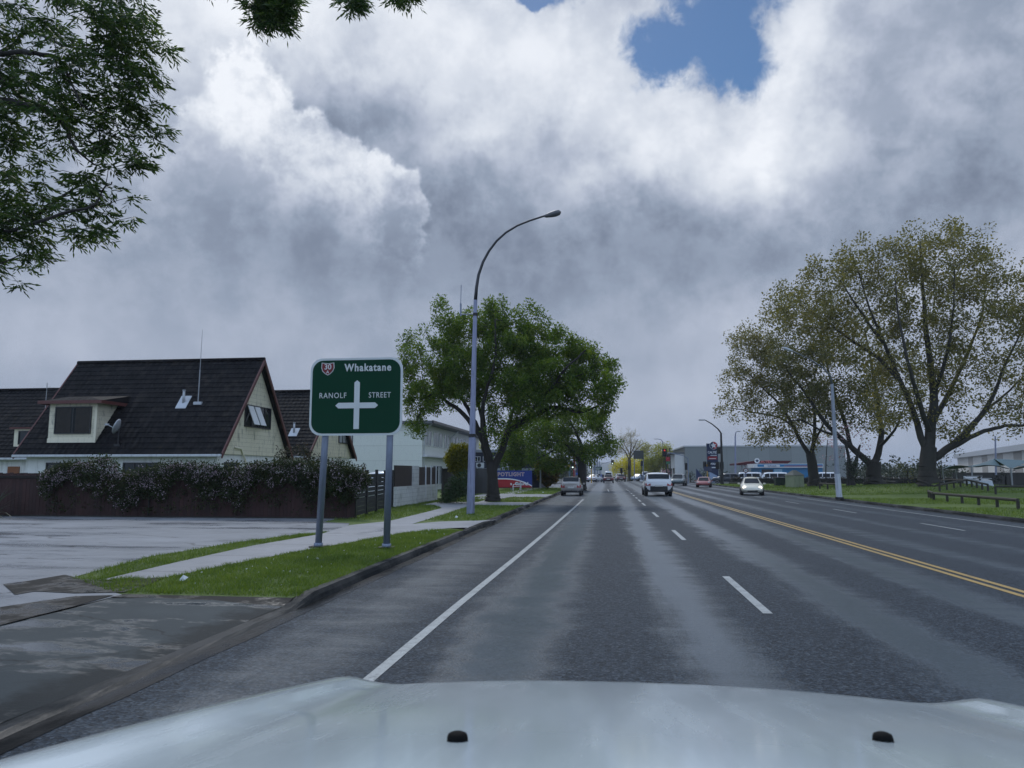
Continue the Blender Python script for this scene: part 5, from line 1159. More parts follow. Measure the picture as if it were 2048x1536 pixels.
    mb = MB(); mb.box(-.26, .26, -yo - .06 + .02, -yo - .05 + .03, S[1][2] - .30, S[1][2] - .18); mb.build('number_plate', m_plate, t)
    mb = MB(); fy = Lc - yo; mb.box(-.40, .40, fy - .09, fy + .012, .30, .42); mb.build('grille', m_plas, t, bevel=.02)
    return t
def gx(px, py): g = G(px, py, 0.0); return g
W180 = math.pi
m_silver = car_paint('champagne_silver', (.36, .33, .31), .35); m_wh = car_paint('pearl_white', (.66, .67, .69), 0.0); m_cr = car_paint('cream', (.66, .62, .50), 0.0)
m_gry = car_paint('grey_green', (.10, .13, .14), .3); m_pink = car_paint('faded_red', (.32, .07, .065), .1); m_dkr = car_paint('dark_red', (.07, .012, .016), .1); m_blu = car_paint('blue', (.03, .07, .28), .2); m_dk = car_paint('charcoal', (.035, .04, .05), .3)
p = gx(1142, 992); car('silver beige hatchback stopped at the left kerb past the street tree', 'car', 'hatch', m_silver, (p.x + .02, p.y + 1.9, 0), R(-1.0), sc=(.92, .95, .95))
p = gx(1317, 992.5); car('white sport utility car with black lower bumper driving ahead in the next lane', 'car', 'suv', m_wh, (p.x, p.y + 2.2, 0), R(1.0), sc=(1.10, 1.05, 1.06), lower=m_plas)
p = gx(1363, 972); car('grey green people mover just right of the white sport utility car', 'car', 'hatch', m_gry, (p.x - .2, p.y + 2, 0), R(-12) + W180, sc=(1.12, 1.12, 1.05))
p = gx(1412, 975); car('small faded red hatchback coming from the junction', 'car', 'hatch', m_pink, (p.x, p.y + 1.8, 0), W180 + R(-10), sc=(1.0, .95, .82))
p = gx(1521, 991.5); car('cream rounded two door car coming towards us with headlights on', 'car', 'beetle', m_cr, (p.x - .25, p.y + 2.2, 0), W180 + R(-8), sc=(.98, 1.0, .94), lights_on=True)
p = gx(1217, 966); car('dark red saloon far ahead in our lane before the junction', 'car', 'sedan', m_dkr, (p.x, p.y + 2, 0), 0)
p = AY(1217, 955, 170); car('white van far ahead at the end of the lane', 'van', 'van', m_wh, (p.x, 170, 0), 0)
p = AY(1190, 957, 140); car('white saloon parked on the left beyond the yellow signal pole', 'car', 'sedan', m_wh, (p.x, 140, 0), R(-20))
p = AY(1201, 955, 152); car('blue hatchback parked on the left by the green sign', 'car', 'hatch', m_blu, (p.x, 152, 0), R(-15))
p = AY(1238, 952, 165); car('white hatchback waiting left of the median', 'car', 'hatch', m_wh, (p.x, 165, 0), W180)
p = AY(1248, 955, 150); car('brown saloon in the turning lane left of the bare tree', 'car', 'sedan', car_paint('brown', (.09, .03, .03)), (p.x - .6, 150, 0), 0)
p = AY(1276, 955, 160); car('silver blue saloon right of the bare tree', 'car', 'sedan', car_paint('silver_blue', (.30, .36, .45), .3), (p.x, 160, 0), W180 + R(-25))
p = AY(1290, 952, 180); car('white van half hidden behind the white sport utility car', 'van', 'van', m_wh, (p.x, 180, 0), W180)
p = AY(1452, 966, 124); car('charcoal estate crossing behind the black lamp post', 'car', 'suv', m_dk, (p.x, 124, 0), R(80))
for px, Y, lab, r_ in ((1494, 135, 'white van parked beyond the hedge, left of the pair', R(90)), (1545, 134, 'white high roof van parked beyond the hedge in front of the blue building', R(90)), (1650, 137, 'white van parked beyond the hedge between tree trunks', R(90))):
    p = AY(px, 955, Y); car(lab, 'van', 'van', m_wh, (p.x, Y, -.18), r_, 'white vans parked beyond the hedge')
# two pale car roofs behind the charcoal slat fence
for X_c, Y, lab, mt in ((-12.6, 40.0, 'white car parked behind the slat fence, only its roof showing', m_wh), (-12.6, 45.0, 'pale car parked deeper behind the slat fence, roof just visible', car_paint('pale_rose', (.55, .50, .50), 0.0))):
    car(lab, 'car', 'hatch', mt, (X_c, Y, LZ), R(90), sc=(1.0, 1.0, 1.14))

# ------------------------------------------------------------------ the car we look out of
t = thing('car', 'pale silver green bonnet of the vehicle in the foreground with two black washer jets', 'car', (.10, 0, 0))
m_hood, nb, pbs, oc, geo = new_mat('pale_pearl_bonnet')
nb.setin(pbs.inputs['Base Color'], nb.hsv((.68, .76, .78), (nb.noise(oc, 2.0, 3) - .5) * .12 + 1.0)); pbs.inputs['Metallic'].default_value = .15
nb.setin(pbs.inputs['Roughness'], nb.smooth(nb.noise(nb.vm('MULTIPLY', oc, (9, 1.2, 1)), 1.3, 5, .65), .42, .66) * .07 + .22); pbs.inputs['Coat Weight'].default_value = 1.0; pbs.inputs['Coat Roughness'].default_value = .11
YN, YF_ = 0.72, 2.32
def hood_z(u, y):                 # u = -1..1 across, y along
    s = (y - YN) / (YF_ - YN); z = 1.405 - .245 * s - .035 * s * s
    a = abs(u)
    z += .020 * (1 - (a / .70) ** 2) if a < .70 else 0
    z += .026 * math.exp(-((a - .86) / .085) ** 2) * (.5 + .5 * s)
    if a > .86: z -= .30 * ((a - .86) / .14) ** 2.2 * .55
    return z
NXh, NYh = 64, 30; mb = MB(); V = []; HW = 1.0
for j in range(NYh + 1):
    s = j / NYh; y = YN + (YF_ - YN) * s
    for i in range(NXh + 1):
        u = -1 + 2 * i / NXh; yy = y - .10 * s * (abs(u) ** 3) - (.0)
        z = hood_z(u, y)
        if s > .93: z -= ((s - .93) / .07) ** 2 * .05
        V.append((u * HW, yy, z))
for i in range(NXh + 1): u = -1 + 2 * i / NXh; x, y, z = V[NYh * (NXh + 1) + i]; V.append((x, y + .035, z - .12))
for i in range(NXh + 1): u = -1 + 2 * i / NXh; x, y, z = V[NYh * (NXh + 1) + i]; V.append((x, y + .02, .55))
mb.add(V, [(j * (NXh + 1) + i, j * (NXh + 1) + i + 1, (j + 1) * (NXh + 1) + i + 1, (j + 1) * (NXh + 1) + i) for j in range(NYh + 2) for i in range(NXh)])
for s_ in (0, NXh):                # wings
    base = len(mb.v); ring = [V[j * (NXh + 1) + s_] for j in range(NYh + 2)]; sg = -1 if s_ == 0 else 1
    P = ring + [(x + sg * .03, y, z - .16) for x, y, z in ring] + [(x + sg * .02, y, .62) for x, y, z in ring]; n = len(ring)
    mb.add(P, [(k * n + j, k * n + j + 1, (k + 1) * n + j + 1, (k + 1) * n + j) for k in (0, 1) for j in range(n - 1)])
o = mb.build('bonnet', m_hood, t, smooth=True)
bm = bmesh.new(); bm.from_mesh(o.data); bmesh.ops.remove_doubles(bm, verts=bm.verts, dist=.001); bmesh.ops.recalc_face_normals(bm, faces=bm.faces); bm.to_mesh(o.data); bm.free()
for px, py in ((915, 1481), (1766, 1481)):
    best = None
    for k in range(200):
        d = ray(px, py); yv = .8 + k * .006; q = ORG + d * (yv / d.y); zz = hood_z(max(-1, min(1, (q.x - .10) / HW)), yv)
        if best is None or abs(q.z - zz) < best[0]: best = (abs(q.z - zz), q)
    q = best[1]; mb = MB(); mb.lathe([(.0125, -.010), (.0122, .004), (.0108, .011), (.007, .0145), (.002, .0155)], n=16); w_ = mb.build('washer_jet', M('matte_black', (.006, .006, .006), .8, spec=.1), t, smooth=True); w_.location = (q.x - .10, q.y, q.z + .002); w_.scale = (1.3, 1.2, .68)
mb = MB(); mb.box(-.98, .98, .35, YN + .01, 1.30, 1.40); mb.build('scuttle_panel', m_plas, t, bevel=.02)
mb = MB(); mb.box(-.96, .96, .4, YF_ - .05, .5, .62); mb.build('underbody', m_plas, t)
mb = MB(); mb.box(-.98, .98, YF_ - .04, YF_ + .12, .42, .72); mb.build('bumper', m_plas, t, bevel=.05)
for s_ in (-1, 1):
    we = link('wheel', None, t); we.location = (s_ * .86, 1.5, .38); mb = MB(); mb.lathe([(.24, -.12), (.36, -.12), (.38, -.08), (.38, .08), (.36, .12), (.24, .12)], n=24, axis='X'); mb.build('tyre', m_tyre, we); mb = MB(); mb.lathe([(.03, s_ * .1), (.22, s_ * .12), (.25, s_ * .11), (.2, -s_ * .05)], n=18, axis='X'); mb.build('rim', m_rim, we)
cam.dof.use_dof = True; cam.dof.focus_distance = 40; cam.dof.aperture_fstop = 9.0

# ------------------------------------------------------------------ trees
def leaves_np(C, S, n, size, aspect, rng_, droop=0.0, fold=0.25, flat=1.0):
    """n leaf blades round each centre C (m,3) spread S; returns verts, faces (two-triangle blades)"""
    C = np.repeat(np.asarray(C), n, axis=0); m = len(C)
    off = rng_.normal(size=(m, 3)); r = rng_.random((m, 1)) ** 0.45
    off = off / np.linalg.norm(off, axis=1, keepdims=True) * r * np.repeat(np.asarray(S).reshape(-1, 1), n, axis=0); off[:, 2] *= flat
    B = C + off
    d = rng_.normal(size=(m, 3)); d += off / (np.linalg.norm(off, axis=1, keepdims=True) + 1e-6) * 0.8; d[:, 2] -= droop
    d /= np.linalg.norm(d, axis=1, keepdims=True)
    u = rng_.normal(size=(m, 3)); u -= d * np.sum(u * d, axis=1, keepdims=True); u /= np.linalg.norm(u, axis=1, keepdims=True)
    L_ = size * rng_.uniform(.65, 1.35, (m, 1)); w_ = L_ * aspect * .5
    nrm = np.cross(d, u)
    mid = B + d * L_ * .5
    V = np.stack([B, mid + u * w_ + nrm * w_ * fold, B + d * L_, mid - u * w_ + nrm * w_ * fold], axis=1).reshape(-1, 3)
    F = (np.arange(m)[:, None] * 4 + np.array([[0, 1, 2, 3]])).reshape(-1, 4)
    return V, F
class Skel:
    def __init__(s): s.p = []; s.par = []; s.r = []; s.tips = []
    def limb(s, pts, r0, r1, parent=-1, sub=4, wob=0.0, rr=random):
        pts = [Vector(p) for p in pts]
        if parent >= 0: pts = [Vector(s.p[parent])] + pts
        last = parent; n = (len(pts) - 1) * sub; k = 0
        if parent < 0: s.p.append(tuple(pts[0])); s.par.append(-1); s.r.append(r0); last = len(s.p) - 1
        for i in range(len(pts) - 1):
            p0 = pts[max(i - 1, 0)]; p1 = pts[i]; p2 = pts[i + 1]; p3 = pts[min(i + 2, len(pts) - 1)]
            for j in range(1, sub + 1):
                t = j / sub; q = 0.5 * ((2 * p1) + (p2 - p0) * t + (2 * p0 - 5 * p1 + 4 * p2 - p3) * t * t + (3 * p1 - p0 - 3 * p2 + p3) * t ** 3)
                if wob: q = q + Vector((rr.uniform(-wob, wob), rr.uniform(-wob, wob), rr.uniform(-wob, wob)))
                k += 1; s.p.append(tuple(q)); s.par.append(last); s.r.append(r0 + (r1 - r0) * k / n); last = len(s.p) - 1
        return last
    def near(s, p): a = np.array(s.p); return int(np.argmin(np.sum((a - np.array(p)) ** 2, axis=1)))
    def grow(s, att, base_z, seg=.55, curve=.35, rtip=.012, rr=random):
        """join every foliage centre to the nearest piece of the skeleton by a curved twig"""
        P = np.array(s.p); att = np.asarray(att)
        d0 = np.array([np.min(np.sum((P - a) ** 2, axis=1)) for a in att]); order = np.argsort(d0)
        arr = np.zeros((len(P) + len(att) * 14 + 10, 3)); arr[:len(P)] = P; cnt = len(P)
        for ai in order:
            a = att[ai]; dv = arr[:cnt] - a; dist = np.sqrt(np.sum(dv * dv, axis=1)) + np.maximum(0, dv[:, 2]) * .8 + (np.array(s.p)[:, 2] < base_z) * 50 if False else np.sqrt(np.sum(dv * dv, axis=1)) + np.maximum(0, dv[:, 2]) * .8 + (arr[:cnt, 2] < base_z) * 50
            j = int(np.argmin(dist)); q = arr[j]; L_ = np.linalg.norm(a - q); n = max(1, min(10, int(L_ / seg)))
            side = np.array([rr.uniform(-1, 1), rr.uniform(-1, 1), rr.uniform(-.2, 1)]) * L_ * curve * .4; last = j
            for k in range(1, n + 1):
                t = k / n; x = q + (a - q) * t + side * math.sin(math.pi * t) * .6
                s.p.append(tuple(x)); s.par.append(last); s.r.append(rtip); last = len(s.p) - 1; arr[cnt] = x; cnt += 1
            s.tips.append(last)
    def pipe(s, k=.011, e=.5, rmax=9):
        cnt = np.zeros(len(s.p)); ch = [[] for _ in s.p]
        for i, p in enumerate(s.par):
            if p >= 0: ch[p].append(i)
        for i in range(len(s.p) - 1, -1, -1):
            if not ch[i]: cnt[i] = 1
            if s.par[i] >= 0: cnt[s.par[i]] += cnt[i]
        for i in range(len(s.p)): s.r[i] = max(s.r[i], min(rmax, k * cnt[i] ** e))
        for i in range(len(s.p)):
            if s.par[i] >= 0: s.r[i] = min(s.r[i], s.r[s.par[i]])
    def mesh(s, name, mat, parent, origin, n=6, lo=0.0, hi=1e9):
        V, Fs = [], []
        for i, p in enumerate(s.par):
            if p < 0 or not (lo <= s.r[i] < hi): continue
            a, b = Vector(s.p[p]), Vector(s.p[i]); d = b - a
            if d.length < 1e-5: continue
            d.normalize(); u = d.orthogonal().normalized()
            if abs(d.z) < .9: u = d.cross(Vector((0, 0, 1))).normalized()
            else: u = d.cross(Vector((1, 0, 0))).normalized()
            w_ = d.cross(u); m_ = n if s.r[i] > .04 else 4; o = len(V); ra, rb = min(s.r[p], s.r[i] * 1.35), s.r[i]
            for (c, r_, ex) in ((a, ra, -.02), (b, rb, .02)):
                for k in range(m_): V.append(c + d * ex * min(1, r_ * 10) + (u * math.cos(2 * math.pi * k / m_) + w_ * math.sin(2 * math.pi * k / m_)) * r_)
            for k in range(m_): Fs.append((o + k, o + (k + 1) % m_, o + m_ + (k + 1) % m_, o + m_ + k))
        V = [(v - Vector(origin)) for v in V]
        o_ = np_mesh(name, [tuple(v) for v in V], Fs, mat, parent); o_.data.polygons.foreach_set('use_smooth', [True] * len(Fs)); return o_
def lobes_px(lobes, Y, dens, depth, rr, ksc=1.0):
    """foliage centres inside round crown lobes given as px, py, rx, ry in the photo and a depth half-width in metres"""
    out = []
    for px, py, rx, ry in lobes:
        c = AY(px, py, Y); k = (c - ORG).length / F_PX; n = max(2, int(rx * ry * k * k * dens))
        for _ in range(n):
            while True:
                q = (rr.uniform(-1, 1), rr.uniform(-1, 1), rr.uniform(-1, 1)); m_ = q[0] ** 2 + q[1] ** 2 + q[2] ** 2
                if .12 < m_ < 1: break
            out.append((c.x + q[0] * rx * k, Y + q[2] * min(depth, max(rx, ry) * k * 1.1) + rr.uniform(-depth, depth) * .4, c.z + q[1] * ry * k))
    return out
def tree(label, base, Y, limbs, lobes, dens, depth, leaf, lsize, nleaf, spread, bark, seed, aspect=.5, droop=0.0, kp=.011, pe=.5, group=None, flat=1.0, trunk_r=(.4, .3), bz=None, RS=1.0, twig=True, cat='tree', name='tree'):
    rr = random.Random(seed); rg = np.random.default_rng(seed); z0 = hill(base[0], base[1]); t = thing(name, label, cat, (base[0], base[1], z0), 0, group)
    sk = Skel(); first = True; nodes = []
    for L_ in limbs:
        pts, r0, r1 = L_[0], L_[1], L_[2]; W = []; r0, r1 = (r0 * RS, r1 * RS) if not first else (r0, r1)
        for p in pts:
            if len(p) == 3 and p[0] > 60 or len(p) == 2: q = AY(p[0], p[1], Y + (p[2] if len(p) == 3 else 0)); W.append((q.x, q.y, q.z))
            else: W.append(p)
        if first: sk.limb([(base[0], base[1], z0 - .15), (base[0], base[1], z0 + .1)] + W, r0, r1, -1, 4, .02, rr); first = False
        else: sk.limb(W[1:], r0, r1, sk.near(W[0]), 4, .04, rr)
    att = lobes_px(lobes, Y, dens, depth, rr); sk.grow(att, bz if bz is not None else z0 + 2.0, rr=rr); sk.pipe(kp, pe)
    # root flare
    for i in range(min(5 + 4 * (len(limbs[0][0]) - 1), len(sk.p))):
        h = sk.p[i][2] - z0
        if h < 1.6: sk.r[i] = max(sk.r[i], sk.r[i] * (1 + .40 * max(0, 1 - max(h, 0) / 1.5) ** 2.2))
    org = (base[0], base[1], z0); sk.mesh('trunk', bark, t, org, 8)
    if nleaf:
        A = np.array(att); S = rg.uniform(.7, 1.3, len(A)) * spread; V, F_ = leaves_np(A, S, nleaf, lsize, aspect, rg, droop, flat=flat)
        np_mesh('crown', V - np.array(org), F_, leaf, t)
    return t, sk, att
bk_dark = bark_mat('dark_wet_bark', (.010, .009, .008), (.045, .040, .034)); bk_grey = bark_mat('grey_mottled_bark', (.010, .009, .008), (.060, .055, .044))
lf_ash = leaf_mat('ash_leaf', (.022, .050, .012), (.080, .140, .020), (.18, .225, .045), .52)
lf_pop = leaf_mat('young_poplar_leaf', (.066, .072, .024), (.145, .142, .042), (.25, .22, .075), .46)
lf_pop2 = leaf_mat('olive_leaf', (.050, .062, .022), (.115, .120, .038), (.20, .185, .062), .46)
lf_yel = leaf_mat('yellow_willow_leaf', (.30, .29, .02), (.50, .46, .04), (.65, .60, .10), .5)
lf_yg = leaf_mat('yellow_green_leaf', (.14, .17, .03), (.25, .27, .05), (.38, .37, .10), .45)
# main street tree behind the tall lamp post
TB = G(986, 1003, LZ)
main_limbs = [
    ([(986, 985), (985, 950), (982, 925)], .36, .28),
    ([(984, 945), (972, 905), (960, 870), (935, 838), (900, 808), (870, 790), (840, 800)], .22, .05),
    ([(962, 872), (945, 835), (925, 800), (905, 770), (880, 730)], .15, .05),
    ([(984, 930), (972, 885, -.5), (966, 840, -1), (970, 790, -1.5), (990, 720, -2), (990, 640, -2)], .19, .04),
    ([(985, 940), (1003, 900), (1022, 860), (1060, 835), (1110, 815), (1160, 825), (1195, 812)], .23, .05),
    ([(1008, 890), (1020, 840, 1.5), (1040, 780, 2.5), (1060, 710, 3)], .15, .04),
    ([(1050, 838), (1090, 790, -1), (1130, 740, -2), (1170, 700, -2)], .12, .04),
    ([(972, 885, 0), (960, 820, 2), (935, 760, 3), (920, 690, 3)], .13, .04),
    ([(870, 790), (845, 820), (832, 845)], .05, .02)]
main_lobes = [(855, 740, 55, 70), (885, 660, 38, 48), (835, 790, 35, 50), (838, 838, 24, 34), (925, 700, 55, 60), (985, 610, 15, 28), (1015, 625, 14, 30), (975, 660, 40, 40), (1010, 680, 40, 45), (1060, 690, 45, 45), (1100, 660, 25, 25), (1125, 680, 30, 35),
              (1010, 750, 75, 60), (1090, 750, 80, 60), (1160, 740, 55, 55), (1190, 700, 18, 28), (1205, 760, 40, 45), (1225, 750, 18, 28), (930, 780, 50, 40), (1040, 820, 70, 34), (1110, 800, 80, 36), (1180, 805, 48, 36), (1225, 800, 20, 26), (880, 790, 45, 35), (1000, 860, 26, 40), (818, 700, 20, 30), (812, 755, 18, 30), (955, 745, 45, 55), (880, 610, 10, 16), (905, 640, 20, 25)]
tree('large spreading green street tree standing on the verge behind the tall lamp post', (TB.x, TB.y), TB.y, main_limbs, main_lobes + [(1050, 652, 45, 38), (1075, 690, 50, 50), (985, 645, 42, 46), (940, 655, 40, 36), (1000, 720, 90, 70), (1080, 780, 90, 60), (920, 740, 70, 60), (1130, 740, 60, 60)], 10.5, 3.0, lf_ash, .17, 130, .44, bk_dark, 21, .40, .2, .0085, .47)
# second street tree
TB2 = G(1163, 973, LZ); Y2 = 74.0; b2 = AY(1163, 962, Y2)
tree('second green street tree leaning over the junction, beyond the silver hatchback', (b2.x, Y2), Y2, [
    ([(1163, 950), (1163, 925)], .42, .34), ([(1163, 930), (1150, 905), (1125, 885), (1090, 880), (1060, 890)], .2, .06), ([(1163, 925), (1162, 890), (1150, 860), (1140, 840)], .22, .06), ([(1164, 925), (1178, 895), (1200, 880), (1222, 880)], .16, .05), ([(1125, 885), (1100, 905), (1060, 925)], .1, .04)],
    [(1030, 895, 34, 34), (1075, 905, 42, 34), (1055, 865, 50, 34), (1110, 860, 55, 36), (1165, 845, 48, 26), (1205, 855, 22, 26), (1222, 885, 18, 22), (1135, 900, 36, 24), (1195, 895, 30, 16), (1165, 910, 34, 22), (1020, 925, 30, 18), (1110, 925, 30, 18)],
    10, 3.0, lf_ash, .25, 100, .66, bk_dark, 5, .42, .1, .014, .48)
# three big broad trees in the park
def park_tree(label, pxb, Yb, limbs, lobes, seed, leaf, dens=1.9, nl=36, tr=(1.0, .8), ls=.26, sp=.85, grp=None):
    b = AY(pxb, 950, Yb); return tree(label, (b.x, Yb), Yb, limbs, lobes, dens, 5.0, leaf, ls, nl, sp, bk_grey, seed, .62, 0.0, .0085, .47, grp, trunk_r=tr, RS=.80)
park_tree('largest broad park tree with olive brown young leaves at the right', 1858, 68, [
    ([(1856, 960), (1855, 925), (1858, 895)], .86, .64),
    ([(1858, 900), (1862, 850), (1868, 790), (1860, 720), (1850, 640), (1845, 560), (1840, 480)], .62, .06),
    ([(1868, 930), (1905, 890), (1950, 845), (1985, 795), (2010, 730), (2050, 650)], .45, .06),
    ([(1880, 920), (1930, 880), (1970, 862), (2010, 852), (2050, 850), (2090, 845)], .30, .08),
    ([(1852, 915), (1838, 860), (1822, 810), (1800, 760), (1770, 690), (1740, 620), (1715, 540)], .42, .06),
    ([(1862, 850, 0), (1895, 790, 2), (1930, 720, 4), (1960, 640, 4), (1975, 560, 4)], .32, .05),
    ([(1858, 870, 0), (1840, 810, -2), (1820, 740, -4), (1800, 650, -4), (1790, 560, -4)], .32, .05),
    ([(1868, 790, 0), (1890, 720, -2), (1905, 640, -3), (1910, 540, -3)], .25, .05),
    ([(1940, 850), (1985, 810, 3), (2030, 770, 4), (2080, 720, 4)], .2, .05),
    ([(1800, 760), (1755, 715, 1), (1700, 680, 2), (1650, 640, 2), (1600, 610, 2)], .24, .05), ([(1770, 690), (1725, 630, -1), (1680, 560, -2)], .2, .05)],
    [(1665, 555, 50, 50), (1610, 615, 58, 58), (1695, 525, 34, 36), (1560, 620, 34, 36), (1845, 512, 85, 45), (1720, 515, 34, 36), (1770, 540, 75, 60), (1900, 520, 90, 65), (1960, 560, 60, 60), (1840, 610, 100, 80), (1750, 640, 80, 70), (1940, 650, 95, 80), (2030, 600, 50, 60), (2045, 690, 60, 70), (1670, 600, 45, 50), (1690, 680, 50, 50), (1830, 720, 90, 60), (1950, 750, 80, 55), (2050, 780, 40, 50), (1900, 830, 60, 40), (2030, 830, 45, 30), (1620, 560, 20, 25), (1870, 482, 26, 18), (1640, 640, 30, 40), (1790, 800, 60, 50), (2090, 620, 40, 90)],
    31, lf_pop, 4.2, 58, (.98, .8), .22, .80)
park_tree('broad park tree in the middle, its thick limb leaning far to the left', 1748, 86, [
    ([(1748, 960), (1747, 940), (1750, 925)], .92, .70),
    ([(1742, 935), (1715, 905), (1685, 880), (1650, 845), (1620, 800), (1590, 760), (1560, 720)], .48, .07),
    ([(1755, 930), (1762, 880), (1758, 820), (1745, 740), (1730, 660)], .5, .07),
    ([(1700, 893), (1690, 845, 2), (1670, 790, 3), (1650, 710, 3), (1640, 640, 3)], .32, .06),
    ([(1762, 890), (1790, 860, -3), (1810, 810, -4)], .25, .06), ([(1680, 876), (1640, 860, -2), (1600, 840, -3), (1570, 845, -3)], .2, .05)],
    [(1590, 720, 50, 60), (1560, 640, 28, 46), (1630, 640, 55, 70), (1640, 740, 60, 60), (1700, 720, 70, 70), (1600, 800, 50, 40), (1680, 800, 60, 50), (1740, 820, 60, 50), (1570, 590, 18, 22), (1780, 760, 60, 60), (1560, 730, 30, 40)],
    32, lf_pop2, 4.0, 58, (1.1, .9), .25, .9)
park_tree('leftmost park tree with yellowish olive crown before the wash building', 1628, 92, [
    ([(1628, 960), (1624, 925), (1620, 905)], .74, .5),
    ([(1616, 915), (1600, 880), (1585, 850), (1560, 810), (1520, 770), (1490, 740)], .34, .06),
    ([(1624, 915), (1630, 860), (1625, 800), (1600, 730)], .36, .06), ([(1590, 860), (1560, 835, 2), (1510, 825, 3), (1460, 815, 3)], .2, .05), ([(1628, 890), (1645, 850, -2), (1660, 810, -3)], .2, .05)],
    [(1500, 720, 45, 50), (1470, 770, 30, 38), (1490, 690, 40, 34), (1530, 690, 34, 36), (1545, 740, 50, 55), (1530, 800, 50, 42), (1475, 815, 38, 22), (1570, 850, 45, 40), (1600, 780, 50, 55), (1520, 860, 28, 28), (1500, 670, 24, 22), (1640, 820, 44, 50), (1600, 880, 30, 22)],
    33, lf_pop, 4.0, 58, (.9, .7), .25, .9)
# smaller trees in the park
lf_pink = leaf_mat('pink_blossom', (.20, .11, .12), (.40, .24, .26), (.60, .42, .44), .3); lf_dk = leaf_mat('dark_shrub_leaf', (.008, .016, .008), (.018, .032, .014), (.04, .06, .022), .25)
def small(label, px, pyb, Y, lobes, leaf, seed, dens, nl, ls, sp, limbs=None, tr=(.12, .1), depth=1.8, bark=bk_dark, cat='tree', name='tree', grp=None, flat=1.0, kp=.009):
    b = AY(px, pyb, Y); z = LZ; l0 = lobes[0]
    return tree(label, (b.x, Y), Y, limbs or [([(px, (pyb + l0[1]) / 2), (l0[0], l0[1])], tr[0], tr[1] * .5)], lobes, dens, depth, leaf, ls, nl, sp, bark, seed, .6, 0, kp, .45, grp, flat, tr, bz=z + .25, cat=cat, name=name)
small('pink blossom tree with dark multiple stems beside the pale lamp post', 1703, 976, 84, [(1705, 880, 34, 26), (1685, 870, 22, 22), (1725, 895, 24, 24)], lf_pink, 41, 1.3, 24, .2, .7, [([(1702, 955), (1700, 930), (1690, 880)], .45, .12), ([(1702, 955), (1712, 925), (1720, 890)], .3, .1)], (.5, .4), 2.5)
small('dark leafy shrub with several stems at the foot of the blossom tree', 1697, 977, 82, [(1695, 915, 30, 28), (1715, 930, 24, 26), (1690, 945, 20, 16), (1712, 950, 18, 12)], lf_dk, 42, 2.2, 40, .2, .7, None, (.2, .15), 2.0, cat='shrub', name='shrub')
small('pink blossom tree behind the leftmost park tree trunk', 1652, 965, 112, [(1655, 880, 26, 22), (1640, 895, 20, 22), (1668, 900, 18, 20)], lf_pink, 43, 1.0, 24, .24, .8)
small('young sapling with thin stem between the two big trunks', 1815, 972, 80, [(1815, 930, 20, 24), (1808, 945, 16, 14), (1822, 948, 14, 12)], lf_pop2, 44, 1.5, 24, .2, .6, None, (.09, .07), 1.0)
small('slim young tree behind the play area, in front of the hall', 1880, 965, 96, [(1870, 920, 26, 24), (1895, 905, 24, 20), (1855, 935, 20, 16)], lf_dk, 45, 1.1, 26, .25, .8)
small('round dark shrub against the dark fence behind the ramps', 2012, 968, 88, [(2012, 952, 16, 12), (2020, 945, 12, 10)], lf_dk, 46, 3, 40, .16, .5, cat='shrub', name='shrub', depth=1.0)
lf_tw = leaf_mat('budding_twig', (.10, .085, .04), (.19, .17, .06), (.30, .27, .08), .3)
# bare tree in the median and yellow trees
YB_ = 160.0; b = AY(1259, 955, YB_)
bt = [([(1259, 935), (1259, 920)], .42, .34), ([(1259, 922), (1252, 905), (1240, 892), (1232, 884)], .16, .05), ([(1259, 922), (1262, 895), (1262, 868)], .2, .04), ([(1260, 918), (1272, 900), (1285, 888)], .15, .05), ([(1259, 912), (1250, 890, 3), (1246, 875, 4)], .12, .04), ([(1260, 912), (1270, 890, -3), (1276, 878, -4)], .12, .04)]
tree('tall almost bare tree in the median with thin upright yellowish twigs', (b.x, YB_), YB_, bt, [(1240, 890, 16, 14), (1260, 880, 22, 14), (1282, 892, 16, 12), (1262, 870, 12, 8), (1235, 902, 12, 8), (1275, 905, 16, 8), (1250, 905, 18, 8), (1290, 902, 8, 8)], 7, 5, lf_tw, 1.0, 14, .8, bark_mat('pale_twig', (.05, .04, .025), (.16, .13, .07)), 51, .05, -.9, .012, .42, trunk_r=(.45, .4))
for lab, px, Y, lb, lf, sd in (('bright yellow willow left of the bare tree', 1250, 200, [(1246, 934, 20, 16), (1257, 924, 16, 13), (1236, 941, 14, 11), (1264, 940, 16, 13)], lf_yel, 52), ('bright yellow green tree just right of the bare tree trunk', 1281, 195, [(1281, 930, 17, 22), (1276, 943, 12, 12), (1290, 938, 12, 16)], lf_yel, 53),
                               ('olive yellow tree behind the dark billboard', 1312, 185, [(1308, 915, 26, 24), (1325, 905, 18, 20), (1298, 935, 20, 18), (1325, 932, 20, 20), (1336, 915, 10, 22), (1290, 900, 12, 14)], lf_yg, 54), ('far pale green tree above the navy building', 958, 150, [(950, 893, 16, 14), (962, 897, 12, 10)], lf_yg, 55)):
    b = AY(px, 955, Y); tree(lab, (b.x, Y), Y, [([(px, 952), (px, 940)], .3, .2), ([(px, 944), (lb[0][0], lb[0][1])], .2, .06)], lb, 4.0, 3.5, lf, .42, 60, 1.2, bk_dark, sd, .4, .2, .02, .45, 'yellow spring trees up the street' if lf is lf_yel else None)
small('low pink red shrub at the foot of the white warehouse flank', 1333, 958, 150, [(1334, 945, 10, 8), (1326, 950, 8, 5)], lf_pink, 56, 1.6, 40, .25, .8, cat='shrub', name='shrub')
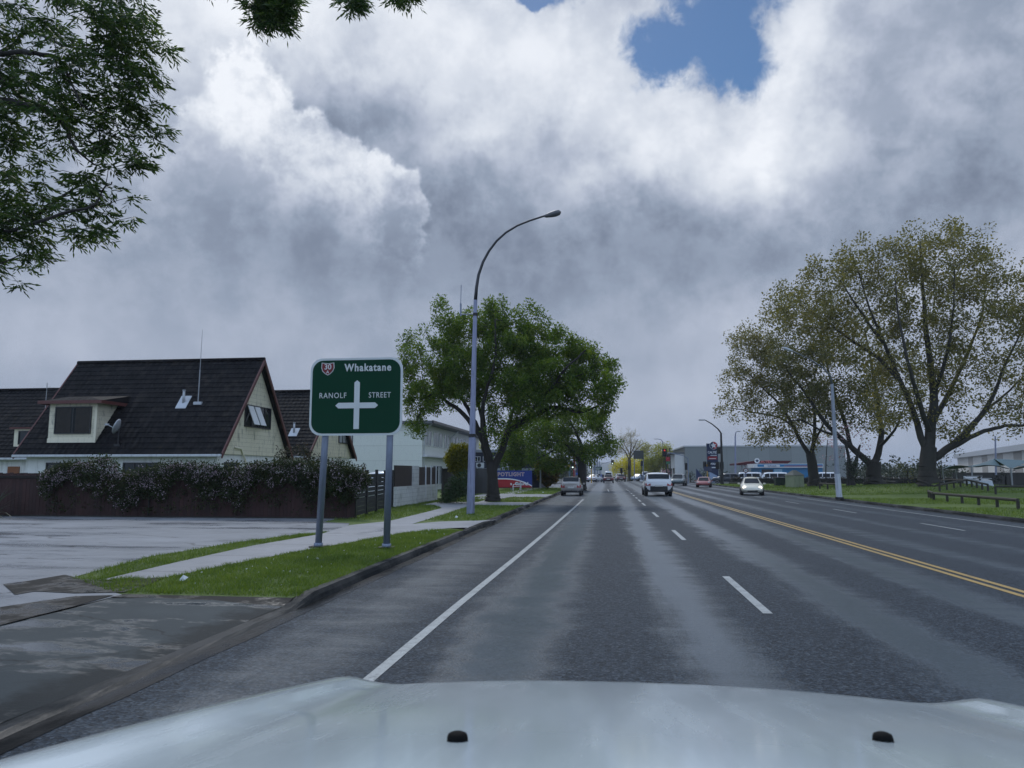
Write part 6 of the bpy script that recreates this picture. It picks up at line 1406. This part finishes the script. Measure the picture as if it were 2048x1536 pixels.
for px, lab, sd in ((1381, 'green shrub before the warehouse, beside the short yellow pole', 57), (1408, 'green shrub between the blue triangle sign and the price tower', 58), (1443, 'small green shrub behind the black lamp post', 59)):
    small(lab, px, 960, 136, [(px, 949, 10, 10), (px + 6, 953, 6, 6)], lf_dk, sd, 1.6, 50, .22, .7, cat='shrub', name='shrub', grp='shrubs along the forecourt edge')
# clipped hedge before the forecourt
def hedge(label, x0, x1, y, h, d, leaf, seed, n=70, ls=.16):
    rg = np.random.default_rng(seed); t = thing('hedge', label, 'hedge', ((x0 + x1) / 2, y, LZ)); L_ = x1 - x0
    m = int(L_ * n); C = np.stack([rg.uniform(-L_ / 2, L_ / 2, m), rg.uniform(-d / 2, d / 2, m), rg.uniform(.05, h, m)], 1); V, F_ = leaves_np(C, np.full(m, .16), 5, ls, .6, rg); np_mesh('foliage', V, F_, leaf, t)
    mb = MB(); mb.box(-L_ / 2 + .1, L_ / 2 - .1, -d / 2 + .12, d / 2 - .12, 0, h - .15); mb.build('shade_core', M('hedge_shade', (.012, .012, .008), .9), t); return t  # solid dark core stands in for shade inside the hedge
lf_hedge = leaf_mat('brown_hedge_leaf', (.012, .013, .007), (.030, .026, .014), (.085, .060, .030), .2)
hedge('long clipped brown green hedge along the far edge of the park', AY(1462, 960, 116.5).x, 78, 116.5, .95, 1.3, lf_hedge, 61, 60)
b0, b1 = AY(1905, 950, 105), AY(2120, 950, 105)
t = thing('timber_fence', 'dark timber fence behind the skate ramps below the white hall', 'fence', (b0.x, 105, LZ)); mb = MB(); mb.box(0, b1.x - b0.x, -.06, .06, 0, AY(1950, 945, 105).z - LZ); mb.build('board_panel', board_mat('dark_boards_far', (.03, .026, .026), .3, axis='X', dirt=.3), t)
# clipped yellow green dome on the left and the orange tinged bush
def dome(label, px, pyc, rpx, rpy, Y, leaf, seed, n=1500, ls=.13, stem=True, cat='shrub'):
    c = AY(px, pyc, Y); k = (c - ORG).length / F_PX; rg = np.random.default_rng(seed); t = thing('shrub', label, cat, (c.x, Y, LZ)); zc = c.z - LZ
    d = rg.normal(size=(n, 3)); d /= np.linalg.norm(d, axis=1, keepdims=True); rad = rg.uniform(.72, 1.0, (n, 1)) * (1 + .10 * np.sin(d[:, :1] * 7 + d[:, 2:] * 5))
    C = d * rad * np.array([[rpx * k, rpx * k, rpy * k]]) + np.array([[0, 0, zc]]); C[:, 2] = np.maximum(C[:, 2], .06); V, F_ = leaves_np(C, np.full(n, .2), 9, ls, .5, rg); np_mesh('foliage', V, F_, leaf, t)
    mb = MB(); mb.tube([(0, 0, 0), (0, 0, zc)], .09, 7); mb.build('stem', bk_dark, t)
    mb = MB(); mb.lathe([(.05, zc - rpy * k * .68), (rpx * k * .5, zc - rpy * k * .4), (rpx * k * .66, zc), (rpx * k * .45, zc + rpy * k * .45), (.05, zc + rpy * k * .66)], n=12); mb.build('shade_core', M('hedge_shade', (.012, .012, .008), .9), t); return t  # dark core colour stands in for shade behind the leaves
lf_dome = leaf_mat('golden_privet_leaf', (.045, .058, .010), (.16, .17, .022), (.36, .31, .04), .4); lf_or = leaf_mat('orange_conifer_leaf', (.034, .050, .014), (.13, .105, .024), (.34, .19, .045), .35)
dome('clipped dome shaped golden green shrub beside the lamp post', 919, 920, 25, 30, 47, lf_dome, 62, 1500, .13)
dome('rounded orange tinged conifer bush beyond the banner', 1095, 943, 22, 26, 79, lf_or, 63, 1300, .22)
lf_gs = leaf_mat('mid_green_shrub_leaf', (.012, .028, .010), (.030, .060, .020), (.070, .105, .04), .3)
def bush(label, lobes, Y, leaf, seed, dens, nl, ls, sp, depth=.8, name='shrub', cat='shrub', flowers=None, base=None, flat=1.0):
    rr = random.Random(seed); rg = np.random.default_rng(seed); b = base or AY(lobes[0][0], 1000, Y); t = thing(name, label, cat, (b.x, Y, LZ)); att = np.array(lobes_px(lobes, Y, dens, depth, rr)); att[:, 2] = np.maximum(att[:, 2], LZ + .06)
    o0 = np.array([[b.x, Y, LZ]]); V, F_ = leaves_np(att, rg.uniform(.7, 1.3, len(att)) * sp, nl, ls, .5, rg, flat=flat); np_mesh('foliage', V - o0, F_, leaf, t)
    sk = Skel(); sk.limb([(b.x, Y, LZ - .05), (b.x, Y, LZ + .3)], .05, .04, -1, 2); sk.grow(att[::4], LZ - 1, seg=.4, rtip=.008); sk.pipe(.006, .45); sk.mesh('stem', bk_dark, t, (b.x, Y, LZ), 4)
    return t, att
bush('mid green leafy shrub spilling over the low white wall', [(893, 1000, 16, 12), (905, 990, 18, 12), (912, 970, 16, 16), (925, 985, 12, 14), (930, 960, 10, 18)], 40.2, lf_gs, 64, 160, 34, .10, .26, .5)
# ------------------------------------------------------------------ flowering creeper over the board fence
lf_cr = leaf_mat('creeper_leaf', (.010, .018, .008), (.028, .042, .014), (.075, .080, .028), .3); lf_fl = leaf_mat('creeper_blossom', (.22, .15, .18), (.38, .30, .34), (.56, .50, .52), .25)
rg = np.random.default_rng(70); rr = random.Random(70)
t = thing('creeper', 'dark flowering creeper with pinkish white blossoms hanging over the board fence', 'creeper', (-17, FY - .1, LZ))
cr = []; fl = []
def topline(px):
    pts = [(80, 958), (100, 938), (180, 922), (215, 918), (240, 946), (330, 930), (440, 932), (520, 930), (560, 925), (620, 930), (680, 928), (730, 950), (742, 985)]
    for (x0_, y0_), (x1_, y1_) in zip(pts[:-1], pts[1:]):
        if x0_ <= px <= x1_: return y0_ + (y1_ - y0_) * (px - x0_) / (x1_ - x0_)
    return 960
for _ in range(2300):
    px = rr.uniform(82, 740); tp = topline(px) + rr.uniform(-6, 10); deep = rr.random() ** 1.6
    lowpx = 978 + 14 * math.sin(px * .031) + 10 * math.sin(px * .083) + (18 if 190 < px < 330 else 0) + (8 if px > 590 else 0) + (10 if 400 < px < 500 else 0)
    if tp > lowpx: continue
    py = tp + (lowpx - tp) * deep; q = AY(px, py, FY - .12 - rr.uniform(0, .30)); cr.append((q.x, q.y, q.z))
    dens = .5 + .5 * math.sin(px * .055 + 1.0) * math.sin(py * .11 + px * .02)
    if rr.random() < .60 * dens * (1.15 if px < 520 else .65): q2 = AY(px + rr.uniform(-4, 4), py + rr.uniform(-3, 6), FY - .38 - rr.uniform(0, .12)); fl.append((q2.x, q2.y, q2.z))
for _ in range(160): px = rr.uniform(90, 700); q = AY(px, rr.uniform(975, 1022), FY - .12); cr.append((q.x, q.y, q.z))
o0 = np.array([[-17, FY - .1, LZ]]); C = np.array(cr); V, F_ = leaves_np(C, np.full(len(C), .17), 13, .085, .55, rg); np_mesh('foliage', V - o0, F_, lf_cr, t)
C = np.array(fl); V, F_ = leaves_np(C, np.full(len(C), .11), 7, .040, .8, rg); np_mesh('blossom', V - o0, F_, lf_fl, t)
sk = Skel(); sk.limb([(-17, FY - .06, LZ), (-17, FY - .06, LZ + 1.4)], .04, .03, -1, 3); sk.limb([(-26, FY - .06, LZ + 1.5), (-9.5, FY - .06, LZ + 1.5)], .02, .02, sk.near((-17, FY - .06, LZ + 1.4)), 20); sk.grow(np.array(cr)[::14], LZ - 1, seg=.3, rtip=.006); sk.mesh('stem', bk_dark, t, (-17, FY - .1, LZ), 4)
bush('tall dark shrub with russet shoots rising above the fence behind the sign', [(560, 925, 24, 16), (590, 915, 34, 20), (620, 922, 24, 18), (600, 945, 30, 20), (565, 905, 8, 10), (605, 898, 8, 10), (650, 935, 24, 20), (690, 940, 24, 22), (715, 950, 18, 24)], FY + .5, leaf_mat('russet_shoot_leaf', (.008, .013, .006), (.022, .028, .012), (.085, .050, .025), .25), 71, 70, 30, .085, .20, .6)
rgf = rng
# flax at the left edge of the car park
t = thing('flax_plant', 'dark strappy flax plant at the left edge of the car park', 'plant', (AY(-18, 1030, 25.6).x, 25.6, LZ)); V = []; F_ = []
for k in range(70):
    a = rr.uniform(0, 2 * math.pi); tilt = rr.uniform(.15, 1.0); L_ = rr.uniform(.9, 1.7); wd = rr.uniform(.02, .035); p = Vector((rr.uniform(-.1, .1), rr.uniform(-.1, .1), 0)); d = Vector((math.cos(a) * math.sin(tilt), math.sin(a) * math.sin(tilt), math.cos(tilt))); s_ = Vector((-math.sin(a), math.cos(a), 0))
    o_ = len(V)
    for i in range(6):
        f = i / 5; wv = wd * (1 - f) ** .5; V += [tuple(p - s_ * wv), tuple(p + s_ * wv)]; d = (d + Vector((0, 0, -.16 * (1 + tilt)))).normalized(); p = p + d * L_ / 5
    F_ += [(o_ + 2 * i, o_ + 2 * i + 1, o_ + 2 * i + 3, o_ + 2 * i + 2) for i in range(5)]
np_mesh('foliage', V, F_, leaf_mat('flax_leaf', (.012, .020, .012), (.035, .050, .030), (.085, .10, .07), .2), t)

# ------------------------------------------------------------------ tree overhanging the left of the frame
lf_over = leaf_mat('narrow_ash_leaflet', (.012, .026, .009), (.034, .068, .018), (.10, .14, .03), .5, .4, .3)
TX, TY, YO = -13.0, 9.0, 9.5
t = thing('overhanging_tree', 'narrow leaved tree whose dark branches hang into the top left of the view', 'tree', (TX, TY, LZ)); sk = Skel(); rr = random.Random(90); rg = np.random.default_rng(90)
sk.limb([(TX, TY, LZ - .1), (TX + .1, TY, 1.5), (TX + .2, TY + .1, 3.0), (TX + .4, TY + .2, 4.4)], .30, .22, -1, 4, .01, rr); fork = len(sk.p) - 1
def ol(pts, r0, r1, dy=0.0, parent=None):
    W = [tuple(AY(px, py, YO + dy + .25 * math.sin(i * 1.7 + dy))) for i, (px, py) in enumerate(pts)]
    return sk.limb(W if parent is None else W, r0, r1, fork if parent is None else parent, 3, .012, rr)
ol([(-300, 330), (-100, 225), (0, 203), (60, 212), (105, 225), (130, 255), (145, 285), (165, 310), (195, 332)], .075, .012)
ol([(-300, 250), (-90, 120), (10, 165), (40, 195), (85, 212), (125, 235), (180, 250)], .06, .010, .4)
ol([(-300, 200), (-60, 120), (30, 105), (70, 108), (112, 116), (132, 142), (148, 178), (165, 212), (210, 230)], .055, .009, -.3)
ol([(-300, 150), (-80, 130), (20, 95), (45, 68), (75, 67), (110, 85), (150, 95), (195, 98), (240, 92)], .05, .009, .6)
ol([(-300, 500), (-90, 470), (30, 440), (80, 425), (130, 390), (160, 372), (200, 380)], .05, .009, .2)
ol([(-300, 540), (-60, 480), (60, 450), (120, 430), (190, 408), (206, 380), (225, 365)], .045, .008, -.4)
ol([(-300, 600), (-90, 540), (-10, 530), (40, 510)], .04, .008, .1)
ol([(-280, 60), (-100, -60), (60, -30), (160, -5), (240, 10), (290, 40)], .06, .008, .3)
ol([(-280, -40), (-60, -260), (200, -300), (420, -200), (500, -90), (540, -10)], .08, .012, 1.2)
k_ = sk.near(tuple(AY(420, -200, YO + 1.2))); ol([(560, -160), (650, -110), (705, -40)], .03, .008, 1.4, k_); ol([(620, -190), (740, -140), (800, -60)], .03, .008, 1.6, k_)
OV = [(255, 45, 60, 55), (190, 20, 70, 28), (225, 110, 70, 42), (275, 130, 34, 36), (60, 40, 45, 26), (100, 75, 34, 30), (18, 110, 26, 52), (20, 60, 26, 30), (195, 175, 80, 38), (270, 175, 38, 40), (60, 190, 40, 26), (120, 215, 70, 30), (220, 230, 74, 26), (275, 245, 24, 22), (80, 255, 66, 30), (190, 262, 70, 26), (20, 265, 30, 36), (140, 290, 40, 18), (30, 320, 36, 36), (255, 305, 48, 24), (295, 305, 22, 20), (225, 325, 30, 20),
      (160, 360, 40, 26), (215, 385, 34, 36), (190, 420, 44, 30), (60, 400, 50, 22), (110, 445, 66, 30), (170, 455, 44, 24), (40, 440, 44, 30), (30, 490, 42, 30), (16, 530, 26, 24), (60, 380, 30, 18), (230, 200, 60, 30), (150, 130, 40, 30), (40, 160, 30, 24), (130, 20, 60, 20), (240, 75, 60, 40), (20, 215, 24, 24), (50, 465, 30, 20), (120, 400, 34, 18), (-40, 200, 40, 180), (-40, 440, 40, 90), (-120, 300, 60, 240)]
att = lobes_px(OV, YO, 95, .9, rr) + [tuple(AY(px + rr.uniform(-sx_, sx_), py + rr.uniform(-sy_, sy_), YO + dy + rr.uniform(-.3, .3))) for px, py, sx_, sy_, n, dy in ((540, 25, 34, 26, 40, 1.2), (545, 0, 45, 16, 30, 1.2), (708, -2, 18, 12, 16, 1.4), (805, -12, 22, 10, 16, 1.6), (480, -60, 80, 40, 30, 1.2)) for _ in range(n)]
sk.grow(att, 3.0, seg=.14, curve=.5, rtip=.0032, rr=rr); sk.pipe(.0040, .38); org = (TX, TY, LZ)
sk.mesh('trunk', bk_dark, t, org, 8)
# pinnate leaves: every twig end carries drooping fronds of narrow leaflets
A = np.array(att); NF = 7; m = len(A) * NF; C = np.repeat(A, NF, 0) + rg.normal(size=(m, 3)) * .035
d = rg.normal(size=(m, 3)); d[:, 2] = d[:, 2] * .4 - .35; d[:, 0] += .35; d /= np.linalg.norm(d, axis=1, keepdims=True); Ls = rg.uniform(.13, .24, (m, 1)); up = np.array([[0, 0, 1.]]); s_ = np.cross(d, up); s_ /= np.linalg.norm(s_, axis=1, keepdims=True)
Vs = []
for k in range(7):
    f = .25 + .75 * (k // 2) / 3.0; sg = 0 if k == 6 else (1 if k % 2 else -1)
    base = C + d * Ls * min(f, 1.0) + np.array([[0, 0, -.10]]) * Ls * f * f
    ld = d * (1.0 if sg == 0 else .75) + s_ * sg * .65 + rg.normal(size=(m, 3)) * .16; ld[:, 2] -= .18; ld /= np.linalg.norm(ld, axis=1, keepdims=True)
    u = np.cross(ld, rg.normal(size=(m, 3))); u /= np.linalg.norm(u, axis=1, keepdims=True); LL = rg.uniform(.08, .14, (m, 1)); w_ = LL * .125
    Vs.append(np.stack([base, base + ld * LL * .42 + u * w_, base + ld * LL, base + ld * LL * .42 - u * w_], 1))
V = np.concatenate(Vs).reshape(-1, 3); F_ = np.arange(len(V)).reshape(-1, 4); np_mesh('crown', V - np.array([org]), F_, lf_over, t)

# ------------------------------------------------------------------ grass
rg = np.random.default_rng(101)
footpoly = foot; parkpoly = park
def blades(n, xr, yr, hmin, hmax, wd, excl, keep=None, zf=None):
    X = rg.uniform(*xr, n); Yv = rg.uniform(*yr, n); ok = np.ones(n, bool)
    for e in excl: ok &= ~inside(e, X, Yv)
    for a, b in DRIVES_L: ok &= ~((Yv > a - .1) & (Yv < b + .1) & (X > -9.5))
    if keep is not None: ok &= inside(keep, X, Yv)
    clump = .55 + .45 * np.sin(X * 5.1 + np.sin(Yv * 3.3) * 1.4) * np.sin(Yv * 4.7 + X * 1.3); ok &= rg.random(n) < .45 + .55 * clump
    X, Yv = X[ok], Yv[ok]; m = len(X); h = rg.uniform(hmin, hmax, m) * (.75 + .5 * clump[ok]); a = rg.uniform(0, 2 * np.pi, m); w_ = wd * rg.uniform(.7, 1.4, m)
    z = np.full(m, LZ) if zf is None else np.array([zf(x, y) for x, y in zip(X, Yv)])
    lean = rg.normal(size=(m, 2)) * (h * .55)[:, None]
    V = np.stack([np.stack([X - np.cos(a) * w_, Yv - np.sin(a) * w_, z - .01], 1), np.stack([X + np.cos(a) * w_, Yv + np.sin(a) * w_, z - .01], 1), np.stack([X + lean[:, 0], Yv + lean[:, 1], z + h], 1)], 1)
    return V.reshape(-1, 3)
GV = [blades(90000, (-7.9, KL - .13), (9.85, 23.0), .03, .075, .0065, [footpoly, parkpoly]), blades(26000, (-9.8, -7.2), (10.8, 21), .03, .075, .0065, [footpoly, parkpoly]),
      blades(30000, (-10.4, KL - .13), (24, 44), .04, .09, .011, [footpoly, parkpoly]), blades(12000, (-10.2, KL - .13), (43, 80), .05, .10, .02, [footpoly])]
V = np.concatenate(GV); lf_gr = leaf_mat('grass_blade', (.050, .085, .018), (.105, .165, .032), (.20, .25, .060), .4)
o = np_mesh('grass', V, np.arange(len(V)).reshape(-1, 3), lf_gr, None, 3); tag(o, 'short damp green grass on the left hand verges', 'grass', kind='stuff')
GV = [blades(110000, (KR + .14, 44), (26, 60), .04, .10, .015, [], zf=hill), blades(40000, (KR + .14, 44), (55, 110), .06, .12, .03, [], zf=hill)]
V = np.concatenate(GV); o = np_mesh('grass', V, np.arange(len(V)).reshape(-1, 3), lf_gr, None, 3); tag(o, 'short green grass of the park on the right', 'grass', kind='stuff')
# daisies and pale weeds
m = 70; X = rg.uniform(-7, KL - .2, m); Yv = rg.uniform(10.2, 22, m); ok = ~inside(footpoly, X, Yv) & ~inside(parkpoly, X, Yv); C = np.stack([X, Yv, np.full(m, LZ + .07)], 1)[ok]; V, F_ = leaves_np(C, np.full(len(C), .010), 4, .014, .9, rg)
o = np_mesh('daisies', V, F_, m_winw); tag(o, 'tiny white daisies scattered through the near verge grass', 'flowers', kind='stuff')
# ------------------------------------------------------------------ far hills
hb = MB()
def ridge(name, Y, pts, mat, depth):
    mb = MB(); P = [AY(px, py, Y) for px, py in pts]; n = len(P)
    V = [(p.x, Y, max(p.z, 1)) for p in P] + [(p.x, Y - depth, -.02) for p in P] + [(p.x, Y + depth, -.02) for p in P]
    mb.add(V, [(i, i + 1, n + i + 1, n + i) for i in range(n - 1)] + [(i + 1, i, 2 * n + i, 2 * n + i + 1) for i in range(n - 1)]); return struct(mb.build(name, mat, None, smooth=True))
m_hill = M('forest_hill', (.035, .05, .04), .9, var=.4, vs=.004)
ridge('hills', 3200, [(-300, 938), (100, 930), (500, 926), (800, 920), (1000, 922), (1100, 919), (1150, 920), (1190, 923), (1230, 927), (1290, 922), (1350, 926), (1450, 930), (1700, 928), (2100, 932), (2500, 938)], m_hill, 900)
far_trees = leaf_mat('far_wood_leaf', (.012, .02, .010), (.025, .036, .016), (.05, .06, .025), .2)
rg = np.random.default_rng(120)
def wood(x0, x1, y0, y1, n, h):
    C = np.stack([rg.uniform(x0, x1, n), rg.uniform(y0, y1, n), rg.uniform(.3, h, n) ], 1); C[:, 2] *= (.6 + .4 * np.sin(C[:, 0] * .13) * np.sin(C[:, 0] * .031)); C[:, 2] += LZ; return C
C = np.concatenate([wood(-160, -16, 110, 150, 1500, 5), wood(-40, -9, 160, 400, 900, 5), wood(60, 260, 170, 230, 1800, 5), wood(18, 120, 240, 420, 900, 5)]); V, F_ = leaves_np(C, np.full(len(C), 1.1), 14, .7, .7, rg)
o = np_mesh('treeline', V, F_, far_trees); tag(o, 'distant dark belts of trees on both sides of the street', 'trees', kind='stuff')

# ------------------------------------------------------------------ damp air
mb = MB(); mb.box(-2650, 2650, -470, 6100, -1.03, 84); o = mb.build('haze', None); o.data.materials.clear(); o['kind'] = 'stuff'; o['label'] = 'thin bluish damp air fading the far hills'; o['category'] = 'haze'
hmv = bpy.data.materials.new('haze_air'); hmv.use_nodes = True; hn = hmv.node_tree; hn.nodes.clear(); pv = hn.nodes.new('ShaderNodeVolumePrincipled'); ho = hn.nodes.new('ShaderNodeOutputMaterial'); hn.links.new(pv.outputs[0], ho.inputs['Volume'])
pv.inputs['Color'].default_value = (.80, .88, 1.0, 1); pv.inputs['Density'].default_value = 2.6e-4; pv.inputs['Anisotropy'].default_value = 0.3; o.data.materials.append(hmv); scene.cycles.volume_bounces = 0
